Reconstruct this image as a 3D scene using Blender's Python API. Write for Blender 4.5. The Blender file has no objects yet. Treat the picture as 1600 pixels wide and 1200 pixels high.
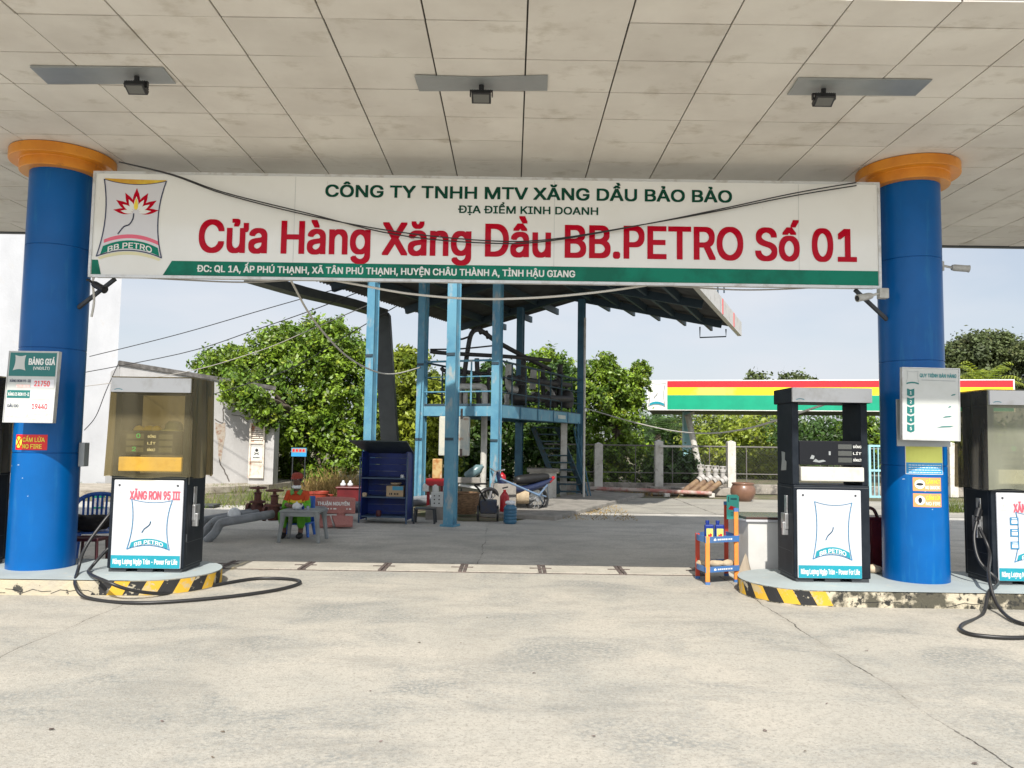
import bpy, bmesh, math, random
import numpy as np
from mathutils import Vector, Matrix, Euler, geometry
random.seed(7); np.random.seed(7)
S = bpy.context.scene
COL = S.collection
R = math.radians
PI = math.pi

# ------------------------------------------------------------------ camera
FPX = 1200.0; HC = 1.6
PIT = math.atan(86 / FPX); ROL = 0.0147
FW = Vector((0, math.cos(PIT), math.sin(PIT)))
_r0 = Vector((1, 0, 0)); _u0 = _r0.cross(FW)
RT = _r0 * math.cos(ROL) + _u0 * math.sin(ROL)
UP = _u0 * math.cos(ROL) - _r0 * math.sin(ROL)
cam = bpy.data.cameras.new('camera')
cam_o = bpy.data.objects.new('camera', cam); COL.objects.link(cam_o)
cam.sensor_width = 36; cam.lens = 36 * FPX / 1600
cam.clip_start = 0.05; cam.clip_end = 3000
cam_o.matrix_world = Matrix(((RT.x, UP.x, -FW.x, 0), (RT.y, UP.y, -FW.y, 0), (RT.z, UP.z, -FW.z, HC), (0, 0, 0, 1)))
S.camera = cam_o

# ------------------------------------------------------------------ light
SUN_EL = R(44.5); SUN_AZ = R(3.0)      # the sun stands behind the camera, a little to the left
to_sun = Vector((-math.sin(SUN_AZ) * math.cos(SUN_EL), -math.cos(SUN_AZ) * math.cos(SUN_EL), math.sin(SUN_EL)))
sl = bpy.data.lights.new('sun', 'SUN'); sl.energy = 4.3; sl.angle = R(0.9); sl.color = (1, 0.945, 0.86)
so = bpy.data.objects.new('sun', sl); COL.objects.link(so)
so.rotation_euler = (-to_sun).to_track_quat('-Z', 'Y').to_euler()
W = bpy.data.worlds.new('World'); S.world = W; W.use_nodes = True
nt = W.node_tree; nt.nodes.clear()
wo = nt.nodes.new('ShaderNodeOutputWorld'); bg = nt.nodes.new('ShaderNodeBackground')
sky = nt.nodes.new('ShaderNodeTexSky'); sky.sky_type = 'NISHITA'; sky.sun_disc = False
sky.sun_elevation = SUN_EL; sky.sun_rotation = PI + SUN_AZ
sky.air_density = 1.0; sky.dust_density = 1.5; sky.ozone_density = 1.0
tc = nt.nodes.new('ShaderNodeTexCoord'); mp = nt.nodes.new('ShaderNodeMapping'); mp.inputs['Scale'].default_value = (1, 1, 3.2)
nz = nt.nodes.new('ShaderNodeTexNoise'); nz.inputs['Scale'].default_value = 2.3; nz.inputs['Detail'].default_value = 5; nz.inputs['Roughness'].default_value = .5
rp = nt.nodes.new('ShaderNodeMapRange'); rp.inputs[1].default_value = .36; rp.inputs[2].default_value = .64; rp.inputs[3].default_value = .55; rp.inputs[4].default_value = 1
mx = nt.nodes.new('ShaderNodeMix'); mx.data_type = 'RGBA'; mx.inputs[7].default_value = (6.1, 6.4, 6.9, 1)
L = nt.links.new
L(tc.outputs['Generated'], mp.inputs[0]); L(mp.outputs[0], nz.inputs['Vector']); L(nz.outputs['Fac'], rp.inputs[0])
# sky brightened on the sun's side, behind the camera, as added fill light
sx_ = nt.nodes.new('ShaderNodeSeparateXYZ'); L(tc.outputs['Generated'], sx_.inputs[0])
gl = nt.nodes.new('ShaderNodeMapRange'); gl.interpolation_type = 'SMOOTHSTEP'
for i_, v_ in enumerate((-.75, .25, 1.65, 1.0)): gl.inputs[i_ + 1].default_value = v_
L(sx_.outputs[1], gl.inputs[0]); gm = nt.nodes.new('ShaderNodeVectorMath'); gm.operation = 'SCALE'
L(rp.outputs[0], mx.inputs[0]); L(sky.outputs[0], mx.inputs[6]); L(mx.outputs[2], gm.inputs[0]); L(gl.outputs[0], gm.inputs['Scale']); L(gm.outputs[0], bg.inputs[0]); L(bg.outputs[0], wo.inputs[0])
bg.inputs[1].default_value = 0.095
S.view_settings.view_transform = 'Standard'; S.view_settings.look = 'None'
S.view_settings.exposure = 0.42; S.view_settings.gamma = 1
S.cycles.max_bounces = 8; S.cycles.diffuse_bounces = 4; S.cycles.transparent_max_bounces = 16
S.cycles.use_denoising = True

# ------------------------------------------------------------------ reading places off the photograph
def ray(x, y): return FW + RT * ((x - 800) / FPX) - UP * ((y - 600) / FPX)
def P(x, y, Y):
    d = ray(x, y); return Vector((0, 0, HC)) + d * (Y / d.y)
def G(x, y, z=0.0):
    d = ray(x, y); return Vector((0, 0, HC)) + d * ((z - HC) / d.z)

# ------------------------------------------------------------------ materials
MATS = {}
def mat(name, c, c2=None, scale=4, lo=.42, hi=.66, c3=None, scale3=20, lo3=.55, hi3=.7, rough=.6, metal=0, spec=.5,
        bump=0, bscale=60, coat=0, stretch=(1, 1, 1), stretch3=None, trans=0, island=0, alpha=1, detail=6):
    m = bpy.data.materials.new(name); m.use_nodes = True
    t = m.node_tree; b = t.nodes['Principled BSDF']; l = t.links.new
    b.inputs['Roughness'].default_value = rough; b.inputs['Metallic'].default_value = metal
    b.inputs['Specular IOR Level'].default_value = spec
    b.inputs['Coat Weight'].default_value = coat; b.inputs['Coat Roughness'].default_value = .08
    b.inputs['Base Color'].default_value = (*c, 1)
    tcn = t.nodes.new('ShaderNodeTexCoord'); src = None
    def noise(sc, st, d=detail):
        mpn = t.nodes.new('ShaderNodeMapping'); mpn.inputs['Scale'].default_value = st
        l(tcn.outputs['Object'], mpn.inputs[0])
        n = t.nodes.new('ShaderNodeTexNoise'); n.inputs['Scale'].default_value = sc; n.inputs['Detail'].default_value = d
        n.inputs['Roughness'].default_value = .6
        l(mpn.outputs[0], n.inputs['Vector']); return n.outputs['Fac']
    def mixc(fac, a, bcol, l0, h0):
        r = t.nodes.new('ShaderNodeMapRange'); r.inputs[1].default_value = l0; r.inputs[2].default_value = h0
        l(fac, r.inputs[0])
        k = t.nodes.new('ShaderNodeMix'); k.data_type = 'RGBA'
        l(r.outputs[0], k.inputs[0])
        if isinstance(a, tuple): k.inputs[6].default_value = (*a, 1)
        else: l(a, k.inputs[6])
        k.inputs[7].default_value = (*bcol, 1)
        return k.outputs[2]
    out = c
    if c2: out = mixc(noise(scale, stretch), out, c2, lo, hi)
    if c3: out = mixc(noise(scale3, stretch3 or stretch), out, c3, lo3, hi3)
    if island:
        g = t.nodes.new('ShaderNodeNewGeometry')
        h = t.nodes.new('ShaderNodeHueSaturation')
        r = t.nodes.new('ShaderNodeMapRange'); r.inputs[3].default_value = 1 - island; r.inputs[4].default_value = 1 + island
        l(g.outputs['Random Per Island'], r.inputs[0]); l(r.outputs[0], h.inputs['Value'])
        if isinstance(out, tuple): h.inputs['Color'].default_value = (*out, 1)
        else: l(out, h.inputs['Color'])
        out = h.outputs[0]
    if not isinstance(out, tuple): l(out, b.inputs['Base Color'])
    if bump:
        bn = t.nodes.new('ShaderNodeBump'); bn.inputs['Strength'].default_value = bump; bn.inputs['Distance'].default_value = .02
        l(noise(bscale, (1, 1, 1), 4), bn.inputs['Height']); l(bn.outputs[0], b.inputs['Normal'])
    if trans:
        o = t.nodes['Material Output']; tr = t.nodes.new('ShaderNodeBsdfTranslucent'); ms = t.nodes.new('ShaderNodeMixShader')
        ms.inputs[0].default_value = trans
        if isinstance(out, tuple): tr.inputs[0].default_value = (*out, 1)
        else: l(out, tr.inputs[0])
        l(b.outputs[0], ms.inputs[1]); l(tr.outputs[0], ms.inputs[2]); l(ms.outputs[0], o.inputs[0])
    MATS[name] = m
    return m

def see_through(name, tint, body, k_body, rough=.25, scale=3, gloss=.12):
    """plastic film: tinted transparency mixed with a dusty body"""
    m = bpy.data.materials.new(name); m.use_nodes = True; t = m.node_tree; t.nodes.clear(); l = t.links.new
    o = t.nodes.new('ShaderNodeOutputMaterial'); a = t.nodes.new('ShaderNodeBsdfTransparent'); a.inputs[0].default_value = (*tint, 1)
    d = t.nodes.new('ShaderNodeBsdfPrincipled'); d.inputs['Base Color'].default_value = (*body, 1); d.inputs['Roughness'].default_value = rough
    n = t.nodes.new('ShaderNodeTexNoise'); n.inputs['Scale'].default_value = scale; n.inputs['Detail'].default_value = 5
    tcn = t.nodes.new('ShaderNodeTexCoord'); mpn = t.nodes.new('ShaderNodeMapping'); mpn.inputs['Scale'].default_value = (1, 1, .35)
    l(tcn.outputs['Object'], mpn.inputs[0]); l(mpn.outputs[0], n.inputs['Vector'])
    r = t.nodes.new('ShaderNodeMapRange'); r.inputs[1].default_value = .3; r.inputs[2].default_value = .75
    r.inputs[3].default_value = max(0, k_body - .12); r.inputs[4].default_value = k_body + .18
    l(n.outputs['Fac'], r.inputs[0])
    s = t.nodes.new('ShaderNodeMixShader'); l(r.outputs[0], s.inputs[0]); l(a.outputs[0], s.inputs[1]); l(d.outputs[0], s.inputs[2])
    l(s.outputs[0], o.inputs[0]); MATS[name] = m
    return m

# ------------------------------------------------------------------ mesh helpers
class MB:
    def __init__(self): self.v = []; self.f = []; self.s = []
    def add(self, vs, fs, s=0):
        n = len(self.v); self.v += [tuple(p) for p in vs]
        for f in fs: self.f.append(tuple(i + n for i in f)); self.s.append(s)
        return self
    def box(self, x0, x1, y0, y1, z0, z1, s=0, M=None):
        vs = [Vector((x, y, z)) for z in (z0, z1) for y in (y0, y1) for x in (x0, x1)]
        if M is not None: vs = [M @ p for p in vs]
        return self.add(vs, [(0, 2, 3, 1), (4, 5, 7, 6), (0, 1, 5, 4), (2, 6, 7, 3), (0, 4, 6, 2), (1, 3, 7, 5)], s)
    def beam(self, a, b, w, h, s=0, up=(0, 0, 1)):
        a = Vector(a); b = Vector(b); d = (b - a); ln = d.length; d.normalize()
        u = Vector(up)
        if abs(d.dot(u)) > .98: u = Vector((0, 1, 0))
        r = d.cross(u).normalized(); u = r.cross(d).normalized()
        M = Matrix(((r.x, d.x, u.x, a.x), (r.y, d.y, u.y, a.y), (r.z, d.z, u.z, a.z), (0, 0, 0, 1)))
        return self.box(-w / 2, w / 2, 0, ln, -h / 2, h / 2, s, M)
    def tube(self, pts, r, n=8, s=0, cap=True):
        pts = [Vector(p) for p in pts]; m = len(pts)
        rad = r if isinstance(r, (list, tuple)) else [r] * m
        vs = []; prev = None
        for i, p in enumerate(pts):
            d = (pts[min(i + 1, m - 1)] - pts[max(i - 1, 0)])
            if d.length < 1e-9: d = Vector((0, 0, 1))
            d.normalize()
            if prev is None:
                a = Vector((0, 0, 1)) if abs(d.z) < .9 else Vector((1, 0, 0))
                x = d.cross(a).normalized()
            else:
                x = prev - d * prev.dot(d)
                if x.length < 1e-6: x = d.orthogonal()
                x.normalize()
            prev = x; y = d.cross(x)
            for k in range(n):
                t = 2 * PI * k / n
                vs.append(p + (x * math.cos(t) + y * math.sin(t)) * rad[i])
        fs = []
        for i in range(m - 1):
            for k in range(n):
                q = (k + 1) % n
                fs.append((i * n + k, i * n + q, (i + 1) * n + q, (i + 1) * n + k))
        if cap: fs.append(tuple(range(n))[::-1]); fs.append(tuple((m - 1) * n + k for k in range(n)))
        return self.add(vs, fs, s)
    def lathe(self, prof, c=(0, 0, 0), n=32, s=0, M=None, sx=1, sy=1):
        c = Vector(c); vs = []
        for r, z in prof:
            for k in range(n):
                t = 2 * PI * k / n; p = Vector((r * math.cos(t) * sx, r * math.sin(t) * sy, z))
                if M is not None: p = M @ p
                vs.append(p + c)
        fs = []
        for i in range(len(prof) - 1):
            for k in range(n):
                q = (k + 1) % n; fs.append((i * n + k, i * n + q, (i + 1) * n + q, (i + 1) * n + k))
        fs.append(tuple(range(n))[::-1]); fs.append(tuple((len(prof) - 1) * n + k for k in range(n)))
        return self.add(vs, fs, s)
    def prism(self, poly, z0, z1, s=0, M=None):
        n = len(poly); vs = [Vector((x, y, z0)) for x, y in poly] + [Vector((x, y, z1)) for x, y in poly]
        if M is not None: vs = [M @ p for p in vs]
        fs = [tuple(range(n))[::-1], tuple(range(n, 2 * n))] + [(i, (i + 1) % n, n + (i + 1) % n, n + i) for i in range(n)]
        return self.add(vs, fs, s)
    def build(self, name, m, parent=None, bevel=0, smooth=False, fix=True, solid=0):
        me = bpy.data.meshes.new(name); me.from_pydata(self.v, [], self.f)
        for k in (m if isinstance(m, (list, tuple)) else [m]): me.materials.append(MATS[k] if isinstance(k, str) else k)
        if len(me.materials) > 1: me.polygons.foreach_set('material_index', self.s)
        if fix:
            bm = bmesh.new(); bm.from_mesh(me); bmesh.ops.recalc_face_normals(bm, faces=bm.faces); bm.to_mesh(me); bm.free()
        o = bpy.data.objects.new(name, me); COL.objects.link(o)
        if smooth:
            me.polygons.foreach_set('use_smooth', [True] * len(me.polygons))
            if smooth != 'all': me.set_sharp_from_angle(angle=R(38))
        if bevel:
            b = o.modifiers.new('bevel', 'BEVEL'); b.width = bevel; b.segments = 2; b.limit_method = 'ANGLE'; b.angle_limit = R(40)
        if solid:
            b = o.modifiers.new('solid', 'SOLIDIFY'); b.thickness = solid; b.offset = 0
        if parent: attach(o, parent)
        return o

def attach(o, parent):
    o.parent = parent
    M = Matrix.Translation(parent.location); q = parent.parent
    if parent.type == 'MESH': M = Matrix.Identity(4)
    o.matrix_parent_inverse = M.inverted()

def tag(o, label=None, cat=None, group=None, kind=None):
    if label: o['label'] = label
    if cat: o['category'] = cat
    if group: o['group'] = group
    if kind: o['kind'] = kind
    return o

def thing(name, loc, label, cat, group=None):
    o = bpy.data.objects.new(name, None); COL.objects.link(o); o.location = Vector(loc); o.empty_display_size = .2
    return tag(o, label, cat, group)

def kids(o): return [c for c in bpy.data.objects if c.parent == o]
def copy_tree(o, parent=None):
    c = o.copy(); COL.objects.link(c)
    if parent: c.parent = parent
    for k in kids(o): copy_tree(k, c)
    return c

def smooth_path(pts, k=6):
    pts = [Vector(p) for p in pts]; out = []
    for i in range(len(pts) - 1):
        p0 = pts[max(i - 1, 0)]; p1 = pts[i]; p2 = pts[i + 1]; p3 = pts[min(i + 2, len(pts) - 1)]
        for j in range(k):
            t = j / k
            out.append(.5 * ((2 * p1) + (p2 - p0) * t + (2 * p0 - 5 * p1 + 4 * p2 - p3) * t * t + (3 * p1 - p0 - 3 * p2 + p3) * t ** 3))
    out.append(pts[-1]); return out

# surfaces that writing and stickers lie on
class Flat:
    def __init__(s, o, r=(1, 0, 0), u=(0, 0, 1)):
        s.o = Vector(o); s.r = Vector(r).normalized(); s.u = Vector(u).normalized(); s.n = s.r.cross(s.u).normalized()
    def pt(s, x, y, k=0): return s.o + s.r * x + s.u * y + s.n * k
class Round:
    """x runs along the circumference from the angle a0 (0 = facing the camera side)"""
    def __init__(s, c, rad, a0=0, z0=0): s.c = Vector(c); s.R = rad; s.a = a0; s.z = z0
    def pt(s, x, y, k=0):
        t = s.a + x / s.R
        return Vector((s.c.x + (s.R + k) * math.sin(t), s.c.y - (s.R + k) * math.cos(t), s.z + y))

try:      # the sans serif that ships with Blender; without it the built-in font writes the same words
    FONT = bpy.data.fonts.load(bpy.utils.system_resource('DATAFILES', path='fonts') + '/Inter.woff2')
except Exception:
    FONT = None
_GL = {}
def glyphs(body, bold):
    if body in _GL: return _GL[body]
    cu = bpy.data.curves.new('text', 'FONT'); cu.body = body
    if FONT: cu.font = FONT
    ob = bpy.data.objects.new('text', cu); COL.objects.link(ob)
    crv = ob.to_curve(bpy.context.evaluated_depsgraph_get()); loops = []
    for sp in crv.splines:
        bp = sp.bezier_points; n = len(bp); pts = []
        if n < 2: continue
        for q in range(n):
            p0, p1 = bp[q], bp[(q + 1) % n]
            straight = (p0.handle_right - p0.co).length < 1e-5 or ((p1.co - p0.co).normalized() - (p0.handle_right - p0.co).normalized()).length < 1e-3 and ((p1.co - p0.co).normalized() - (p1.co - p1.handle_left).normalized()).length < 1e-3
            seg = [p0.co] if straight else geometry.interpolate_bezier(p0.co, p0.handle_right, p1.handle_left, p1.co, 6)[:-1]
            pts += [(v.x, v.y) for v in seg]
        loops.append(pts)
    ob.to_curve_clear(); bpy.data.objects.remove(ob); bpy.data.curves.remove(cu)
    flat = [p for l_ in loops for p in l_]; edges = []; k = 0
    for l_ in loops: edges += [(k + q, k + (q + 1) % len(l_)) for q in range(len(l_))]; k += len(l_)
    vo, _, fo, *_ = geometry.delaunay_2d_cdt([Vector(p) for p in flat], edges, [], 0, 1e-6)
    V = np.array([(v.x, v.y) for v in vo]); T = np.array([list(f) for f in fo if len(f) == 3]); C = V[T].mean(1)
    E0 = np.array([flat[e[0]] for e in edges]); E1 = np.array([flat[e[1]] for e in edges]); wn = np.zeros(len(C))
    for s0 in range(0, len(C), 2000):     # keep the triangles that lie inside the outlines (non-zero winding)
        c_ = C[s0:s0 + 2000][:, None]; up = (E0[:, 1] <= c_[..., 1]) & (E1[:, 1] > c_[..., 1]); dn = (E0[:, 1] > c_[..., 1]) & (E1[:, 1] <= c_[..., 1])
        cr = (E1[:, 0] - E0[:, 0]) * (c_[..., 1] - E0[:, 1]) - (c_[..., 0] - E0[:, 0]) * (E1[:, 1] - E0[:, 1])
        wn[s0:s0 + 2000] = (up & (cr > 0)).sum(1) - (dn & (cr < 0)).sum(1)
    T = T[wn != 0]; used = np.unique(T); idx = np.full(len(V), -1); idx[used] = np.arange(len(used))
    _GL[body] = ([tuple(p) for p in V[used]], [tuple(int(q) for q in idx[t]) for t in T]); return _GL[body]
CAPH = max(y for x, y in glyphs('H', 0)[0])
def lettering(mb, fr, body, x0, x1, y0, cap, k=.004, bold=.022, s=0, arc=0):
    """writes body between x0 and x1 with its baseline at y0"""
    vs, fs = glyphs(body, bold)
    a = min(x for x, y in vs); b = max(x for x, y in vs); sx = (x1 - x0) / (b - a); sy = cap / CAPH
    sh = [(0, 0)] if bold < .005 else [(0, 0)] + [(bold * p, bold * q * .7) for p, q in ((-1, -1), (1, -1), (1, 1), (-1, 1), (0, 1), (0, -1), (1, 0), (-1, 0))]
    for j, (ex, ey) in enumerate(sh):      # heavier strokes: the same letters laid round themselves, a hair apart
        pts = []
        for x, y in vs:
            X = x0 + (x - a) * sx + ex * sy; q = (X - (x0 + x1) / 2) / ((x1 - x0) / 2)
            pts.append(fr.pt(X, y0 + (y + ey) * sy + arc * (1 - q * q), k + .00012 * j))
        mb.add(pts, fs, s)
    return mb
def decal(mb, fr, poly, k=.002, s=0, t=None):
    """a sheet of film (or, with t, a plate t thick) lying on fr"""
    n = len(poly); fv = [fr.pt(x, y, k) for x, y in poly]
    mb.add(fv, [tuple(range(n))], s)
    return mb
def rect(x0, x1, y0, y1, n=1):
    if n == 1: return [(x0, y0), (x1, y0), (x1, y1), (x0, y1)]
    return [(x0 + (x1 - x0) * i / n, y0) for i in range(n + 1)] + [(x1 - (x1 - x0) * i / n, y1) for i in range(n + 1)]
def strip(mb, fr, x0, x1, y0, y1, k=.002, s=0, n=8):
    """the same, in narrow columns, for round surfaces"""
    for i in range(n):
        a = x0 + (x1 - x0) * i / n; b = x0 + (x1 - x0) * (i + 1) / n
        mb.add([fr.pt(a, y0, k), fr.pt(b, y0, k), fr.pt(b, y1, k), fr.pt(a, y1, k)], [(0, 1, 2, 3)], s)
    return mb
def stroke(mb, fr, pts, w, k=.003, s=0):
    """a line of width w through pts"""
    for i in range(len(pts) - 1):
        (ax, ay), (bx, by) = pts[i], pts[i + 1]; dx, dy = bx - ax, by - ay; ln = math.hypot(dx, dy) or 1
        nx, ny = -dy / ln * w / 2, dx / ln * w / 2; ex, ey = dx / ln * w * .3, dy / ln * w * .3
        mb.add([fr.pt(ax + nx - ex, ay + ny - ey, k), fr.pt(ax - nx - ex, ay - ny - ey, k), fr.pt(bx - nx + ex, by - ny + ey, k), fr.pt(bx + nx + ex, by + ny + ey, k)], [(0, 1, 2, 3)], s)
    return mb
def arcpts(x0, y0, x1, y1, sag, n=10, vert=False):
    out = []
    for i in range(n + 1):
        t = i / n; q = 4 * t * (1 - t) * sag
        out.append((x0 + (x1 - x0) * t + (q if vert else 0), y0 + (y1 - y0) * t + (0 if vert else q)))
    return out

# ------------------------------------------------------------------ foliage
def quads(name, V, m, parent=None):
    """V: (n,4,3) array of leaf corners"""
    n = len(V); me = bpy.data.meshes.new(name)
    me.vertices.add(n * 4); me.vertices.foreach_set('co', V.reshape(-1).astype(np.float32))
    me.loops.add(n * 4); me.loops.foreach_set('vertex_index', np.arange(n * 4, dtype=np.int32))
    me.polygons.add(n); me.polygons.foreach_set('loop_start', np.arange(0, n * 4, 4, dtype=np.int32))
    me.polygons.foreach_set('loop_total', np.full(n, 4, dtype=np.int32))
    me.update(calc_edges=True); me.validate()
    me.materials.append(MATS[m])
    o = bpy.data.objects.new(name, me); COL.objects.link(o)
    if parent: attach(o, parent)
    return o
def leaf_cloud(blobs, n, size, rng, clumps=50, spread=.28, up=.5, shell=(.55, 1.05), aspect=.5, floor=None):
    w = np.array([(b[3] * b[4] * b[5]) ** .66 for b in blobs]); w /= w.sum(); out = []
    for b, k in zip(blobs, (w * n).astype(int)):
        c = np.array(b[:3]); r = np.array(b[3:6])
        d = rng.normal(size=(clumps, 3)); d /= np.linalg.norm(d, axis=1)[:, None]
        cc = c + d * r * rng.uniform(*shell, (clumps, 1)); cw = rng.uniform(.3, 1, clumps)
        idx = rng.integers(0, clumps, k)
        p = cc[idx] + rng.normal(size=(k, 3)) * (r.mean() * spread) * cw[idx][:, None]
        nrm = rng.normal(size=(k, 3)) * .8 + (p - c) / r * .5 + np.array([0, -.25, up])
        out.append((p, nrm))
    p = np.concatenate([o[0] for o in out]); nrm = np.concatenate([o[1] for o in out])
    if floor is not None:
        q = p[:, 2] > floor; p = p[q]; nrm = nrm[q]
    nrm /= np.linalg.norm(nrm, axis=1)[:, None]
    k = len(p); a = rng.normal(size=(k, 3)); a -= nrm * (a * nrm).sum(1)[:, None]; a /= np.linalg.norm(a, axis=1)[:, None]
    bvec = np.cross(nrm, a); L = size * rng.uniform(.5, 1.5, (k, 1))
    V = np.stack([p - a * L * .5, p + bvec * L * aspect * .5 - nrm * L * .05, p + a * L * .5 - nrm * L * .12, p - bvec * L * aspect * .5 - nrm * L * .05], 1)
    return V
def blades(rng, pts, h, w, lean=.5):
    k = len(pts); p = np.array(pts); a = rng.uniform(0, 2 * PI, k)
    d = np.stack([np.cos(a), np.sin(a), np.zeros(k)], 1); hh = h * rng.uniform(.45, 1.2, (k, 1)); ln = rng.normal(size=(k, 3)) * lean * hh
    ln[:, 2] = 0; top = p + ln + np.array([0, 0, 1.]) * hh
    return np.stack([p - d * w, p + d * w, top + d * w * .3, top - d * w * .3], 1)
def limbs(mb, base, h, r, tips, rng):
    base = Vector(base); top = base + Vector((rng.uniform(-.15, .15), rng.uniform(-.15, .15), h))
    mb.tube(smooth_path([base, base.lerp(top, .5) + Vector((rng.uniform(-.1, .1) * h * .2, 0, 0)), top], 4), [r * (1 - .4 * i / 8) for i in range(9)], 9)
    for t in tips:
        t = Vector(t); st = base.lerp(top, rng.uniform(.55, 1)); mid = st.lerp(t, .5) + Vector((0, 0, .12 * (t - st).length))
        mb.tube(smooth_path([st, mid, t], 4), [r * .5 * (1 - .8 * i / 8) for i in range(9)], 6)
def tree(name, base, h, r, blobs, n, size, leaf, label, cat='tree', seed=1, bark='bark', group=None, **kw):
    rng = np.random.default_rng(seed); root = thing(name, base, label, cat, group)
    mb = MB(); limbs(mb, base, h, r, [(b[0] + rng.uniform(-.3, .3) * b[3], b[1], b[2] + b[5] * .3) for b in blobs], rng)
    mb.build('trunk', bark, root, smooth='all')
    quads('crown', leaf_cloud(blobs, n, size, rng, **kw), leaf, root)
    return root
# ================================================================== materials in use
def ground_mat(name, base, stain, dark, joints=(), ylim=None, fine=.8):
    m = mat(name, base, stain, scale=.55, lo=.4, hi=.62, c3=tuple(x * .62 for x in base), scale3=38, lo3=.54, hi3=.72, rough=.85, bump=.35, bscale=70, spec=.25)
    t = m.node_tree; l = t.links.new; b = t.nodes['Principled BSDF']
    lk = b.inputs['Base Color'].links[0]; prev = lk.from_socket
    tcn = t.nodes.new('ShaderNodeTexCoord')
    def mixin(fac, col, prev):
        k = t.nodes.new('ShaderNodeMix'); k.data_type = 'RGBA'; l(fac, k.inputs[0]); l(prev, k.inputs[6]); k.inputs[7].default_value = (*col, 1); return k.outputs[2]
    def mr(v, a, b_, c=0, d=1):
        k = t.nodes.new('ShaderNodeMapRange'); l(v, k.inputs[0])
        for i, x in enumerate((a, b_, c, d)): k.inputs[i + 1].default_value = x
        return k.outputs[0]
    def nz(sc, st=(1, 1, 1), det=6, dist=0):
        mpn = t.nodes.new('ShaderNodeMapping'); mpn.inputs['Scale'].default_value = st; l(tcn.outputs['Object'], mpn.inputs[0])
        n = t.nodes.new('ShaderNodeTexNoise'); n.inputs['Scale'].default_value = sc; n.inputs['Detail'].default_value = det; n.inputs['Distortion'].default_value = dist
        n.inputs['Roughness'].default_value = .65; l(mpn.outputs[0], n.inputs['Vector']); return n.outputs['Fac']
    def mul(a, b_):
        k = t.nodes.new('ShaderNodeMath'); k.operation = 'MULTIPLY'
        for i, v in enumerate((a, b_)):
            if isinstance(v, float): k.inputs[i].default_value = v
            else: l(v, k.inputs[i])
        return k.outputs[0]
    # worn grey patches, broken up by the aggregate
    prev = mixin(mul(mr(nz(.9, (1, 1.5, 1), 7, .6), .46, .63), mr(nz(30, (1, 1, 1), 5), .38, .6, .12, 1.)), dark, prev)
    # streaks of dirt along the driving direction
    prev = mixin(mul(mr(nz(1.1, (.6, 1.5, 1), 6), .52, .72, 0, .45), 1.), tuple(x * .75 for x in dark), prev)
    # coarse mottling
    prev = mixin(mr(nz(13, (1, 1, 1), 8), .47, .68, 0, .5), tuple(x * .66 for x in base), prev)
    prev = mixin(mr(nz(42, (1, 1, 1), 4), .52, .68, 0, .65), tuple(x * .5 for x in base), prev)
    # aggregate: pale and dark grains
    prev = mixin(mr(nz(95, (1, 1, 1), 2), .62, .74, 0, fine), tuple(x * .32 for x in base), prev)
    prev = mixin(mr(nz(75, (1.3, 1, 1), 2), .63, .75, 0, fine * .8), tuple(min(1, x * 1.45) for x in base), prev)
    # wide faint stains left by tyres and spills
    prev = mixin(mr(nz(.38, (1.6, .5, 1), 4, 1.2), .5, .72, 0, .34), tuple(x * .62 for x in base), prev)
    prev = mixin(mr(nz(2.6, (1, 1, 1), 5, 1.5), .64, .72, 0, .4), tuple(x * .55 for x in base), prev)
    # sparse oil drops
    v = t.nodes.new('ShaderNodeTexVoronoi'); v.inputs['Scale'].default_value = 1.15; l(tcn.outputs['Object'], v.inputs['Vector'])
    prev = mixin(mr(v.outputs['Distance'], .008, .022, .5, 0), (.12, .11, .1), prev)
    sep = t.nodes.new('ShaderNodeSeparateXYZ'); l(tcn.outputs['Object'], sep.inputs[0])
    wob = nz(1.6, (1, 1, 1), 6)
    for ax, at, wd in joints:
        a = t.nodes.new('ShaderNodeMath'); a.operation = 'MULTIPLY_ADD'; l(wob, a.inputs[0]); a.inputs[1].default_value = .16; l(sep.outputs[ax], a.inputs[2])
        s = t.nodes.new('ShaderNodeMath'); s.operation = 'SUBTRACT'; l(a.outputs[0], s.inputs[0]); s.inputs[1].default_value = at + .08
        q = t.nodes.new('ShaderNodeMath'); q.operation = 'ABSOLUTE'; l(s.outputs[0], q.inputs[0])
        prev = mixin(mul(mr(q.outputs[0], .01, .09, .45, 0), mr(nz(5), .4, .6)), tuple(x * .6 for x in base), prev)
        prev = mixin(mul(mr(q.outputs[0], wd, wd * 2.5, .9, 0), mr(nz(1.7, (1, .8, 1), 6), .42, .54, .15, 1)), (.035, .03, .026), prev)
    l(prev, b.inputs['Base Color'])
    return m
ground_mat('concrete_forecourt', (.475, .445, .385), (.41, .395, .35), (.235, .245, .235), joints=((0, 2.52, .0032), (0, -3.62, .0015)))
ground_mat('concrete_yard', (.60, .575, .52), (.49, .47, .42), (.31, .305, .285), joints=((0, -.4, .0022), (1, 13.2, .003)), fine=.5)
ground_mat('concrete_slab', (.42, .4, .345), (.34, .325, .29), (.25, .245, .225), joints=((0, 4.6, .01), (1, 19.5, .01)), fine=.3)
mat('earth', (.2, .16, .11), (.11, .105, .06), 1.2, .4, .6, (.09, .12, .04), 2.5, .5, .62, rough=1, bump=.8, bscale=18)
mat('path', (.42, .38, .32), (.28, .25, .2), 2, .42, .6, (.15, .13, .1), 12, .56, .7, rough=.95, bump=.5, bscale=25)
mat('trench_slab', (.47, .44, .375), (.38, .355, .3), 3, .4, .65, (.3, .28, .24), 40, .55, .7, rough=.9, bump=.3)
mat('rusty_steel', (.19, .15, .135), (.1, .08, .07), 14, .4, .6, rough=.7, metal=.4, bump=.3)
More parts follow.
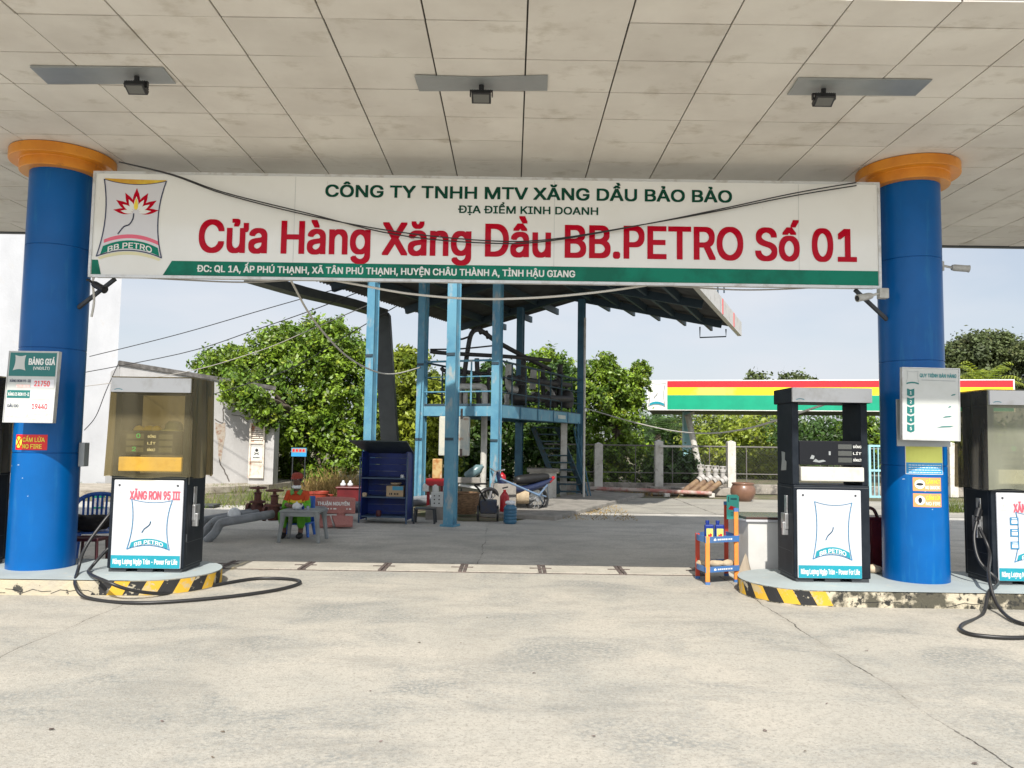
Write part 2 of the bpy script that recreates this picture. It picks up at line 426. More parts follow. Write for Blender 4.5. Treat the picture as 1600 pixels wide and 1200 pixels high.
mat('soffit', (.76, .72, .65), (.66, .615, .55), 1.3, .38, .66, (.53, .48, .40), 3.1, .56, .76, rough=.62, island=.05, bump=.05, bscale=5, stretch3=(1, 1.4, 1))
mat('soffit_joint', (.06, .055, .05), rough=.9)
mat('soffit_trim', (.62, .6, .55), rough=.5)
mat('dark_metal', (.05, .055, .06), rough=.5, metal=.3)
mat('plate_grey', (.35, .37, .37), (.3, .32, .32), 3, rough=.4, metal=.35)
mat('lamp_black', (.015, .015, .017), rough=.4)
mat('lamp_glass', (.13, .13, .12), rough=.15)
mat('pillar_blue', (.0006, .105, .36), (.0005, .088, .30), 1.6, .4, .65, (.012, .15, .36), 5, .58, .78, rough=.3, spec=.25, bump=.05, bscale=7, stretch3=(2.5, 2.5, .3))
mat('pillar_seam', (.003, .03, .13), rough=.5)
mat('scuff', (.35, .45, .55), rough=.7)
mat('orange_paint', (.72, .27, .015), (.6, .2, .012), 3, .42, .65, (.4, .14, .015), 11, .62, .75, rough=.42, coat=.2)
mat('sign_face', (.80, .80, .765), (.75, .745, .70), 1.1, .45, .7, (.5, .48, .42), 9, .7, .82, rough=.1, spec=.6, stretch3=(3, 1, .6))
mat('sign_frame', (.62, .63, .63), (.45, .43, .4), 9, .5, .7, rough=.4, metal=.4)
mat('sign_red', (.46, .002, .018), rough=.06, spec=.1)
mat('sign_green', (.006, .06, .036), rough=.1, spec=.15)
mat('sign_band', (.002, .20, .125), (.002, .13, .08), 1.5, .46, .6, rough=.1, spec=.15)
mat('sign_white', (.78, .79, .76), rough=.25)
mat('logo_ground', (.66, .66, .69), rough=.2)
mat('logo_line', (.02, .03, .09), rough=.3)
mat('logo_gold', (.62, .33, .03), (.75, .55, .06), 5, rough=.25)
mat('logo_pale_gold', (.72, .68, .42), rough=.3)
mat('logo_pink', (.75, .12, .19), rough=.25)
mat('logo_yellow', (.85, .65, .06), rough=.25)
mat('cabinet_navy', (.008, .012, .018), (.014, .019, .026), 6, .45, .65, (.05, .055, .06), 30, .68, .8, rough=.5, spec=.2, bump=.03)
mat('panel_white', (.55, .565, .60), (.51, .52, .55), 2, .42, .66, (.40, .385, .36), 14, .68, .8, rough=.33, coat=.1)
mat('panel_teal', (.01, .28, .36), (.012, .24, .31), 5, rough=.35)
mat('teal_line', (.03, .19, .36), rough=.4)
mat('lettering_pink', (.78, .1, .14), rough=.4)
mat('header_grey', (.60, .61, .62), (.5, .5, .49), 7, .5, .7, rough=.4)
mat('display_black', (.008, .009, .012), (.03, .03, .03), 20, .62, .75, rough=.3, spec=.3)
mat('display_glass', (.07, .075, .07), rough=.12)
mat('led_green', (.02, .5, .16), rough=.3)
mat('seam_grey', (.07, .075, .08), rough=.6)
mat('steel', (.55, .56, .57), (.35, .34, .33), 14, .5, .68, rough=.32, metal=.8)
mat('rubber', (.018, .018, .019), rough=.42)
mat('strip_cream', (.56, .55, .5), (.48, .46, .4), 8, .5, .7, (.3, .24, .16), 22, .66, .76, rough=.5)
mat('strip_yellow', (.78, .55, .13), (.68, .45, .08), 8, .5, .7, (.5, .38, .2), 20, .62, .76, rough=.5)
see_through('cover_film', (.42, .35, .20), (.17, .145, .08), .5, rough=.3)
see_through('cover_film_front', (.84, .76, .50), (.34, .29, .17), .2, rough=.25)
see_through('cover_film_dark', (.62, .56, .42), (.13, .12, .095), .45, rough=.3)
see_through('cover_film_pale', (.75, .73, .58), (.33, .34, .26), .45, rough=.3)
mat('kerb_top', (.37, .425, .435), (.32, .36, .365), 1.5, .4, .65, (.5, .47, .4), 8, .6, .75, rough=.75)
mat('kerb_side', (.50, .44, .31), (.42, .38, .30), 3, .4, .62, (.05, .048, .042), 7, .62, .645, rough=.9, bump=.5, bscale=25)
mat('kerb_mould', (.5, .45, .34), (.08, .075, .055), 5, .46, .56, (.03, .03, .026), 14, .52, .6, rough=.95, bump=.6, bscale=25)
mat('stripe_yellow', (.62, .37, .03), (.48, .38, .2), 8, .53, .6, (.45, .4, .3), 19, .64, .67, rough=.8)
mat('stripe_black', (.017, .017, .018), (.4, .36, .27), 10, .585, .61, rough=.7)
mat('white_paint', (.8, .8, .78), (.7, .69, .66), 5, rough=.45)
mat('board_white', (.53, .55, .53), (.47, .49, .46), 3, .45, .7, rough=.3)
mat('board_green', (.006, .15, .14), rough=.35)
mat('price_red', (.75, .03, .03), rough=.4)
mat('faded_red', (.82, .5, .45), (.8, .72, .7), 30, rough=.5)
mat('text_navy', (.02, .03, .08), rough=.4)
mat('text_teal', (.01, .23, .25), rough=.4)
mat('sticker_red', (.72, .012, .015), rough=.35)
mat('sticker_yellow', (.85, .7, .06), rough=.4)
mat('sticker_orange', (.85, .33, .12), rough=.4)
mat('sticker_lime', (.72, .76, .16), rough=.4)
mat('sticker_blue', (.03, .30, .62), rough=.4)
mat('black', (.012, .012, .012), rough=.5)
mat('cable_black', (.02, .02, .022), rough=.5)
mat('cable_grey', (.35, .33, .3), rough=.6)
mat('cable_white', (.6, .58, .53), rough=.55)
mat('box_grey', (.5, .5, .47), (.35, .34, .31), 12, rough=.5)
mat('bark', (.14, .11, .08), (.07, .055, .04), 9, rough=.95, bump=.6, bscale=20)
mat('hat_olive', (.16, .17, .09), rough=.95)
mat('yellow_cloth', (.6, .45, .08), rough=.9)

# ================================================================== the ground
def sheet(name, x0, x1, y0, y1, z, m):
    mb = MB(); mb.add([(x0, y0, z), (x1, y0, z), (x1, y1, z), (x0, y1, z)], [(0, 1, 2, 3)])
    o = mb.build(name, m); return tag(o, kind='structure')
sheet('ground', -900, 900, -60, 1500, -.02, 'earth')
sheet('forecourt', -40, 40, -30, 9.33, 0, 'concrete_forecourt')
def poly_sheet(name, pts, z, m):
    mb = MB(); mb.add([(p[0], p[1], z) for p in pts], [tuple(range(len(pts)))]); return tag(mb.build(name, m), kind='structure')
poly_sheet('yard', [(-40, 9.33), (40, 9.33), (40, 17.2), (1.2, 17.2), (.1, 15.2), (-.9, 15.0), (-4.2, 17.6), (-7.5, 17.8), (-10, 18.2), (-40, 18.2)], -.004, 'concrete_yard')
poly_sheet('rear_slab', [(1.9, 17.25), (40, 17.25), (40, 21.8), (3.0, 21.8)], -.002, 'concrete_slab')
# trench with concrete covers and steel angles
ch = MB(); y0, y1 = 9.36, 9.86
xs = [-3.46 + i * .965 for i in range(7)]
for i in range(6): ch.box(xs[i] + .05, xs[i + 1] - .05, y0, y1, -.05, .012, 0)
for i in range(7):
    ch.box(xs[i] - .045, xs[i] - .008, y0 - .02, y1 + .02, -.05, .016, 1); ch.box(xs[i] + .008, xs[i] + .045, y0 - .02, y1 + .02, -.05, .014, 1)
    ch.box(xs[i] - .15, xs[i] + .12, 9.6, 9.625, .012, .02, 1)
ch.box(xs[0], xs[-1], y0 - .05, y0 - .028, -.05, .006, 1); ch.box(xs[0], xs[-1], y1 + .028, y1 + .05, -.05, .008, 1)
tag(ch.build('drain_channel', ['trench_slab', 'rusty_steel']), kind='structure')
# kerbed path on the far left
poly_sheet('roadside_dirt', [(-16, 18.3), (-7.6, 17.9), (-4.3, 17.7), (-3.2, 22), (-6, 27), (-16, 24)], -.008, 'earth')
pb = MB()
kp = [G(60, 777), G(200, 776), G(330, 771), G(420, 766), G(520, 752)]; kq = [G(60, 764), G(200, 764), G(330, 760), G(430, 752), G(520, 742)]
for i in range(4):
    a, b, c, d = kp[i], kp[i + 1], kq[i + 1], kq[i]
    pb.add([a, b, c, d, a + Vector((0, 0, .16)), b + Vector((0, 0, .16)), c + Vector((0, 0, .16)), d + Vector((0, 0, .16))], [(4, 5, 6, 7), (0, 1, 5, 4), (2, 3, 7, 6), (0, 4, 7, 3), (1, 2, 6, 5)])
tag(pb.build('path', 'path'), kind='structure')

# ================================================================== canopy over the pumps
ZC = 4.68; CX0 = .073; TX = .755; TY = .5715; CY0 = 5.47; YB = 11.66; YF = 5.13
canopy = thing('canopy', (0, 8.4, ZC), 'wide flat petrol station canopy with a ceiling of square grey-white panels', 'canopy')
sf = MB(); rng = random.Random(3)
ys = [YF] + [CY0 + TY * k for k in range(12)]
ys = [y for y in ys if y < YB - .1] + [YB]
for i in range(-21, 22):
    xa = CX0 + TX * i + .007; xb = CX0 + TX * (i + 1) - .007
    for a, b in zip(ys, ys[1:]):
        ya = a + .005; yb = b - .005; q = [rng.uniform(-.004, .004) for _ in range(4)]; c = sum(q) / 4 + rng.uniform(-.003, .002)
        if abs(xa) < 15.5:
            xm, ym = (xa + xb) / 2, (ya + yb) / 2
            vs = [(xa, ya, ZC + q[0]), (xb, ya, ZC + q[1]), (xb, yb, ZC + q[2]), (xa, yb, ZC + q[3]), (xm, ym, ZC + c),
                  (xa, ya, ZC + .02), (xb, ya, ZC + .02), (xb, yb, ZC + .02), (xa, yb, ZC + .02)]
            sf.add(vs, [(0, 1, 4), (1, 2, 4), (2, 3, 4), (3, 0, 4), (0, 5, 6, 1), (1, 6, 7, 2), (2, 7, 8, 3), (3, 8, 5, 0)])
sf.build('soffit', 'soffit', canopy)
MB().box(-16, 16, YF + .02, YB - .02, ZC + .021, ZC + .05).build('soffit_backing', 'soffit_joint', canopy)
fa = MB(); fa.box(-16, 16, YF - .012, YF + .0, ZC + .022, ZC + .85); fa.box(-16, 16, YB, YB + .09, ZC - .02, ZC + .2)
fa.box(-16.09, -16, YF - .012, YB + .09, ZC - .03, ZC + .2); fa.box(16, 16.09, YF - .012, YB + .09, ZC - .03, ZC + .2); fa.build('fascia', 'dark_metal', canopy, bevel=.01)
MB().box(-16, 16, YF + .001, YB - .001, ZC + .1, ZC + .17).build('roof', 'dark_metal', canopy)
for quad in ([(47, 103), (255, 106), (275, 131), (75, 131)], [(648, 118), (752, 121), (856, 118), (855, 142), (655, 142)], [(1247, 122), (1457, 125), (1430, 150), (1230, 148)]):
    mb = MB(); lo = [G(x, y, ZC - .012) for x, y in quad]; n = len(lo)
    hi = [p + Vector((0, 0, .006)) for p in lo]; lo[0].z -= .015; lo[-1].z -= .004
    mb.add(lo + hi, [tuple(range(n)), tuple(range(n, 2 * n))[::-1]] + [(i, (i + 1) % n, n + (i + 1) % n, n + i) for i in range(n)])
    mb.build('cover_plate', 'plate_grey', canopy)
for (px, py), lab in zip(((213, 137), (752, 151), (1287, 156)), ('black floodlight under the grey ceiling plate above the lotus end of the banner', 'black floodlight under the middle grey ceiling plate', 'black floodlight under the grey ceiling plate nearest the pillar with the five-step board')):
    c = G(px, py, ZC - .115); f = thing('floodlight', c, lab, 'floodlight', 'floodlights under the canopy')
    M = Matrix.Translation(c) @ Matrix.Rotation(R(62), 4, 'X') @ Matrix.Scale(.8, 4)
    hb = MB(); hb.box(-.105, .105, -.03, .025, -.07, .07, 0, M)
    for i in range(9): hb.box(-.095 + i * .0237, -.089 + i * .0237, .025, .05, -.06, .06, 0, M)
    hb.build('housing', 'lamp_black', f, bevel=.006)
    MB().box(-.085, .085, -.034, -.0305, -.052, .052, 0, M).build('lens', 'lamp_glass', f)
    br = MB()
    for s in (-1, 1): br.beam(c + Vector((s * .095, 0, 0)), c + Vector((s * .095, 0, .05)), .01, .03)
    br.beam(c + Vector((-.1, 0, .05)), c + Vector((.1, 0, .05)), .03, .01); br.tube([c + Vector((0, 0, .05)), c + Vector((0, 0, .105))], .022)
    br.build('bracket', 'lamp_black', f)

# ================================================================== pillars
LP = Vector((-5.06, 8.42, 0)); RP = Vector((4.395, 8.42, 0)); PR = .325; KZ = .16
def pillar(c, label):
    p = thing('pillar', (c.x, c.y, KZ), label, 'pillar', 'round pillars carrying the canopy')
    prof = [(PR + .004, KZ)]; seams = [.26 + 1.12 * k for k in range(1, 4)]
    for z in seams: prof += [(PR, z - .006), (PR - .008, z - .003), (PR - .008, z + .003), (PR, z + .006)]
    prof += [(PR, 4.47)]
    MB().lathe(prof, (c.x, c.y, 0), 64).build('shaft', 'pillar_blue', p, smooth=True)
    MB().lathe([(PR + .001, 4.455), (PR + .10, 4.455), (PR + .10, 4.562), (PR + .205, 4.564), (PR + .205, 4.675)], (c.x, c.y, 0), 64).build('capital', 'orange_paint', p, smooth=True, bevel=.008)
    return p
pl = pillar(LP, 'blue round pillar with orange capital carrying the fuel price board')
pr = pillar(RP, 'blue round pillar with orange capital carrying the five-step white board')
for c, p in ((LP, pl), (RP, pr)):
    sc = MB(); rng = random.Random(11)
    for k in range(16):
        fr = Round(c, PR, rng.uniform(-.9, .9), rng.uniform(.35, 1.25)); w = rng.uniform(.004, .03)
        decal(sc, fr, [(0, 0), (w, rng.uniform(-.004, .004)), (w * .8, .008 + w * .1), (w * .1, rng.uniform(.003, .01))], .0012)
    sc.build('paint_chip', 'scuff', p)

# ================================================================== kerbed islands
def stadium(x0, x1, yc, hw, left, n=28):
    pts = []
    if left:   # rounded end on the right
        pts = [(x0, yc - hw)] + [(x1 - hw * 1.0 + hw * 1.0 * math.cos(-PI / 2 + PI * i / n), yc + hw * math.sin(-PI / 2 + PI * i / n)) for i in range(n + 1)] + [(x0, yc + hw)]
    else:
        pts = [(x1, yc + hw)] + [(x0 + hw + hw * math.cos(PI / 2 + PI * i / n), yc + hw * math.sin(PI / 2 + PI * i / n)) for i in range(n + 1)] + [(x1, yc - hw)]
    return pts
def island(x0, x1, left, label):
    yc, hw = 8.31, .63
    t = thing('pump_island', ((x0 + x1) / 2, yc, 0), label, 'kerb island')
    pts = stadium(x0, x1, yc, hw, left); n = len(pts)
    body = MB(); rng = random.Random(5)
    body.add([(x, y, z) for z in (-.05, KZ - .004) for x, y in pts], [(i, (i + 1) % n, n + (i + 1) % n, n + i) for i in range(n)])
    body.build('kerb', 'kerb_side' if left else 'kerb_mould', t, smooth=True)
    MB().add([(x, y, KZ) for x, y in pts] + [(x, y, KZ - .012) for x, y in pts], [tuple(range(n))] + [(i, (i + 1) % n, n + (i + 1) % n, n + i) for i in range(n)]).build('painted_top', 'kerb_top', t)
    # slanting stripes: walk along the kerb from the straight front round the end
    path = pts[1:n - 1] if left else pts[1:n - 1][::-1]
    front = [( (x1 - hw) - 1.0 + i * .1, yc - hw) for i in range(10)] if left else [((x0 + hw) + 1.1 - i * .1, yc - hw) for i in range(11)]
    path = [Vector((x, y, 0)) for x, y in front + path]
    cum = [0]
    for a, b in zip(path, path[1:]): cum.append(cum[-1] + (b - a).length)
    def at(s):
        s = max(0, min(cum[-1] - 1e-4, s))
        for i in range(len(cum) - 1):
            if cum[i + 1] >= s:
                k = (s - cum[i]) / (cum[i + 1] - cum[i] or 1); p = path[i].lerp(path[i + 1], k); d = (path[i + 1] - path[i]).normalized()
                nrm = Vector((d.y, -d.x, 0)) if left else Vector((-d.y, d.x, 0)); return p + nrm * .003
    st = MB(); w = .155; s0 = .62 if left else 1.0; k = 0
    while s0 + w < cum[-1] - .25:
        m = 6
        for j in range(m):
            a, b = s0 + w * j / m, s0 + w * (j + 1) / m; sl = .075
            pts4 = [at(a), at(b), at(b + sl) + Vector((0, 0, KZ - .012)), at(a + sl) + Vector((0, 0, KZ - .012))]
            for q in pts4[:2]: q.z = .012
            st.add(pts4, [(0, 1, 2, 3)], (k + (1 if left else 0)) % 2)
        s0 += w; k += 1
    st.build('hazard_stripes', ['stripe_yellow', 'stripe_black'], t, fix=False)
    # places where the paint has broken away
    ck = MB()
    for k in range(7 if left else 3):
        x = (-7.2 + k * .45) if left else (3.4 + k * .9); z = .03; pts2 = []
        for j in range(6): pts2.append((x + j * .09, z + rng.uniform(-.02, .03)))
        fr = Flat((0, yc - hw, 0)); stroke(ck, fr, pts2, .006, .002)
    ck.build('kerb_crack', 'stripe_black' if left else 'black', t)
    return t
island(-14, -3.10, True, 'kerbed pump island under the price-board pillar, its rounded end striped yellow and black')
island(2.46, 14, False, 'kerbed mould-stained pump island under the pillar with the five-step board')

# ================================================================== lotus emblem
def emblem(fr, x, y, w, h, root, full=True, k=.002, text=True, line='teal_line', lw=.012):
    """pillow-shaped frame; full: the coloured one on the banner"""
    X = lambda u: x + u * w; Y = lambda v: y + v * h
    top = arcpts(X(.06), Y(1), X(1), Y(.985), -h * .055, 12)
    right = arcpts(X(1), Y(.985), X(.98), Y(0), -w * .09, 12, True)
    bot = arcpts(X(.98), Y(0), X(0), Y(.01), h * .085, 12)
    left = arcpts(X(0), Y(.01), X(.06), Y(1), w * .075, 12, True)
    if full:
        decal(MB(), fr, top + right[1:] + bot[1:] + left[1:-1], k).build('emblem_ground', 'logo_ground', root)
        mb = MB(); a = arcpts(X(.07), Y(1.0), X(.995), Y(.985), -h * .055, 12); b = arcpts(X(.07), Y(1.0), X(.995), Y(.985), -h * .115, 12)
        b2 = [(px_, py_ + h * .015) for px_, py_ in arcpts(X(.07), Y(1.0), X(.995), Y(.985), -h * .005, 12)]
        decal(mb, fr, a + b2[::-1], k + .001).build('gold_ribbon', 'logo_gold', root)
        mb = MB(); cx, cy = X(.56), Y(.57); R0 = h * .30
        for ang, ln, wd in ((90, .30, .075), (62, .27, .07), (118, .27, .07), (34, .27, .07), (146, .27, .07), (8, .25, .06), (172, .25, .06)):
            a = R(ang); d = (math.cos(a), math.sin(a)); nn = (-d[1], d[0])
            for sc, off, sl in ((1, k + .001 + .0002 * abs(ang - 90) / 30, 0), (.62, k + .0025 + .0002 * abs(ang - 90) / 30, 1)):
                L_ = ln * h * sc; b0 = .04 * h; pts = []
                for i in range(13):
                    t = i / 12; wdt = wd * h * sc * math.sin(PI * t ** .85) * (1 if t < .8 else .9)
                    pts.append((cx + d[0] * (b0 + L_ * t) + nn[0] * wdt * .62, cy + d[1] * (b0 + L_ * t) * .95 + nn[1] * wdt * .62))
                for i in range(11, 0, -1):
                    t = i / 12; wdt = wd * h * sc * math.sin(PI * t ** .85) * (1 if t < .8 else .9)
                    pts.append((cx + d[0] * (b0 + L_ * t) - nn[0] * wdt * .62, cy + d[1] * (b0 + L_ * t) * .95 - nn[1] * wdt * .62))
                decal(mb, fr, pts, off, sl)
        mb.build('lotus', ['sign_red', 'sign_white'], root, fix=False)
        mb = MB(); pts = [(cx + math.sin(2 * PI * i / 20) * w * .045 * (1 - .5 * (1 + math.cos(2 * PI * i / 20)) ** 1.0 * .75), cy + h * .115 + math.cos(2 * PI * i / 20) * h * .075) for i in range(20)][::-1]
        decal(mb, fr, pts, k + .0045).build('flame', 'logo_yellow', root)
        mb = MB(); decal(mb, fr, arcpts(X(.1), Y(.18), X(.93), Y(.16), h * .075, 12) + arcpts(X(.1), Y(.225), X(.93), Y(.205), h * .08, 12)[::-1], k + .001); mb.build('pink_ribbon', 'logo_pink', root)
        mb = MB(); decal(mb, fr, arcpts(X(.02), Y(-.005), X(.97), Y(-.015), h * .085, 12) + arcpts(X(.05), Y(-.03), X(.94), Y(-.04), h * .07, 12)[::-1], k + .0005); mb.build('gold_shadow', 'logo_pale_gold', root)
    band = MB(); decal(band, fr, arcpts(X(.055), Y(.035), X(.945), Y(.02), h * .085, 14) + arcpts(X(.09), Y(.14), X(.92), Y(.125), h * .085, 14)[::-1], k + .0015)
    band.build('green_ribbon', 'sign_band' if full else 'panel_teal', root)
    mb = MB(); stroke(mb, fr, top, lw * .6, k + .003); stroke(mb, fr, right, lw, k + .0032); stroke(mb, fr, bot, lw, k + .0034); stroke(mb, fr, left, lw, k + .0036)
    stem = smooth_path([(X(.53), Y(.56), 0), (X(.52), Y(.49), 0), (X(.47), Y(.42), 0), (X(.39), Y(.39), 0), (X(.31), Y(.30), 0)], 4) if full else smooth_path([(X(.52), Y(.56), 0), (X(.50), Y(.5), 0), (X(.44), Y(.45), 0), (X(.38), Y(.41), 0), (X(.33), Y(.34), 0)], 4)
    mb.build('emblem_outline', 'logo_line' if full else line, root)
    stroke(MB(), fr, [(p.x, p.y) for p in stem], lw * 1.1, k + .0038).build('emblem_stem', 'logo_line' if full else line, root)
    if text:
        mb = MB(); lettering(mb, fr, 'BB PETRO', X(.17), X(.83), Y(.06), h * .07, k + .004, .016, arc=h * .058); mb.build('emblem_lettering', 'sign_white', root)

# ================================================================== banner between the pillars
SX0, SX1, SY, SZ0, SZ1 = -4.575, 3.955, 8.2, 3.30, 4.43
sign = thing('banner_sign', ((SX0 + SX1) / 2, SY, SZ0), 'long white station name banner with red lettering hung between the blue pillars', 'sign')
MB().box(SX0, SX1, SY, SY + .16, SZ0, SZ1).build('panel', 'sign_face', sign, bevel=.004)
fr = Flat((SX0, SY, SZ0)); SWD = SX1 - SX0; SHT = SZ1 - SZ0
fb = MB(); fb.box(SX0 - .02, SX1 + .02, SY - .012, SY + .02, SZ1 - .005, SZ1 + .02); fb.box(SX0 - .02, SX1 + .02, SY - .012, SY + .02, SZ0 - .022, SZ0 + .008)
fb.box(SX0 - .022, SX0 + .006, SY - .0115, SY + .02, SZ0 + .008, SZ1 - .005); fb.box(SX1 - .006, SX1 + .022, SY - .0115, SY + .02, SZ0 + .008, SZ1 - .005); fb.build('frame', 'sign_frame', sign)
U = lambda px: (px - 150) / (1370 - 150) * SWD      # along the banner
bandm = MB(); decal(bandm, fr, [(U(262), .011), (SWD - .01, .011), (SWD - .01, .17), (U(268) + .05, .17)], .002)
decal(bandm, fr, [(.01, .011), (.115, .011), (.075, .17), (.01, .17)], .002); bandm.build('green_band', 'sign_band', sign)
t = MB(); lettering(t, fr, 'CÔNG TY TNHH MTV XĂNG DẦU BẢO BẢO', U(510), U(1142), .905, .128, .004, .024); t.build('company_lettering', 'sign_green', sign)
t = MB(); lettering(t, fr, 'ĐỊA ĐIỂM KINH DOANH', U(717), U(934), .745, .08, .004, .02); t.build('place_lettering', 'sign_green', sign)
t = MB(); lettering(t, fr, 'Cửa Hàng Xăng Dầu BB.PETRO Số 01', U(317), U(1334), .275, .345, .004, .019); t.build('name_lettering', 'sign_red', sign)
t = MB(); lettering(t, fr, 'ĐC: QL 1A, ẤP PHÚ THẠNH, XÃ TÂN PHÚ THẠNH, HUYỆN CHÂU THÀNH A, TỈNH HẬU GIANG', U(315), U(899), .055, .07, .004, .022); t.build('address_lettering', 'sign_white', sign)
mb = MB()
for px in (462, 866, 1246): decal(mb, fr, rect(U(px), U(px) + .005, .012, SHT - .012), .0012)
mb.build('panel_seam', 'board_white', sign)
emblem(fr, U(158), .20, U(261) - U(158) , .86, sign, True, .002, lw=.012)
for s, x, c in ((1, SX0 + .28, LP), (-1, SX1 - .28, RP)):
    mb = MB(); mb.beam((x - s * .05, SY + .08, SZ0 - .02), (c.x + s * (PR - .02), SY + .12, SZ0 - .34), .035, .035); mb.build('brace', 'dark_metal', sign)

# ================================================================== dispensers
DW, DD, DY = .80, .50, 8.13
def dispenser(cx, label, pan=(.03, .72), covered=False, title=None, mark=True, side=1, strip_m='strip_cream', screens=None):
    x0 = cx - DW / 2; y0 = DY; d = thing('fuel_dispenser', (cx, y0 + DD / 2, KZ), label, 'fuel dispenser', 'fuel dispensers on the islands')
    mb = MB(); mb.box(x0, x0 + DW, y0, y0 + DD, KZ + .035, 1.165); mb.build('cabinet', 'cabinet_navy', d, bevel=.012)
    mb = MB()
    for a, b in ((.02, .2), (.32, .48), (.6, .78)): mb.box(x0 + a, x0 + b, y0 + .004, y0 + DD - .02, KZ, KZ + .034)
    mb.build('foot', 'dark_metal', d)
    mb = MB(); a, b = x0 + pan[0], x0 + pan[1]
    mb.box(a, b, y0 - .022, y0 - .001, KZ + .04, 1.115); mb.build('front_panel', 'panel_white', d, bevel=.012)
    fr = Flat((a, y0 - .022, KZ)); w = b - a
    mb = MB(); decal(mb, fr, rect(.006, w - .006, .045, .175), .002); mb.build('teal_strip', 'panel_teal', d)
    mb = MB(); lettering(mb, fr, 'Năng Lương Ngập Tràn - Power For Life', .03, w - .03, .085, .052, .004, .012); decal(mb, fr, rect(w * .232, w * .245, .068, .077), .0045); mb.build('slogan_lettering', 'sign_white', d)
    mb = MB()
    for q in (.06, w - .06): mb.lathe([(.011, 0), (.011, .006)], fr.pt(q, .90, .0), 10, 0, Matrix.Rotation(R(90), 4, 'X'))
    mb.build('screw', 'dark_metal', d)
    if mark: emblem(fr, .14 * w / .69 + .02, .235, w * .62, .60 if not title else .52, d, False, .002, True, lw=.009)
    if title:
        mb = MB(); lettering(mb, fr, title, .24 * w, w * .955, .755, .085, .005, .02); mb.build('grade_lettering', 'lettering_pink', d)
        mb = MB(); decal(mb, fr, [(.035, .77), (.105, .77), (.09, .815), (.07, .84), (.05, .815)], .002); mb.build('faded_mark', 'faded_red', d)
    mb = MB()
    for sd in (-1, 1):
        xs = x0 - .0015 if sd < 0 else x0 + DW + .0015; f5 = Flat((xs, y0 + (.47 if sd < 0 else .03), KZ), (0, sd, 0))
        for q in (rect(.02, .025, .06, .97), rect(.42, .425, .06, .97), rect(.02, .425, .965, .97), rect(.02, .425, .06, .065), rect(.02, .425, .30, .304)): decal(mb, f5, q, .0)
    f5 = Flat((x0, y0 - .0015, KZ)); decal(mb, f5, rect(.01, DW - .01, .975, .981), 0)
    mb.build('door_seam', 'seam_grey', d)
    mb = MB()
    for z_ in (.35, .95): mb.tube([(x0 + DW + .004, y0 + .035, KZ + z_ - .04), (x0 + DW + .004, y0 + .035, KZ + z_ + .04)], .009, 8)
    mb.build('hinge', 'dark_metal', d, smooth=True)
    # posts, display, header
    for q in (x0, x0 + DW - .07):
        mb = MB(); mb.box(q, q + .07, y0 + .02, y0 + DD - .02, 1.165, 2.03); mb.build('post', 'cabinet_navy', d, bevel=.006)
    mb = MB(); mb.box(x0 - .02, x0 + DW + .02, y0 - .03, y0 + DD + .03, 2.03, 2.19); mb.build('header', 'cabinet_navy', d, bevel=.01)
    hp = MB(); hp.box(x0 - .018, x0 + DW + .018, y0 - .06, y0 - .031, 2.036, 2.186); hp.build('header_plate', 'header_grey', d)
    f2 = Flat((x0, y0 - .06, 2.03)); mb = MB(); stroke(mb, f2, arcpts(.02, .03, .10, .03, .008, 6), .007, .002); mb.build('header_mark', 'panel_teal', d)
    mb = MB(); mb.box(x0 + .071, x0 + DW - .071, y0 + .01, y0 + DD - .06, 1.375, 1.63); mb.build('display', 'display_black', d, bevel=.008)
    f3 = Flat((x0 + .07, y0 + .01, 1.375)); w3 = DW - .14
    mb = MB()
    for side_x in ((.12, .22),) if not screens else ((.05, .33),):
        pass
    for k in range(3): decal(mb, f3, rect(w3 * .62, w3 * .84, .03 + k * .07, .08 + k * .07), .003)
    if screens:
        for k in range(3): decal(mb, f3, rect(w3 * .1, w3 * .38, .03 + k * .07, .08 + k * .07), .003)
    mb.build('screen', 'display_glass', d)
    mb = MB(); tx = (.44, .57) if screens else (.86, .99)
    for k, s in enumerate(('ĐỒNG/LÍT', 'LÍT', 'ĐỒNG')): lettering(mb, f3, s, w3 * tx[0], w3 * tx[1], .043 + k * .07, .024, .003, .012)
    mb.build('display_lettering', 'sign_white', d)
    if screens:
        mb = MB()
        for k, s in screens: lettering(mb, f3, s, w3 * (.2 + .06 * k), w3 * (.26 + .06 * k), .04 + k * .14, .045, .005, .012)
        mb.build('led_digit', 'led_green', d)
    mb = MB(); mb.box(x0 + .075, x0 + DW - .06, y0 - .02, y0 + .25, 1.205, 1.355); mb.build('keypad_strip', strip_m, d, bevel=.01)
    # nozzle holder on the side that faces the middle of the lane or the pillar
    for sd in (-1, 1):
        xs = x0 if sd < 0 else x0 + DW
        mb = MB(); mb.box(min(xs, xs + sd * .012), max(xs, xs + sd * .012), y0 + .17, y0 + .25, .82, 1.04); mb.box(min(xs, xs + sd * .035), max(xs, xs + sd * .035), y0 + .15, y0 + .29, .68, .85)
        mb.box(min(xs, xs + sd * .06), max(xs, xs + sd * .06), y0 + .16, y0 + .2, .62, .76)
        mb.build('nozzle_holder', 'steel', d, bevel=.006)
    return d
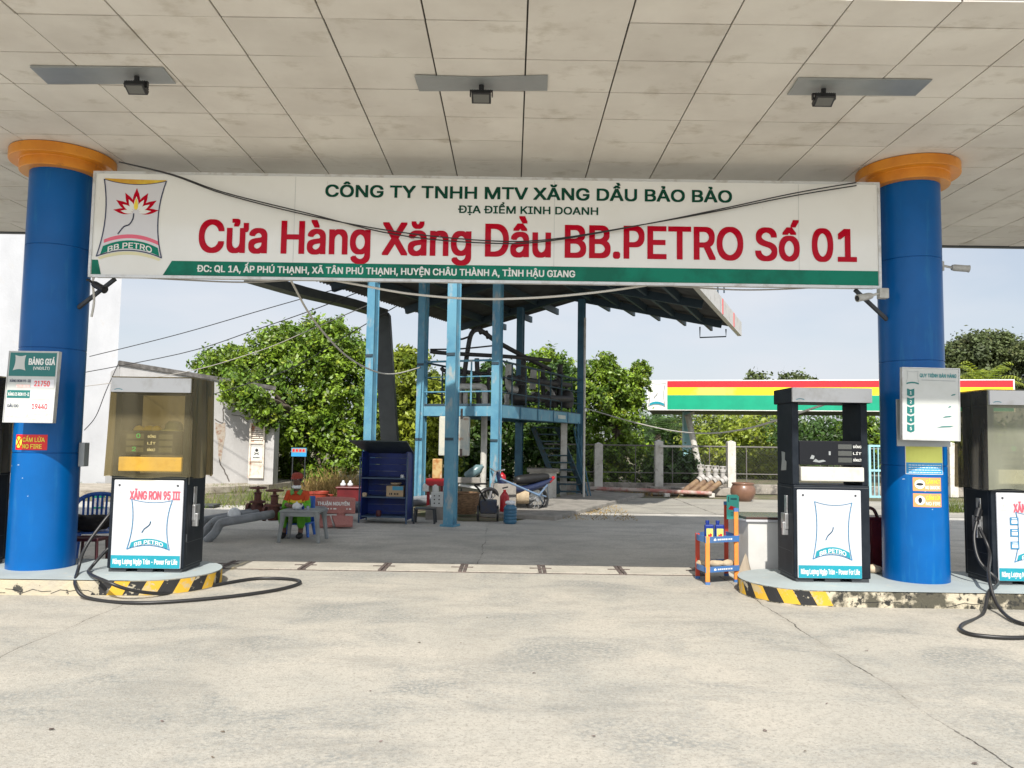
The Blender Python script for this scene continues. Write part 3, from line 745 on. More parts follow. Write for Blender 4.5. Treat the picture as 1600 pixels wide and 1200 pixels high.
def hose(pts, d, noz=None, r=.017):
    p = smooth_path(pts, 8); h = MB().tube(p, r, 9).build('hose', 'rubber', d, smooth='all')
    if noz:
        a, b = Vector(noz[0]), Vector(noz[1]); dr = (b - a).normalized(); mb = MB()
        mb.tube([a, a.lerp(b, .3), a.lerp(b, .32), b], [.016, .018, .03, .03], 10); mb.tube(smooth_path([b, b + dr * .06 + Vector((.0, 0, .02)), b + dr * .12 + Vector((0, 0, .0))], 4), .014, 8)
        mb.beam(a.lerp(b, .3) + Vector((0, -.045, -.02)), b + Vector((0, -.05, -.01)), .012, .016)
        mb.build('nozzle', 'rubber', h, smooth=True)
def film(x0, x1, y0, y1, z0, z1, m, label, name='plastic_cover', seed=1, cat='cover', flare=.02, front='cover_film_front'):
    """a loose bag of plastic film drawn over the head of a dispenser: folds in its sides, open underneath"""
    rng = random.Random(seed); t = thing(name, ((x0 + x1) / 2, (y0 + y1) / 2, z0), label, cat, 'plastic covers over dispenser heads')
    per = [(x0, y0), (x1, y0), (x1, y1), (x0, y1)]; N = [28, 22, 28, 22]; ring = []
    for k in range(4):
        a, b = per[k], per[(k + 1) % 4]
        for i in range(N[k]): ring.append((a[0] + (b[0] - a[0]) * i / N[k], a[1] + (b[1] - a[1]) * i / N[k], k, i / N[k]))
    H = 14; n = len(ring); vs = []; ph = [[rng.uniform(0, 6.28) for _ in range(4)] for _ in range(4)]
    for j in range(H + 1):
        v = j / H; z = z1 - (z1 - z0) * v
        for (x, y, k, u) in ring:
            amp = (.012 if k == 0 else .05) * (.15 + .85 * v) * math.sin(PI * u) ** .5 if k != 0 else .006 * v
            w = math.sin(u * 17 + ph[k][0] + v * 1.3) * .5 + math.sin(u * 31 + ph[k][1] - v * 2) * .3 + math.sin(u * 7 + ph[k][2]) * .4
            o = amp * w + flare * v + (.008 if k else 0)
            nx, ny = ((0, -1), (1, 0), (0, 1), (-1, 0))[k]
            cx_ = (x - (x0 + x1) / 2) / ((x1 - x0) / 2); cy_ = (y - (y0 + y1) / 2) / ((y1 - y0) / 2)
            vs.append((x + nx * o + (flare * v * cx_ if k in (0, 2) else 0), y + ny * o + (flare * v * cy_ if k in (1, 3) else 0), z + (.012 * math.sin(u * 9 + ph[k][3]) if j == H else 0)))
    fs = [(j * n + i, j * n + (i + 1) % n, (j + 1) * n + (i + 1) % n, (j + 1) * n + i) for j in range(H) for i in range(n)]
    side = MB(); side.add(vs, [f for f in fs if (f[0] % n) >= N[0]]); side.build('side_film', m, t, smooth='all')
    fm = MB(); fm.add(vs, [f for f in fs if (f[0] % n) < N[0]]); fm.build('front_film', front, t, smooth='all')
    tp = MB(); tp.add([(x0, y0, z1), (x1, y0, z1), (x1, y1, z1), (x0, y1, z1), ((x0 + x1) / 2, (y0 + y1) / 2, z1 + .012)], [(0, 1, 4), (1, 2, 4), (2, 3, 4), (3, 0, 4)]); tp.build('top_film', m, t)
    return t
LX = -3.80; RX = 3.375; R2 = 5.45; L2 = -5.98
dl = dispenser(LX, 'dark dispenser marked XĂNG RON 95 III, its head wrapped in yellowed plastic', (.045, .775), True, 'XĂNG RON 95 III', True, strip_m='strip_yellow', screens=((0, '2'), (1, '0')))
dr_ = dispenser(RX, 'uncovered dark dispenser with open window and white emblem panel beside the orange trolley', (.03, .70))
dr2 = dispenser(R2, 'dark dispenser cut off by the photo edge, its head wrapped in grimy plastic', (.045, .775), True, 'XĂNG RON 95 III', True, screens=((1, '0'),))
dl2 = dispenser(L2, 'dark dispenser mostly hidden behind the price-board pillar', (.045, .775), True, 'XĂNG RON 95 III', False)
film(LX - .43, LX + .43, DY - .033, DY + DD + .04, 1.145, 2.20, 'cover_film', 'yellowed plastic cover over the dispenser head by the price-board pillar', seed=2)
film(R2 - .43, R2 + .43, DY - .033, DY + DD + .04, 1.145, 2.20, 'cover_film_dark', 'blackened plastic cover over the dispenser head at the photo edge', seed=5, front='cover_film_pale')
film(L2 - .43, L2 + .43, DY - .033, DY + DD + .04, 1.145, 2.20, 'cover_film_dark', 'dark plastic cover on the dispenser behind the price-board pillar', seed=8, front='cover_film_dark')
# torn stickers on the uncovered dispenser, blue pictures on the one at the photo edge
x0 = RX - DW / 2; fs_ = Flat((x0 - .0005, DY + .36, 1.30), (0, -1, 0)); mb = MB()
decal(mb, fs_, [(0, 0), (.16, .01), (.17, .1), (.12, .12), (.13, .2), (.02, .21), (.03, .12)], .002); mb.build('torn_sticker', 'plate_grey', dr_)
mb = MB(); f4 = Flat((x0 + .08, DY + .01, 1.38)); decal(mb, f4, [(.13, .03), (.2, .02), (.27, .035), (.24, .05), (.19, .04), (.16, .06)], .003); decal(mb, f4, [(.1, .06), (.14, .055), (.15, .09), (.12, .1)], .003); decal(mb, f4, rect(.3, .32, .1, .14), .003); mb.build('scuffed_paint', 'plate_grey', dr_)
mb = MB(); f4 = Flat((R2 - DW / 2 + .045, DY - .022, KZ))
for y_ in (.62, .5, .37): decal(MB(), f4, rect(.13, .22, y_, y_ + .08), .005).build('blue_picture', 'teal_line', dr2)
for y_ in (.62, .5, .37): decal(mb, f4, rect(.145, .205, y_ + .015, y_ + .05), .007); stroke(mb, f4, [(.15, y_ + .065), (.2, y_ + .065)], .008, .007)
mb.build('picture_detail', 'sign_white', dr2)
mb = MB(); q = P(133, 710, 8.5); mb.box(q.x - .03, q.x + .035, 8.42, 8.52, q.z - .13, q.z + .13); tag(mb.build('switch_box', 'plate_grey', bevel=.006), 'narrow grey switch box on the far side of the price-board pillar', 'switch box')
# hoses
xl = LX - DW / 2
hose([(xl - .03, DY + .2, .80), (xl - .08, DY + .1, .70), (xl - .2, DY - .05, .42), G(122, 890, .20), G(118, 915, .12), G(140, 935, .02), G(220, 942, .02), G(340, 934, .02), G(430, 922, .02), G(468, 911, .02), G(455, 905, .02), G(400, 904, .02), G(330, 915, .02), G(260, 927, .02), G(205, 922, .1), G(165, 908, .19), G(140, 896, .2), G(143, 886, .2), (xl - .05, DY + .12, .38), (xl + .01, DY + .2, .4)], dl, ((xl - .06, DY + .13, .74), (xl - .01, DY + .2, .95)))
xr = R2 - DW / 2
hose([(xr - .06, DY + .16, .80), (xr - .13, DY + .1, .62), (xr - .14, DY, .4), (xr - .05, DY - .15, .22), P(1545, 925, 7.66), P(1535, 960, 7.42), G(1505, 975, .02), G(1503, 985, .02), G(1530, 993, .02), G(1600, 996, .02), G(1680, 985, .02), G(1690, 978, .02), G(1600, 975, .02), P(1560, 948, 7.5), P(1545, 900, 7.75), (xr - .02, DY + .02, .5), (xr - .06, DY + .12, .74)], dr2, ((xr - .07, DY + .16, .8), (xr - .02, DY + .18, .93)))
xr = RX - DW / 2
# hat and cloths left on top of the display inside the plastic
hm = MB(); hm.lathe([(.15, 0), (.155, .006), (.1, .018), (.095, .03), (.088, .075), (.06, .105), (.0, .11)], (LX + .15, DY + .2, 1.632), 20, sx=1.0, sy=.9)
tag(hm.build('hat', 'hat_olive', smooth='all'), 'olive cloth hat lying on the display inside the yellowed plastic cover', 'hat')
cl = MB()
for k, (a, b, r_) in enumerate(((-.22, .0, .05), (-.12, .03, .07), (-.03, .0, .05))): cl.lathe([(r_ * 1.2, 0), (r_ * 1.25, .012), (r_, .03), (r_ * .6, .05), (0, .056)], (LX + a, DY + .18 + b, 1.632), 12, sy=.6)
tag(cl.build('cleaning_cloth', 'yellow_cloth', smooth='all'), 'crumpled yellow cloth beside the hat inside the plastic cover', 'cloth')

# ================================================================== boards and stickers on the pillars
a = P(5, 659, 7.80); b = P(88, 550, 7.80); bw = b.x - a.x; bh = b.z - a.z
pbd = thing('price_board', (a.x + bw / 2, 7.8, a.z), 'white and green fuel price board fixed to the blue pillar', 'price board')
fr = Flat(a, (1, 0, .0), (.03, 0, 1))
mb = MB(); M = Matrix(((fr.r.x, -fr.n.x, fr.u.x, a.x), (fr.r.y, -fr.n.y, fr.u.y, a.y), (fr.r.z, -fr.n.z, fr.u.z, a.z), (0, 0, 0, 1)))
mb.box(0, bw, 0, .05, 0, bh, 0, M); mb.build('panel', 'board_white', pbd, bevel=.004)
mb = MB()
for q in ((-.006, bw + .006, -.006, 0), (-.006, bw + .006, bh, bh + .006)): mb.box(q[0], q[1], -.006, .052, q[2], q[3], 0, M)
for q in ((-.006, 0), (bw, bw + .006)): mb.box(q[0], q[1], -.0055, .0515, 0, bh, 0, M)
mb.build('frame', 'sign_frame', pbd)
YV = lambda v: bh * (1 - v)
decal(MB(), fr, rect(.012, bw - .012, YV(.35), YV(.015)), .002).build('green_header', 'board_green', pbd)
mb = MB(); q = arcpts(bw * .13, YV(.05), bw * .35, YV(.05), -.012, 6) + arcpts(bw * .35, YV(.05), bw * .36, YV(.27), -.012, 6, True)[1:] + arcpts(bw * .36, YV(.27), bw * .1, YV(.27), .014, 6)[1:] + arcpts(bw * .1, YV(.27), bw * .13, YV(.05), .012, 6, True)[1:-1]
decal(mb, fr, q, .003).build('header_emblem', 'board_white', pbd)
mb = MB(); lettering(mb, fr, 'BẢNG GIÁ', bw * .42, bw * .95, YV(.185), bh * .085, .003, .024); lettering(mb, fr, '(VNĐ/LÍT)', bw * .52, bw * .85, YV(.255), bh * .04, .003, .012); mb.build('header_lettering', 'sign_white', pbd)
mb = MB()
for v0, v1 in ((.395, .51), (.55, .67), (.71, .84)): decal(mb, fr, rect(bw * .50, bw * .97, YV(v1), YV(v0)), .002)
mb.build('number_slot', 'logo_ground', pbd)
mb = MB(); lettering(mb, fr, '21750', bw * .57, bw * .88, YV(.49), bh * .075, .003, .015); mb.build('price_digits', 'price_red', pbd); mb = MB(); lettering(mb, fr, '19440', bw * .56, bw * .87, YV(.815), bh * .075, .003, .015); mb.build('price_digits', 'price_red', pbd)
mb = MB(); lettering(mb, fr, 'XĂNG RON 95-III', bw * .06, bw * .49, YV(.435), bh * .036, .003, .01); lettering(mb, fr, 'DẦU DO', bw * .06, bw * .28, YV(.79), bh * .036, .003, .01); mb.build('grade_lettering', 'text_navy', pbd)
decal(MB(), fr, rect(bw * .03, bw * .5, YV(.66), YV(.55)), .0025).build('green_label', 'board_green', pbd)
mb = MB(); lettering(mb, fr, 'XĂNG E5 RON 92-II', bw * .05, bw * .485, YV(.63), bh * .045, .0045, .01); mb.build('label_lettering', 'sign_white', pbd)
mb = MB(); decal(mb, fr, rect(bw * .2, bw * .48, YV(.51), YV(.47)), .002); decal(mb, fr, rect(bw * .05, bw * .48, YV(.93), YV(.885)), .002); decal(mb, fr, rect(bw * .5, bw * .97, YV(.965), YV(.875)), .0022); mb.build('faded_lettering', 'faded_red', pbd)

def ang(c, px): # angle on a pillar's face seen at the column px
    x = P(px, 700, c.y - PR * .95).x; return math.asin(max(-1, min(1, (x - c.x) / PR)))
def zat(py, px, Y): return P(px, py, Y).z
a0 = ang(LP, 22); fr = Round(LP, PR, a0, zat(703, 45, 8.1)); w = PR * (ang(LP, 71) - a0); h = zat(679, 45, 8.1) - fr.z
nf = MB(); strip(nf, fr, 0, w, 0, h, .003, 0, 10)
nfo = nf.build('warning_sticker', 'sticker_red'); tag(nfo, 'red CẤM LỬA NO FIRE sticker on the blue pillar under the price board', 'sticker')
mb = MB(); decal(mb, fr, [(w * .14 + .045 * math.cos(i * PI / 10), h * .5 + .06 * math.sin(i * PI / 10)) for i in range(20)], .005); lettering(mb, fr, 'CẤM LỬA', w * .3, w * .93, h * .53, h * .27, .005, .016); lettering(mb, fr, 'NO FIRE', w * .3, w * .86, h * .1, h * .27, .005, .016); mb.build('sticker_lettering', 'sticker_yellow', nfo)
mb = MB(); stroke(mb, fr, [(w * .06, h * .25), (w * .22, h * .75)], .012, .007); stroke(mb, fr, [(w * .06, h * .75), (w * .22, h * .25)], .012, .0075); mb.build('crossed_match', 'sign_red', nfo)

a = P(1411, 686, 7.82); b = P(1496, 576, 7.82); bw = b.x - a.x; bh = b.z - a.z
prb = thing('procedure_board', (a.x + bw / 2, 7.82, a.z), 'white board headed QUY TRÌNH BÁN HÀNG with five green step arrows', 'notice board')
fr = Flat(a, (1, 0, -.01), (0.02, 0, 1)); M = Matrix(((fr.r.x, -fr.n.x, fr.u.x, a.x), (fr.r.y, -fr.n.y, fr.u.y, a.y), (fr.r.z, -fr.n.z, fr.u.z, a.z), (0, 0, 0, 1)))
MB().box(0, bw, 0, .045, 0, bh, 0, M).build('panel', 'board_white', prb, bevel=.004)
mb = MB()
for q in ((-.008, bw + .008, -.008, 0), (-.008, bw + .008, bh, bh + .008)): mb.box(q[0], q[1], -.006, .048, q[2], q[3], 0, M)
for q in ((-.008, 0), (bw, bw + .008)): mb.box(q[0], q[1], -.0055, .0475, 0, bh, 0, M)
mb.build('frame', 'sign_frame', prb)
mb = MB(); lettering(mb, fr, 'QUY TRÌNH BÁN HÀNG', bw * .30, bw * .95, bh * .875, bh * .05, .003, .014); mb.build('title_lettering', 'text_teal', prb)
mb = MB(); stroke(mb, fr, [(bw * .33, bh * .835), (bw * .93, bh * .83)], .006, .003); q = arcpts(bw * .07, bh * .96, bw * .27, bh * .96, -.01, 6); stroke(mb, fr, q, .003, .003); stroke(mb, fr, arcpts(bw * .07, bh * .96, bw * .06, bh * .8, .008, 6, True), .003, .003); stroke(mb, fr, arcpts(bw * .27, bh * .96, bw * .28, bh * .8, -.008, 6, True), .003, .003); mb.build('faded_emblem', 'plate_grey', prb)
mb = MB(); decal(mb, fr, arcpts(bw * .06, bh * .79, bw * .28, bh * .79, .012, 6) + arcpts(bw * .06, bh * .77, bw * .28, bh * .77, .012, 6)[::-1], .003)
for k in range(5):
    y = bh * (.62 - .125 * k); decal(mb, fr, [(bw * .07, y - .004), (bw * .135, y - .018), (bw * .2, y - .004), (bw * .2, y + .066), (bw * .135, y + .054), (bw * .07, y + .066)], .003)
for x_, y_, w_ in ((.85, .62, .09), (.7, .31, .17), (.8, .45, .06), (.6, .17, .3)): decal(mb, fr, [(bw * x_, bh * y_), (bw * (x_ + w_ * .8), bh * (y_ + .012)), (bw * (x_ + w_), bh * (y_ + .03)), (bw * (x_ + w_ * .3), bh * (y_ + .022))], .002)
mb.build('step_arrow', 'board_green', prb)
mb = MB()
for k in range(5): lettering(mb, fr, str(k + 1), bw * .118, bw * .152, bh * (.62 - .125 * k) + .006, bh * .042, .005, .008)
mb.build('step_number', 'sign_white', prb)
a = P(1402, 697, 7.98); b = P(1484, 640, 7.98)
mb = MB(); mb.box(a.x, b.x, 7.98, 7.995, a.z, b.z + .1); tag(mb.build('backing_plate', 'plate_grey', bevel=.003), 'plain grey plate behind the bottom of the five-step board', 'plate')
def psticker(px0, px1, py0, py1, m, label, name='sticker', k=.003):
    Y = RP.y - PR * .97; a0 = ang(RP, px0); fr = Round(RP, PR, a0, zat(py1, px0, Y)); w = PR * (ang(RP, px1) - a0); h = zat(py0, px0, Y) - fr.z
    o = strip(MB(), fr, 0, w, 0, h, k, 0, 10).build(name, m); tag(o, label, 'sticker'); return o, fr, w, h
o, fr, w, h = psticker(1419, 1474, 697, 741, 'white_paint', 'lime and blue notice pasted under the five-step board', 'paper_notice')
strip(MB(), fr, .008, w - .008, h * .42, h - .004, .005, 0, 10).build('lime_field', 'sticker_lime', o); strip(MB(), fr, .008, w - .008, .006, h * .41, .005, 0, 10).build('blue_field', 'sticker_blue', o)
mb = MB(); rr = random.Random(2)
for k in range(4):
    x = w * .08
    while x < w * .9:
        q = rr.uniform(.008, .03); strip(mb, fr, x, min(x + q, w * .92), h * (.06 + .085 * k), h * (.06 + .085 * k) + .007, .007, 0, 1); x += q + .006
mb.build('fine_print', 'sign_white', o)
for (y0_, y1_, lab, wd1, wd2, who) in ((746, 767, 'orange CẤM HÚT THUỐC NO SMOKING sticker, upper of two on the pillar', 'CẤM HÚT', 'NO SMOKING', 0), (771, 792, 'orange CẤM LỬA NO FIRE sticker, lower of two on the pillar', 'CẤM LỬA', 'NO FIRE', 1)):
    o, fr, w, h = psticker(1427, 1469, y0_, y1_, 'sticker_orange', lab, 'warning_sticker')
    mb = MB(); lettering(mb, fr, wd1, w * .42, w * .94, h * .55, h * .27, .005, .014); mb.build('upper_lettering', 'sticker_yellow', o)
    mb = MB(); lettering(mb, fr, wd2, w * .4, w * .94, h * .14, h * .25, .005, .014); decal(mb, fr, [(w * .22 + .048 * math.cos(i * PI / 10), h * .5 + .048 * math.sin(i * PI / 10)) for i in range(20)], .005); mb.build('lower_lettering', 'sign_white', o)
    mb = MB(); decal(mb, fr, [(w * .22 + (.035 if not who else .018) * math.cos(i * PI / 6), h * .5 + (.014 if not who else .03) * math.sin(i * PI / 6)) for i in range(12)], .007); mb.build('symbol', 'black', o)
# ================================================================== cables and cameras
def cable(name, pts, r, m, label, group=None):
    o = MB().tube(smooth_path(pts, 6), r, 6).build(name, m, smooth='all'); return tag(o, label, 'cable', group)
YS = SY - .05
mb = MB(); rr = random.Random(4)
for k, dz in ((0, 0), (1, 5)):
    pts = [P(x, y + dz * math.sin(PI * i / 7) * (1 if i > 3 else -.6), YS - .01 * k) for i, (x, y) in enumerate(((186, 253), (270, 274), (350, 303), (480, 336), (620, 362), (760, 376), (860, 374), (1010, 350), (1120, 330), (1240, 306), (1338, 290)))]
    mb.tube(smooth_path(pts, 6), .007, 6)
tag(mb.build('cable_pair', 'cable_black', smooth='all'), 'pair of thin black cables sagging across the face of the banner', 'cable')
cable('cable', [P(x, y, SY + .02) for x, y in ((176, 268), (162, 275), (157, 300), (154, 360), (150, 420), (145, 440), (147, 470), (143, 495))], .012, 'cable_white', 'pale cable running down beside the lotus end of the banner')
cable('cable', [P(x, y, SY + .06) for x, y in ((190, 432), (280, 437), (380, 441), (470, 437), (530, 434))], .009, 'cable_grey', 'grey cable drooping under the address lettering of the banner')
cable('cable', [P(x, y, SY + .1) for x, y in ((500, 434), (560, 445), (640, 459), (740, 467), (840, 465), (930, 457), (1010, 446))], .013, 'cable_white', 'thick white cable sagging under the middle of the banner')
cable('cable', [P(x, y, SY + .06) for x, y in ((1000, 443), (1080, 449), (1160, 453), (1240, 451), (1310, 446))], .009, 'cable_grey', 'grey cable drooping under the plain green end of the banner')
cable('cable', [P(454, 437, 8.4), P(490, 500, 9.6), P(540, 555, 11.2), P(585, 580, 13), P(618, 584, 15), P(657, 574, 17.4)], .014, 'cable_white', 'thick pale cable hanging from the banner to the blue shed column')
for k, (pts, lab) in enumerate((([(140, 557, 21), (280, 522, 20), (425, 480, 19), (620, 425, 17)], 'highest of the four dark wires crossing the sky to the shed'),
                                ([(60, 595, 21), (280, 553, 20), (400, 515, 19), (500, 480, 18), (600, 440, 17)], 'second highest of the four dark wires crossing the sky to the shed'),
                                ([(60, 612, 21), (270, 585, 20), (400, 550, 19), (490, 513, 18), (590, 470, 17)], 'wire to the shed that passes in front of the ficus crown'),
                                ([(330, 617, 20), (450, 578, 19), (540, 525, 18), (620, 478, 17)], 'lowest of the four wires to the shed, crossing the ficus crown'))):
    cable('wire', [P(*q) for q in pts], .011, 'cable_black' if k != 2 else 'cable_grey', lab, 'wires strung to the shed')
cable('cable', [P(913, 637, 20.2), P(980, 657, 18), P(1050, 673, 16), P(1110, 677, 14), P(1165, 670, 12), P(1215, 656, 10), P(1300, 628, 9.2)], .014, 'cable_white', 'white cable sagging between the shed pole and the uncovered dispenser')
cable('cable', [P(132, 672, 19), P(150, 650, 20), P(166, 610, 21), P(184, 570, 21.6)], .012, 'cable_black', 'black cables hanging down the corner of the small white house')
def camera_thing(c, d, label, box):
    c = Vector(c); d = Vector(d).normalized(); t = thing('security_camera', c, label, 'security camera')
    mb = MB(); mb.tube([c, c + d * .03, c + d * .16, c + d * .18], [.03, .038, .038, .042], 12); mb.build('body', 'box_grey' if box else 'lamp_black', t, smooth=True)
    MB().tube([c + d * .1785, c + d * .184], .03, 12).build('lens', 'black', t)
    mb = MB(); mb.tube([c, c - d * .07 + Vector((0, 0, .01)), c - d * .1], .014, 8)
    mb.build('arm', 'box_grey' if box else 'lamp_black', t, smooth=True)
    if box:
        q = c - d * .14; MB().box(q.x - .05, q.x + .05, q.y - .04, q.y + .04, q.z - .055, q.z + .055).build('junction_box', 'box_grey', t, bevel=.008)
camera_thing(P(146, 443, 8.12), (.75, -.25, -.38), 'black tube camera under the lotus end of the banner', False)
camera_thing(P(1362, 462, 8.1), (-.9, -.2, -.2), 'white camera on a box where the banner meets the pillar with the five-step board', True)
camera_thing(P(1487, 418, 8.4), (.95, -.15, -.1), 'white camera on the outer side of the pillar with the five-step board', True)

# ================================================================== things round the islands
mat('orange_plastic', (.82, .27, .05), (.7, .22, .04), 6, rough=.45)
mat('red_plastic', (.5, .05, .02), rough=.45)
mat('shelf_blue', (.06, .17, .42), (.08, .16, .32), 8, rough=.4)
mat('bottle_blue', (.008, .03, .22), rough=.3)
mat('card_teal', (.08, .52, .42), rough=.5)
mat('cloth_tan', (.5, .4, .27), (.38, .3, .2), 12, rough=.95, bump=.6, bscale=40)
mat('counter_white', (.62, .62, .6), (.55, .55, .53), 3, rough=.5)
mat('counter_dark', (.08, .05, .045), rough=.25, coat=.3)
mat('cardboard', (.55, .47, .36), (.48, .4, .3), 4, rough=.9)
mat('dark_red', (.13, .01, .013), (.09, .008, .01), 5, rough=.4)
mat('stone', (.62, .5, .36), rough=.6)
mat('chair_blue', (.025, .13, .52), (.03, .12, .42), 7, rough=.4)
mat('jacket_black', (.012, .011, .012), rough=.9, bump=.4, bscale=30)
mat('maroon', (.06, .008, .012), rough=.5)
mat('pail_white', (.75, .72, .7), (.7, .3, .22), 14, .52, .62, rough=.4)
mat('pail_green', (.02, .36, .2), rough=.4)
T0 = Vector((2.42, 8.93, 0))
tr = thing('display_trolley', T0, 'orange and blue plastic display trolley with two half-oval shelves beside the uncovered dispenser', 'trolley')
def zt(y, px=1120, Y=8.85): return P(px, y, Y).z
legs = [(P(1105.5, 900, 8.76).x, 8.76, 'orange_plastic', zt(837), 'leg'), (P(1150.5, 900, 8.95).x, 8.95, 'orange_plastic', zt(800), 'leg'), (P(1090, 900, 9.15).x, 9.15, 'red_plastic', zt(838), 'leg'), (P(1135, 890, 9.35).x, 9.35, 'red_plastic', zt(794), 'leg')]
for x, y, m, ztop, nm in legs:
    mb = MB(); mb.box(x - .024, x + .024, y - .015, y + .015, .03, ztop)
    o = mb.build(nm, m, tr, bevel=.004); MB().box(x - .026, x + .026, y - .017, y + .017, 0, .03).build('foot', 'shelf_blue', o)
    if ztop > .6: MB().box(x - .026, x + .026, y - .017, y + .017, ztop, ztop + .04).build('leg_cap', 'shelf_blue', o)
fl, frr, bl, br_ = [Vector((q[0], q[1], 0)) for q in legs]
def shelf(zb, zh, nm):
    front = fl.copy(); end = frr.copy(); ring = [end + Vector((.03, -.02, 0)), front + Vector((-.03, -.02, 0))]
    for i in range(1, 9):
        t = i / 8; p = fl.lerp(bl, t) + Vector((-.05 * math.sin(PI * t), .02, 0)); ring.append(p)
    for i in range(1, 6): ring.append(bl.lerp(br_, i / 5) + Vector((0, .03 + .04 * math.sin(PI * i / 5), 0)))
    n = len(ring); mb = MB(); vs = [(p.x, p.y, zb) for p in ring] + [(p.x, p.y, zb + zh) for p in ring]
    cen = sum(ring, Vector()) / n; inn = [cen + (p - cen) * .95 for p in ring]
    vs += [(p.x, p.y, zb + zh) for p in inn] + [(p.x, p.y, zb + .02) for p in inn]
    fs = [tuple(range(n))[::-1]]
    for i in range(n):
        j = (i + 1) % n; fs += [(i, j, n + j, n + i), (n + i, n + j, 2 * n + j, 2 * n + i), (2 * n + i, 2 * n + j, 3 * n + j, 3 * n + i)]
    fs.append(tuple(3 * n + i for i in range(n))); mb.add(vs, fs); o = mb.build('shelf', 'shelf_blue', tr)
    f = Flat((ring[1].x, ring[1].y, zb), (ring[0] - ring[1])); w = (ring[0] - ring[1]).length; mb = MB()
    rr = random.Random(3); x = w * .36
    while x < w * .8:
        q = rr.uniform(.012, .028); decal(mb, f, rect(x, x + q, zh * .35, zh * .62), .002); x += q + .008
    decal(mb, f, [(w * .25, zh * .3), (w * .32, zh * .3), (w * .32, zh * .55), (w * .285, zh * .75), (w * .25, zh * .55)], .002)
    mb.build('shelf_lettering', 'sign_white', o); return o
zs1 = zt(847); zs2 = zt(893)
shelf(zs1, .068, 'upper'); shelf(zs2, .062, 'lower')
f = Flat(Vector((P(1136, 812, 9.2).x, 9.2, zt(811, 1140, 9.2))), (.92, .05, 0)); w = .145; h = zt(773, 1140, 9.2) - f.o.z
cd_ = MB(); q = [(0, 0), (w, 0), (w, h * .93), (w * .85, h), (w * .1, h), (0, h * .97)]
cd_.add([f.pt(x, y, 0) for x, y in q] + [f.pt(x, y, -.012) for x, y in q], [tuple(range(6)), tuple(range(6, 12))[::-1]] + [(i, i + 6, (i + 1) % 6 + 6, (i + 1) % 6) for i in range(6)])
card = cd_.build('leaflet_card', 'card_teal'); tag(card, 'teal leaflet card standing between the tall legs of the orange trolley', 'card')
mb = MB(); decal(mb, f, rect(w * .1, w * .16, h * .7, h * .92), .002)
for k in range(7): decal(mb, f, rect(w * (.3 + .075 * k), w * (.355 + .075 * k), h * .79, h * .86), .002)
for k in range(3): decal(mb, f, rect(w * .3, w * (.6 - .05 * k), h * (.26 - .06 * k), h * (.275 - .06 * k)), .002)
mb.build('card_lettering', 'text_navy', card)
mb = MB(); decal(mb, f, [(w * .1, h * .4), (w * .6, h * .36), (w * .75, h * .48), (w * .3, h * .55)], .002); mb.build('card_picture', 'sticker_red', card)
for (px, lab) in ((1108, 'blue engine oil bottle with lime label on the trolley, beside its low leg'), (1124, 'blue engine oil bottle with lime label on the trolley, nearer the teal card')):
    c = P(px, 836, 8.93); c.z = zs1 + .02; b = thing('oil_bottle', c, lab, 'bottle', 'oil bottles on the trolley'); hh = .2
    mb = MB(); mb.box(c.x - .052, c.x + .052, c.y - .028, c.y + .028, c.z, c.z + hh * .85); o = mb.build('body', 'bottle_blue', b, bevel=.014)
    MB().lathe([(.019, hh * .85), (.019, hh * .93), (.023, hh * .93), (.023, hh * 1.08)], (c.x - .02, c.y, c.z), 14).build('cap', 'bottle_blue', b, smooth=True)
    f = Flat((c.x - .052, c.y - .0285, c.z)); decal(MB(), f, rect(.015, .09, .02, .125), .001).build('label', 'sticker_lime', b)
    mb = MB(); decal(mb, f, [(.03, .035), (.07, .03), (.08, .06), (.06, .075), (.045, .055), (.035, .07)], .002); mb.build('label_picture', 'price_red', b)
def lump(mb, c, rx, ry, rz, seed, n=14):
    r_ = random.Random(seed); prof = [(0.02, 0)] + [(math.sin(PI * (i + .6) / 7) ** .8, (1 - math.cos(PI * (i + .6) / 7)) / 2) for i in range(6)] + [(.05, 1)]
    k = len(mb.v); mb.lathe([(max(.02, a) * rx, z * rz) for a, z in prof], c, n, sy=ry / rx)
    for i in range(k, len(mb.v)):
        v = mb.v[i]; q = .16 * math.sin(v[0] * 40 + seed) * math.sin(v[1] * 31 + seed * 2) + r_.uniform(-.05, .05); mb.v[i] = (v[0] + (v[0] - c[0]) * q, v[1] + (v[1] - c[1]) * q, v[2] + (v[2] - c[2]) * q * .5)
for px, rx, rz, lab, m, sd in ((1097, .07, .075, 'tan work glove on the lower trolley shelf beside the low red leg', 'cloth_tan', 1), (1119, .09, .08, 'tan work glove in the middle of the lower trolley shelf', 'cloth_tan', 2), (1137, .085, .085, 'crumpled tan rag on the lower trolley shelf nearest the tall legs', 'cloth_tan', 3)):
    c = P(px, 888, 9.05); c.z = zs2 + .02; mb = MB(); lump(mb, c, rx, .06, rz, sd); tag(mb.build('work_glove' if sd < 3 else 'rag', m, smooth='all'), lab, 'glove' if sd < 3 else 'rag')
# bent cardboard sheet leaning behind the trolley
a, b, c = P(1160, 904, 9.0), P(1166, 862, 9.12), P(1173, 890, 8.95); a.z = 0; d = P(1150, 915, 9.1); d.z = 0
mb = MB(); e = Vector((0, .012, 0)); pts = [d, Vector((c.x, c.y, .1)), c, b, P(1153, 895, 9.15)]; n = len(pts)
mb.add(pts + [p + e for p in pts], [tuple(range(n)), tuple(range(n, 2 * n))[::-1]] + [(i, i + n, (i + 1) % n + n, (i + 1) % n) for i in range(n)])
tag(mb.build('cardboard_sheet', 'cardboard'), 'pointed pale cardboard sheet leaning between the trolley and the white counter', 'cardboard')
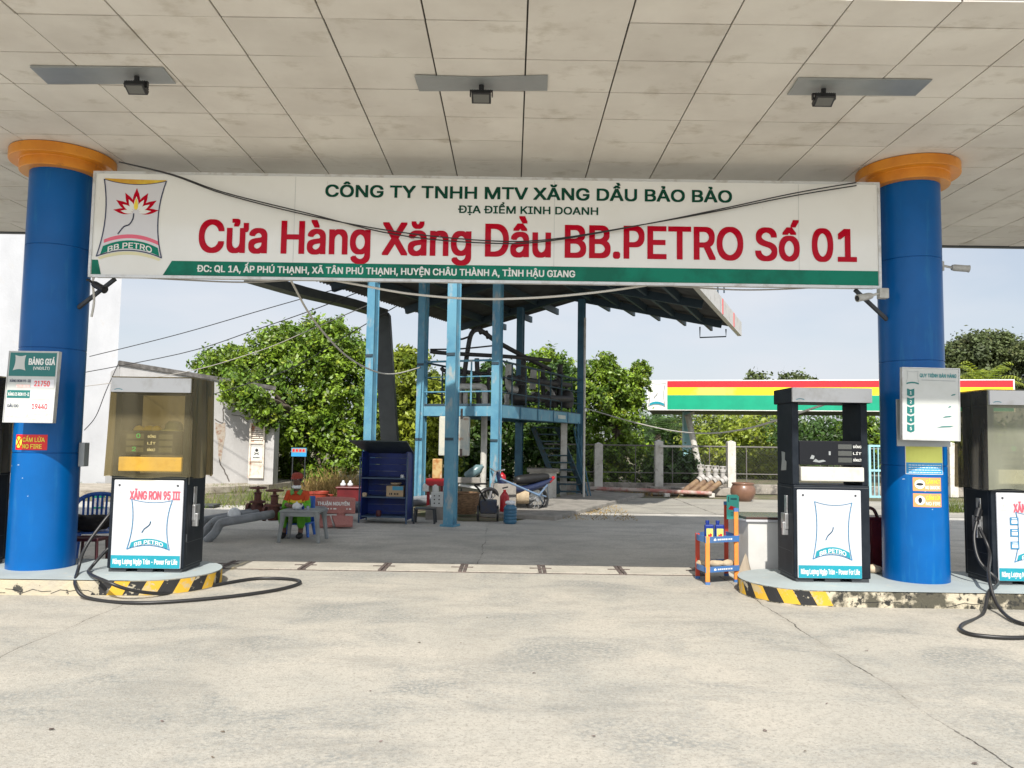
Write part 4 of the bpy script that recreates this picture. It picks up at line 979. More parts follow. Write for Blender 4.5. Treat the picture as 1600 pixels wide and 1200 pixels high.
# counter
ct = thing('counter', (3.3, 9.35, 0), 'grey-white counter with a dark top behind the uncovered dispenser', 'counter')
z = P(1190, 815, 9.1).z; xa = P(1155, 815, 9.25).x; xb = P(1169, 815, 9.05).x
poly = [(xa, 9.35), (xb, 9.05), (4.1, 9.05), (4.1, 9.65), (xa, 9.65)]
MB().prism(poly, 0, z).build('body', 'counter_white', ct, bevel=.006)
grow = [(x + (.03 if x > 3.5 else -.03), y + (.03 if y > 9.4 else -.03)) for x, y in poly]
MB().prism(grow, z, z + .03).build('rim', 'panel_white', ct, bevel=.006); MB().prism(grow, z + .0305, z + .06).build('worktop', 'counter_dark', ct, bevel=.006)
# fire point between the dispenser and the pillar
fc = thing('fire_cabinet', (4.32, 9.2, 0), 'dark red fire cabinet half hidden behind the pillar with the five-step board', 'fire cabinet')
za = P(1365, 808, 9.0).z; xa = P(1357, 850, 9.0).x
mb = MB(); mb.box(xa, xa + .5, 9.0, 9.3, .02, za); mb.build('body', 'dark_red', fc, bevel=.01)
MB().box(xa + .03, xa + .47, 8.985, 8.999, .06, za - .04).build('door', 'dark_red', fc, bevel=.004)
mb = MB(); mb.tube(smooth_path([(xa - .1, 9.1, za + .0), (xa - .03, 9.1, za + .09), (xa + .08, 9.05, za + .09), (xa + .13, 9.03, za - .02)], 6), .02, 8); mb.build('rail', 'maroon', fc, smooth='all')
mb = MB(); c = Vector((xa - .06, 8.97, 0)); mb.lathe([(.05, .16), (.055, .18), (.055, .52), (.03, .57), (.018, .6), (.018, .64)], c, 16); ext = mb.build('fire_extinguisher', 'white_paint', smooth=True); tag(ext, 'pale fire extinguisher beside the dark red fire cabinet', 'fire extinguisher')
mb = MB(); lump(mb, P(1366, 899, 8.75) + Vector((0, 0, -.02)), .1, .07, .09, 5); st = mb.build('stone', 'stone', smooth='all'); tag(st, 'smooth tan stone on the island between dispenser and pillar', 'stone')
st.location.z += KZ - min(v.co.z for v in st.data.vertices)
# plastic chair with jacket
cc = Vector((P(150, 860, 9.45).x, 9.45, 0)); chs = thing('plastic_chair', cc, 'blue slatted plastic armchair behind the island by the price-board pillar', 'chair')
M = Matrix.Translation(cc) @ Matrix.Rotation(R(25), 4, 'Z')
def cpt(x, y, z): return M @ Vector((x, y, z))
MB().box(-.22, .22, -.22, .2, .40, .425, 0, M).build('seat', 'chair_blue', chs, bevel=.01)
for x in (-.2, .2):
    for y in (-.2, .2): MB().tube([cpt(x, y, .41), cpt(x * 1.15, y * 1.2, 0)], [.028, .02], 8).build('leg', 'chair_blue', chs, smooth=True)
bk = MB()
for i in range(8): x = -.17 + i * .0486; bk.beam(cpt(x, .2, .42), cpt(x * 1.05, .31, .82 - .5 * x * x), .024, .012, up=(0, 1, 0))
bk.build('back_slat', 'chair_blue', chs)
MB().tube(smooth_path([cpt(-.25, -.15, .62), cpt(-.27, .1, .64), cpt(-.23, .27, .76), cpt(-.1, .315, .83), cpt(.1, .315, .83), cpt(.23, .27, .76), cpt(.27, .1, .64), cpt(.25, -.15, .62)], 5), .026, 8).build('arm_rail', 'chair_blue', chs, smooth='all')
for s in (-1, 1): MB().tube([cpt(s * .25, -.15, .62), cpt(s * .21, -.2, .41)], .022, 8).build('arm_post', 'chair_blue', chs, smooth=True)
mb = MB(); lump(mb, cc + Vector((-.06, -.12, .427)), .3, .2, .2, 7, 20); tag(mb.build('jacket', 'jacket_black', smooth='all'), 'black jacket heaped on the blue plastic armchair', 'jacket')
sc_ = Vector((P(139, 870, 9.0).x, 9.0, 0)); stl = thing('stool', sc_, 'maroon stool in front of the blue plastic armchair', 'stool')
MB().box(sc_.x - .16, sc_.x + .16, sc_.y - .13, sc_.y + .13, .36, .4).build('seat', 'maroon', stl, bevel=.01)
for x in (-.14, .14):
    for y in (-.11, .11): MB().tube([(sc_.x + x, sc_.y + y, .36), (sc_.x + x * 1.1, sc_.y + y * 1.1, 0)], .018, 7).build('leg', 'maroon', stl)
c = G(153, 794); pl_ = thing('paint_pail', c, 'white paint pail with green bands and red print behind the yellowed dispenser', 'pail')
MB().lathe([(.115, 0), (.128, .27)], c, 20).build('body', 'pail_white', pl_, smooth=True)
mb = MB(); mb.lathe([(.116, .0), (.119, .035)], c + Vector((0, 0, .001)), 20); mb.lathe([(.128, .225), (.132, .275), (.135, .275), (.135, .29)], c, 20); mb.build('green_band', 'pail_green', pl_, smooth=True)

# ================================================================== pipes, worker, table, bench, shelf
mat('pipe_grey', (.23, .25, .27), (.17, .18, .19), 5, .45, .65, (.12, .1, .09), 18, .64, .75, rough=.5, bump=.1)
mat('valve_rust', (.13, .05, .038), (.075, .03, .025), 12, .45, .62, rough=.8, bump=.4)
mat('table_grey', (.25, .27, .27), (.19, .2, .2), 5, rough=.55)
mat('porcelain', (.62, .65, .67), rough=.2)
mat('cup_glass', (.35, .42, .5), rough=.12)
mat('pink_stone', (.44, .19, .165), (.36, .145, .125), 60, .45, .6, (.25, .1, .09), 4, .58, .72, rough=.7, bump=.1)
mat('cabinet_blue', (.006, .028, .20), (.008, .025, .13), 4, .45, .65, rough=.5)
mat('cabinet_lid', (.045, .06, .062), (.03, .04, .04), 5, rough=.5)
mat('cabinet_frame', (.05, .09, .15), rough=.5)
mat('carton', (.42, .31, .19), rough=.8)
mat('carton_blue', (.06, .28, .42), rough=.6)
pp = thing('pipeline', (-3.7, 12, 0), 'run of fat grey pipes with two rust-red gate valves beside the seated worker', 'pipes')
def pipe_run(pts, r=.07, k=5): MB().tube(smooth_path(pts, k), r, 14).build('pipe', 'pipe_grey', pp, smooth=True)
g0 = G(322, 846)
pipe_run([g0, g0 + Vector((.12, .02, .13)), P(343, 820, 11.72), P(352, 815.5, 11.75), P(380, 811, 11.9), P(426, 803, 12.3)], .066)
g1 = G(312, 842); pipe_run([g1, P(325, 826, 11.95), P(336, 815, 12.0), P(350, 811, 12.05), P(402, 802, 12.6)], .064)
g2 = G(303, 838); pipe_run([g2, P(317, 815, 12.3), P(328, 811, 12.4), P(400, 799, 13.0)], .06)
pipe_run([P(432, 803, 12.4), P(470, 798, 12.9), P(520, 797, 14.2), P(560, 796, 15.0), P(640, 787, 16.2), P(690, 782, 17)], .075)
pipe_run([P(405, 797, 13.1), P(470, 792, 13.8), P(560, 788, 15.6), P(690, 776, 17.4)], .065)
for px, yb, Y in ((402, 797, 13.0), (428, 803, 12.4)):
    c = P(px, yb, Y); sc = (P(px, yb - 42, Y).z - c.z) / .42; v = MB()
    v.tube([c + Vector((-.17, 0, 0)), c + Vector((-.13, 0, 0))], .115, 16); v.tube([c + Vector((.13, 0, 0)), c + Vector((.17, 0, 0))], .115, 16); v.lathe([(.09, -.1), (.115, -.03), (.115, .05), (.08, .12)], c, 16)
    v.lathe([(.13, .12), (.13, .155), (.06, .16), (.055, .27), (.075, .29), (.03, .31), (.022, .40)], c, 16)
    ob = v.build('gate_valve', 'valve_rust', pp, smooth=True)
    hw_ = MB(); hw_.tube([c + Vector((.13 * math.cos(t * PI / 8), .13 * math.sin(t * PI / 8), .37)) for t in range(17)], .014, 7)
    for t in range(3): hw_.beam(c + Vector((.13 * math.cos(t * PI / 3), .13 * math.sin(t * PI / 3), .37)), c + Vector((-.13 * math.cos(t * PI / 3), -.13 * math.sin(t * PI / 3), .37)), .018, .012)
    hw_.build('handwheel', 'valve_rust', ob, smooth=True)
c = P(366, 806, 12.1); mb = MB(); mb.lathe([(.02, .13), (.075, .1), (.1, .04), (.1, .0)][::-1], c, 16); tag(mb.build('bowl', 'porcelain', smooth=True), 'white bowl turned over on the grey pipes', 'bowl')
for i, (px, py) in enumerate(((332, 793),)):
    c = G(px, py); mb = MB(); mb.box(c.x - .28, c.x + .1, c.y - .2, c.y + .25, .03, .07); mb.box(c.x - .26, c.x + .08, c.y - .18, c.y + .23, 0, .03); tag(mb.build('cover_slab', 'dark_metal', bevel=.01), 'low dark cover plate on the yard behind the grey pipes', 'cover plate')
# table
TC = Vector((-3.17, 11.92, 0)); tb = thing('low_table', TC, 'low grey plastic table set with a white teapot in front of the worker', 'table')
tz = P(470, 797, 11.8).z
MB().box(TC.x - .31, TC.x + .31, TC.y - .26, TC.y + .26, tz - .03, tz).build('tabletop', 'table_grey', tb, bevel=.012)
for s in (-1, 1):
    mb = MB(); mb.box(TC.x - .27, TC.x + .27, TC.y + s * .235 - .012, TC.y + s * .235 + .012, tz - .085, tz - .031); mb.build('apron', 'table_grey', tb)
    for y in (-1, 1):
        mb = MB(); a = Vector((TC.x + s * .25, TC.y + y * .22, tz - .031)); b = Vector((TC.x + s * .30, TC.y + y * .26, 0))
        mb.tube([a, a.lerp(b, .3), b], [.05, .035, .028], 8); mb.build('leg', 'table_grey', tb, smooth=True)
c = P(463.5, 796, 11.85); c.z = tz; tp = thing('teapot', c, 'round white teapot on the low grey table', 'teapot')
MB().lathe([(.035, 0), (.065, .03), (.068, .06), (.045, .095), (.02, .1)], c, 18).build('body', 'porcelain', tp, smooth='all'); MB().lathe([(.03, .098), (.02, .108), (.01, .112), (.012, .122), (.002, .128)], c, 12).build('lid', 'porcelain', tp, smooth='all')
MB().tube(smooth_path([c + Vector((.055, -.02, .04)), c + Vector((.085, -.03, .065)), c + Vector((.1, -.035, .09))], 4), [.015] * 5 + [.009] * 4, 8).build('spout', 'porcelain', tp, smooth='all')
for k, (px, dy, lab) in enumerate(((469, 0, 'small glass on the low table beside the teapot'), (473, .05, 'small dark glass in the middle of the low table'), (481, .02, 'small glass on the low table farthest from the teapot'))):
    c = P(px, 796, 11.88 + dy); c.z = tz; mb = MB(); mb.lathe([(.02, 0), (.026, .055), (.023, .055), (.018, .005)], c, 12); tag(mb.build('drinking_glass', 'cup_glass' if k != 1 else 'bottle_blue', smooth=True), lab, 'glass')
# worker
mat('skin', (.13, .065, .045), rough=.55)
mat('trouser_green', (.10, .34, .02), (.07, .26, .015), 9, rough=.9)
mat('shirt_red', (.55, .07, .02), rough=.9)
mat('shirt_yellow', (.8, .6, .05), rough=.8)
mat('collar_green', (.12, .30, .08), rough=.9)
mat('cap_red', (.30, .05, .03), (.22, .04, .025), 14, rough=.9)
mat('mask_white', (.75, .77, .8), rough=.8)
mat('shoe_black', (.012, .012, .013), rough=.5)
def uniform_mat():
    m = mat('uniform', (.14, .46, .025), (.10, .36, .02), 9, rough=.9, bump=.5, bscale=22)
    return m
uniform_mat()
PX = -3.42; PY = 12.42; hd = P(462, 738, PY).z   # top of the cap
wk = thing('person', (PX, PY, 0), 'person in green and red work uniform, red cap and lowered mask, seated at the table', 'person')
def skinned(name, chains, m, parent, sub=2, root=None):
    """chains: lists of (x, y, z, r); points that coincide are merged"""
    vs, es, rs, key = [], [], [], {}
    for ch_ in chains:
        prev = None
        for x, y, z, r in ch_:
            k = (round(x, 3), round(y, 3), round(z, 3))
            if k not in key: key[k] = len(vs); vs.append((PX + x, PY + y, z)); rs.append(r)
            if prev is not None and prev != key[k]: es.append((prev, key[k]))
            prev = key[k]
    me = bpy.data.meshes.new(name); me.from_pydata(vs, es, []); o = bpy.data.objects.new(name, me); COL.objects.link(o)
    sm = o.modifiers.new('skin', 'SKIN'); sv = me.skin_vertices[0].data if me.skin_vertices else None
    if sv is None:
        bm = bmesh.new(); bm.from_mesh(me); bm.verts.layers.skin.verify(); bm.to_mesh(me); bm.free(); sv = me.skin_vertices[0].data
    for i, r in enumerate(rs):
        rr_ = r if isinstance(r, tuple) else (r, r); sv[i].radius = rr_; sv[i].use_root = (i == 0)
    ss = o.modifiers.new('sub', 'SUBSURF'); ss.levels = sub; ss.render_levels = sub
    me2 = bpy.data.meshes.new_from_object(o.evaluated_get(bpy.context.evaluated_depsgraph_get()))
    bpy.data.objects.remove(o); me2.name = name; me2.materials.clear(); me2.materials.append(MATS[m])
    me2.polygons.foreach_set('use_smooth', [True] * len(me2.polygons))
    o = bpy.data.objects.new(name, me2); COL.objects.link(o); attach(o, parent); return o
SH = hd - .33; HIP = .34                                  # shoulder and seat heights
def hand(s, wx, wy, wz):
    out = []; palm = (wx - s * .035, wy - .05, wz - .005, .024)
    for k, (fx, ln) in enumerate(((-.026, .055), (-.009, .066), (.009, .062), (.024, .05))):
        a = (wx - s * .045 + fx, wy - .085, wz - .006, .010)
        out.append([palm, a, (a[0] - s * .008, a[1] - ln * .55, wz - .018, .009), (a[0] - s * .012, a[1] - ln, wz - .035, .007)])
    out.append([palm, (wx - s * .07, wy - .055, wz - .0, .011), (wx - s * .085, wy - .085, wz - .012, .008)])
    return [[(wx, wy, wz, .022), palm]] + out
ez = tz + .05
body = [[(0, .06, HIP, .115), (0, .06, HIP + .2, .108), (0, .02, SH - .03, (.1, .09)), (0, 0, SH + .05, .05), (0, -.01, SH + .11, .05), (0, -.035, SH + .18, (.072, .085)), (0, -.03, SH + .26, (.07, .085)), (0, -.01, hd - .03, .045)]]
for s in (-1, 1):
    body.append([(0, .02, SH - .03, (.1, .09)), (s * .135, .02, SH - .02, .052), (s * .18, -.03, SH - .24, .042), (s * .11, -.2, ez, .031), (s * .08, -.24, ez, .022)])
    body += hand(s, s * .08, -.24, ez)
    body.append([(0, .06, HIP, .115), (s * .1, .0, HIP, .085), (s * .15, -.28, HIP + .06, .06), (s * .13, -.2, .1, .042), (s * .13, -.24, .05, .038)])
bo = skinned('body', body, 'skin', wk)
hz = SH + .21
mb = MB()   # nose, ears, eyes
nose = MB(); nose.tube([(PX, PY - .115, hz + .02), (PX, PY - .135, hz - .012), (PX, PY - .128, hz - .02)], [.009, .015, .012], 8); nose.build('nose', 'skin', wk, smooth='all')
for s in (-1, 1):
    e = MB(); e.lathe([(.002, -.028), (.012, -.02), (.014, 0), (.012, .02), (.003, .028)], (PX + s * .074, PY - .02, hz), 8, sy=1.7); e.build('ear', 'skin', wk, smooth='all')
    e = MB(); e.lathe([(.002, -.008), (.011, -.004), (.011, .004), (.002, .008)], (PX + s * .03, PY - .112, hz + .018), 10); e.build('eye', 'mask_white', wk, smooth='all')
    e = MB(); e.beam((PX + s * .018, PY - .119, hz + .017), (PX + s * .034, PY - .118, hz + .017), .004, .008); e.build('pupil', 'black', wk)
mb.beam((PX - .022, PY - .116, hz - .05), (PX + .022, PY - .116, hz - .05), .006, .008); mb.build('mouth', 'maroon', wk)
mb = MB(); mb.lathe([(.075, hz - .02), (.081, hz + .02), (.078, hz + .05)], (PX, PY - .015, 0), 18, sy=1.1); mb.build('hair', 'shoe_black', wk, smooth='all')
skinned('trousers', [[(0, .06, HIP - .01, .145), (s * .11, .0, HIP + .0, .105), (s * .155, -.29, HIP + .06, .078), (s * .135, -.21, .14, .062)] for s in (-1, 1)], 'trouser_green', wk)
jk = [[(0, .06, HIP + .02, .13), (0, .06, HIP + .2, .128), (0, .02, SH - .03, (.125, .11)), (0, 0, SH + .035, .062)]]
for s in (-1, 1): jk.append([(0, .02, SH - .03, (.125, .11)), (s * .14, .02, SH - .015, .068), (s * .188, -.03, SH - .24, .056), (s * .118, -.19, ez + .002, .044)])
jo = skinned('jacket', jk, 'uniform', wk)
me = jo.data; me.materials.append(MATS['shirt_red']); me.materials.append(MATS['shirt_yellow']); me.materials.append(MATS['collar_green'])
for p in me.polygons:
    z = p.center.z; x = abs(p.center.x - PX)
    if z > SH - .12 and z < SH + .045: p.material_index = 1 if x < .2 else 0
    elif z > SH - .155 and z <= SH - .12 and x < .13: p.material_index = 2
co = MB()
for s in (-1, 1): co.add([(PX + s * .02, PY - .1, SH + .0), (PX + s * .075, PY - .085, SH - .03), (PX + s * .1, PY - .05, SH + .03), (PX + s * .06, PY - .03, SH + .075)], [(0, 1, 2, 3)])
co.build('collar', 'collar_green', wk, solid=.012)
ms = MB(); ms.lathe([(.05, SH + .075), (.07, SH + .085), (.072, SH + .11), (.06, SH + .125)], (PX, PY - .045, 0), 16, sy=1.2); ms.build('face_mask', 'mask_white', wk, smooth='all')
cp = MB(); cp.lathe([(.088, hd - .095), (.09, hd - .05), (.078, hd - .02), (.04, hd - .002), (.002, hd)], (PX, PY - .02, 0), 20, sy=1.12)
cp.add([(PX + .085 * math.cos(t), PY - .07 + .12 * math.sin(t), hd - .085 - .02 * abs(math.sin(t))) for t in [PI + PI * i / 10 for i in range(11)]] + [(PX + .08 * math.cos(t), PY - .06 + .02 * math.sin(t), hd - .073) for t in [PI + PI * i / 10 for i in range(11)]], [(i, i + 1, 12 + i, 11 + i) for i in range(10)])
cp.build('cap', 'cap_red', wk, smooth=True)
for s in (-1, 1):
    mb = MB(); lump(mb, Vector((PX + s * .135, PY - .28, 0)), .05, .12, .09, 3); mb.build('shoe', 'shoe_black', wk, smooth='all')
wc = thing('plastic_stool_chair', (PX, PY + .1, 0), 'blue plastic chair under the seated worker', 'chair')
MB().box(PX - .22, PX + .22, PY - .12, PY + .27, .19, .215).build('seat', 'chair_blue', wc, bevel=.01)
for x in (-.2, .2):
    for y in (-.1, .25): MB().tube([(PX + x, PY + y, .2), (PX + x * 1.15, PY + y + (.03 if y > 0 else -.03), 0)], [.03, .022], 8).build('leg', 'chair_blue', wc)
mb = MB(); mb.add([(PX - .22 + .44 * i / 8, PY + .27 + .05 * math.sin(PI * i / 8), z) for z in (.21, .62) for i in range(9)], [(i, i + 1, 10 + i, 9 + i) for i in range(8)]); mb.build('backrest', 'chair_blue', wc, smooth='all', solid=.02)
# bench
bn = thing('stone_bench', G(520, 824), 'pink terrazzo bench with a broken seat and white lettering on its back', 'bench')
a = P(486, 802, 13.75); b = P(555, 803, 13.95); zl = a.z; zh = P(520, 775.5, 13.85).z
f = Flat((a.x, a.y, zl), (b - a)); w = (Vector((b.x, b.y, 0)) - Vector((a.x, a.y, 0))).length; h = zh - zl
pts = [(0, 0), (w, 0)] + [(w - w * i / 10, h * (.78 + .22 * math.sin(PI * min(1, (1 - i / 10) * .9 + .1) * .62 + .35))) for i in range(11)]
mb = MB(); n = len(pts); mb.add([f.pt(x, y, 0) for x, y in pts] + [f.pt(x, y, -.07) for x, y in pts], [tuple(range(n)), tuple(range(n, 2 * n))[::-1]] + [(i, i + n, (i + 1) % n + n, (i + 1) % n) for i in range(n)])
mb.build('backrest', 'pink_stone', bn, bevel=.012)
mb = MB(); lettering(mb, f, 'THUẬN NGUYÊN', w * .14, w * .86, h * .5, h * .2, .004, .03)
rr = random.Random(9); x = w * .27
while x < w * .92:
    q = rr.uniform(.02, .06); decal(mb, f, rect(x, x + q, h * .25, h * .33), .003); x += q + .025 + (.15 if .45 * w < x < .55 * w else 0)
mb.build('lettering', 'sign_white', bn)
for u_ in (.25, .68):
    q = f.pt(w * u_, 0, -.04); mb = MB(); mb.box(q.x - .07, q.x + .07, q.y - .05, q.y + .05, 0, zl + .02); mb.build('leg', 'pink_stone', bn, bevel=.01)
for (pp4, sd) in (([(488, 812), (516, 809), (520, 824), (500, 828)], 1), ([(518, 809), (552, 810), (551, 824), (524, 824)], 2)):
    qs = []
    for i, (x, y) in enumerate(pp4): p = P(x, y, 13.55 if i > 1 else 13.9); p.z = max(p.z, .0); qs.append(p)
    mb = MB(); up_ = Vector((0, -.02, .05)); mb.add(qs + [p + up_ for p in qs], [(0, 1, 2, 3), (7, 6, 5, 4)] + [(i, i + 4, (i + 1) % 4 + 4, (i + 1) % 4) for i in range(4)]); mb.build('broken_seat', 'pink_stone', bn, bevel=.012)
# blue open cabinet
A = G(561, 817); B = G(633, 819); dx = (B - A); dx.z = 0; w = dx.length; f = Flat((A.x, A.y, 0), dx); D = .5
cbn = thing('open_cabinet', (A + B) / 2, 'blue open-fronted cabinet with three shelves under a dark tilted lid', 'cabinet')
M = Matrix(((f.r.x, -f.n.x, 0, A.x), (f.r.y, -f.n.y, 0, A.y), (0, 0, 1, 0), (0, 0, 0, 1)))
ztop = P(600, 714, 14.4).z; zlid = P(600, 690, 13.9).z
bk = MB()
for i in range(10): bk.box(.02, w - .02, D - .02 - (.012 if i % 2 else 0), D, .06 + (ztop + .1 - .06) * i / 10, .06 + (ztop + .1 - .06) * (i + 1) / 10 - .004, 0, M)
bk.build('back_panel', 'cabinet_blue', cbn)
for x in (0, w - .02): MB().box(x, x + .02, .05, D, .06, ztop + .1, 0, M).build('side_panel', 'cabinet_blue', cbn)
for y in (747, 777, 808):
    z = P(600, y, 14.3).z; MB().box(.021, w - .021, .03, D - .035, z - .025, z, 0, M).build('shelf', 'cabinet_frame', cbn)
for x in (-.025, w + .001):
    for y in (.0, D - .03): MB().box(x, x + .024, y, y + .03, 0, ztop if y < .1 else ztop + .1, 0, M).build('frame_post', 'cabinet_frame', cbn)
ld = MB(); e = .1; ld.add([M @ Vector(q) for q in ((-e, -.42, zlid), (w + e, -.42, zlid), (w + .02, D, ztop + .05), (-.02, D, ztop + .05), (-e, -.42, zlid + .02), (w + e, -.42, zlid + .02), (w + .02, D, ztop + .07), (-.02, D, ztop + .07))], [(0, 1, 2, 3), (7, 6, 5, 4), (0, 4, 5, 1), (1, 5, 6, 2), (2, 6, 7, 3), (3, 7, 4, 0)]); ld.build('lid', 'cabinet_lid', cbn)
zz = P(600, 777, 14.3).z
bx = thing('carton', M @ Vector((w * .72, .25, zz)), 'brown and blue cardboard carton on the middle shelf of the blue cabinet', 'carton')
MB().box(w * .55, w * .92, .08, .36, zz, zz + .2, 0, M).build('body', 'carton', bx, bevel=.004); MB().box(w * .68, w * .915, .077, .079, zz + .12, zz + .195, 0, M).build('blue_print', 'carton_blue', bx)
mb = MB()
for k, q in enumerate((.02, .03, .0, .025, .02, .03)):
    if q: decal(mb, Flat(M @ Vector((w * .56, .079, zz)), f.r), rect(.05 + .03 * k, .05 + .03 * k + q * .8, .035, .07), .003)
mb.build('print', 'black', bx)
c = M @ Vector((w * .72, .2, zz + .2)); mb = MB(); mb.lathe([(.05, 0), (.1, .03), (.105, .055), (.095, .055), (.03, .01)], c, 16); tag(mb.build('bowl', 'cloth_tan', smooth=True), 'pale bowl on top of the carton in the blue cabinet', 'bowl')
for px, zc_, r_, h_, m, lab in ((567, zz, .045, .07, 'cloth_tan', 'small tan tin on the middle shelf of the blue cabinet'), (590, P(600, 808, 14.3).z, .05, .11, 'maroon', 'dark brown jar on the bottom shelf of the blue cabinet'), (626, P(600, 747, 14.3).z, .035, .06, 'porcelain', 'white cup on the top shelf of the blue cabinet')):
    c = P(px, 780, 14.3); mb = MB(); mb.lathe([(r_ * .9, 0), (r_, h_ * .2), (r_, h_ * .8), (r_ * .7, h_)], (c.x, c.y + .15, zc_), 14); tag(mb.build({'cloth_tan': 'tin', 'maroon': 'jar', 'porcelain': 'cup'}[m], m, smooth=True), lab, {'cloth_tan': 'tin', 'maroon': 'jar', 'porcelain': 'cup'}[m])
# ================================================================== blue steel shed
mat('shed_blue', (.12, .31, .42), (.08, .24, .36), 2.2, .42, .62, (.33, .37, .37), 6, .57, .7, rough=.55, bump=.1, stretch3=(1, 1, .4))
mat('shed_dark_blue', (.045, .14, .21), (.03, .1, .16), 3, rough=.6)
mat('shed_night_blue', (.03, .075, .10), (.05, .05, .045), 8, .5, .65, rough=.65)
mat('roof_sheet', (.10, .105, .1), (.06, .06, .06), 1.5, .42, .66, rough=.6, metal=.2)
mat('roof_steel', (.03, .055, .075), rough=.6)
mat('fascia_white', (.62, .6, .56), (.45, .42, .38), 4, .52, .7, rough=.5)
mat('old_pipe_white', (.55, .54, .5), (.42, .4, .36), 5, .45, .65, (.18, .1, .06), 12, .62, .72, rough=.6)
mat('tank_cream', (.52, .51, .43), (.36, .42, .40), 2.5, .45, .6, (.30, .12, .04), 2.8, .55, .63, rough=.55)
mat('rust_sheet', (.50, .36, .16), (.36, .15, .04), 6, .45, .6, (.6, .55, .42), 3, .58, .7, rough=.8)
mat('pipe_black', (.03, .032, .034), (.05, .045, .04), 8, rough=.6)
mat('duct_dark', (.06, .068, .066), (.045, .05, .05), 3, rough=.55)
mat('basket_weave', (.25, .15, .08), (.13, .08, .045), 30, .42, .6, rough=.9, bump=.8, bscale=50, stretch=(.4, .4, 1.6))
mat('plinth', (.3, .28, .25), (.2, .19, .17), 3, .42, .64, rough=.9, bump=.3)
mat('panel_pale', (.62, .63, .6), rough=.5)
mat('fire_red', (.38, .008, .014), rough=.35)
mat('water_blue', (.035, .13, .22), rough=.3)
mat('bottle_clear', (.14, .22, .24), rough=.2)
mat('bike_blue', (.012, .02, .06), rough=.35, coat=.3)
mat('cart_navy', (.02, .03, .06), (.035, .03, .03), 8, rough=.6)
mat('pole_blue', (.15, .23, .35), rough=.4)
mat('bag_white', (.75, .76, .78), rough=.5)
Uv = Vector((.39, .92, 0)).normalized(); Vv = Vector((.92, -.39, 0)).normalized()
shed = thing('steel_shed', (0, 18.5, 0), 'open blue steel shed with corrugated roof and a railed pipe platform, behind the banner', 'shed')
def hcol(base, ztop, w=.175, m='shed_blue', stiff=()):
    mb = MB(); bz = base.z; M = Matrix(((Vv.x, Uv.x, 0, base.x), (Vv.y, Uv.y, 0, base.y), (0, 0, 1, 0), (0, 0, 0, 1)))
    mb.box(-w / 2, w / 2, -w / 2, -w / 2 + .014, bz, ztop, 0, M); mb.box(-w / 2, w / 2, w / 2 - .014, w / 2, bz, ztop, 0, M)
    for s in (-1, 1): mb.box(s * w * .36 - .007, s * w * .36 + .007, -w / 2 + .014, w / 2 - .014, bz, ztop, 0, M)
    mb.box(-w * .72, w * .72, -w * .72, w * .72, bz - .02, bz + .018, 0, M)
    for s in (-1, 1): mb.add([M @ Vector(q) for q in ((s * w * .5, -.006, bz + .018), (s * w * .7, -.006, bz + .018), (s * w * .5, -.006, bz + .16), (s * w * .5, .006, bz + .018), (s * w * .7, .006, bz + .018), (s * w * .5, .006, bz + .16))], [(0, 1, 2), (5, 4, 3), (0, 3, 4, 1), (1, 4, 5, 2), (2, 5, 3, 0)])
    for z in stiff: mb.box(-w / 2 - .004, w / 2 + .004, -w / 2 - .012, -w / 2 - .0005, z, z + .05, 0, M)
    return mb.build('column', m, shed)
def colat(px, py, Y, z): p = P(px, py, Y); return Vector((p.x, p.y, z))
c3 = G(703, 822); c3.z = .02; c1 = colat(581, 560, 15.6, .02)
C4 = colat(776, 620, 17.0, .1); C2 = colat(659, 620, 17.75, .1); C6 = colat(908, 620, 22.5, .02); C5 = colat(812, 620, 23.2, .33)
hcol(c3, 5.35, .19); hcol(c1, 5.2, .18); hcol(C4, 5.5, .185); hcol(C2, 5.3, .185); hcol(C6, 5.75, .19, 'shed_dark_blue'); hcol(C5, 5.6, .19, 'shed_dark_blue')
# dark splice bands on the columns
mb = MB()
for c, pys in ((c3, (554, 686)), (c1, (556,)), (C4, (568, 688)), (C2, (570, 686))):
    for py in pys:
        z = P(c.x / c.y * 1200 + 800, py, c.y).z; M = Matrix(((Vv.x, Uv.x, 0, c.x), (Vv.y, Uv.y, 0, c.y), (0, 0, 1, 0), (0, 0, 0, 1)))
        mb.box(-.085, .085, -.112, -.098, z - .025, z + .025, 0, M)
mb.build('splice_band', 'roof_steel', shed)
# roof
A = P(745, 515, 26.0); B = P(1152, 511, 23.2); Cp = P(910, 466, 24.6); run = 10.2; YN = 14.35     # the near edge of the sheets runs along YN
def roof_side(e, r, name):
    mb = MB(); n = 190; wv = .028
    for i in range(n + 1):
        d = Vector((0, 0, wv * (1 if (i // 1) % 2 else -1)))
        mb.v += [tuple(p - Uv * ((p.y - YN) / Uv.y * i / n) + d) for p in (e, r)]
    for i in range(n): mb.f.append((2 * i, 2 * i + 1, 2 * i + 3, 2 * i + 2)); mb.s.append(0)
    mb.build(name, 'roof_sheet', shed, smooth=False, solid=.006)
roof_side(A + (A - Cp) * .02, Cp, 'roof_sheet'); roof_side(B, Cp, 'roof_sheet')
pu = MB()
for e, n in ((A, 4), (B, 6)):
    for k in range(1, n):
        q = e.lerp(Cp, k / n) + Vector((0, 0, -.14)); pu.beam(q + Uv * .3, q - Uv * ((q.y - YN) / Uv.y), .07, .2)
pu.build('purlin', 'roof_steel', shed)
ra = MB()
for t in (1.6, 5.0, 8.4):
    for e in (A, B):
        a = e.lerp(Cp, .05) - Uv * t + Vector((0, 0, -.2)); b = Cp - Uv * t + Vector((0, 0, -.22)); ra.beam(a, b, .12, .2)
ra.build('rafter', 'roof_steel', shed)
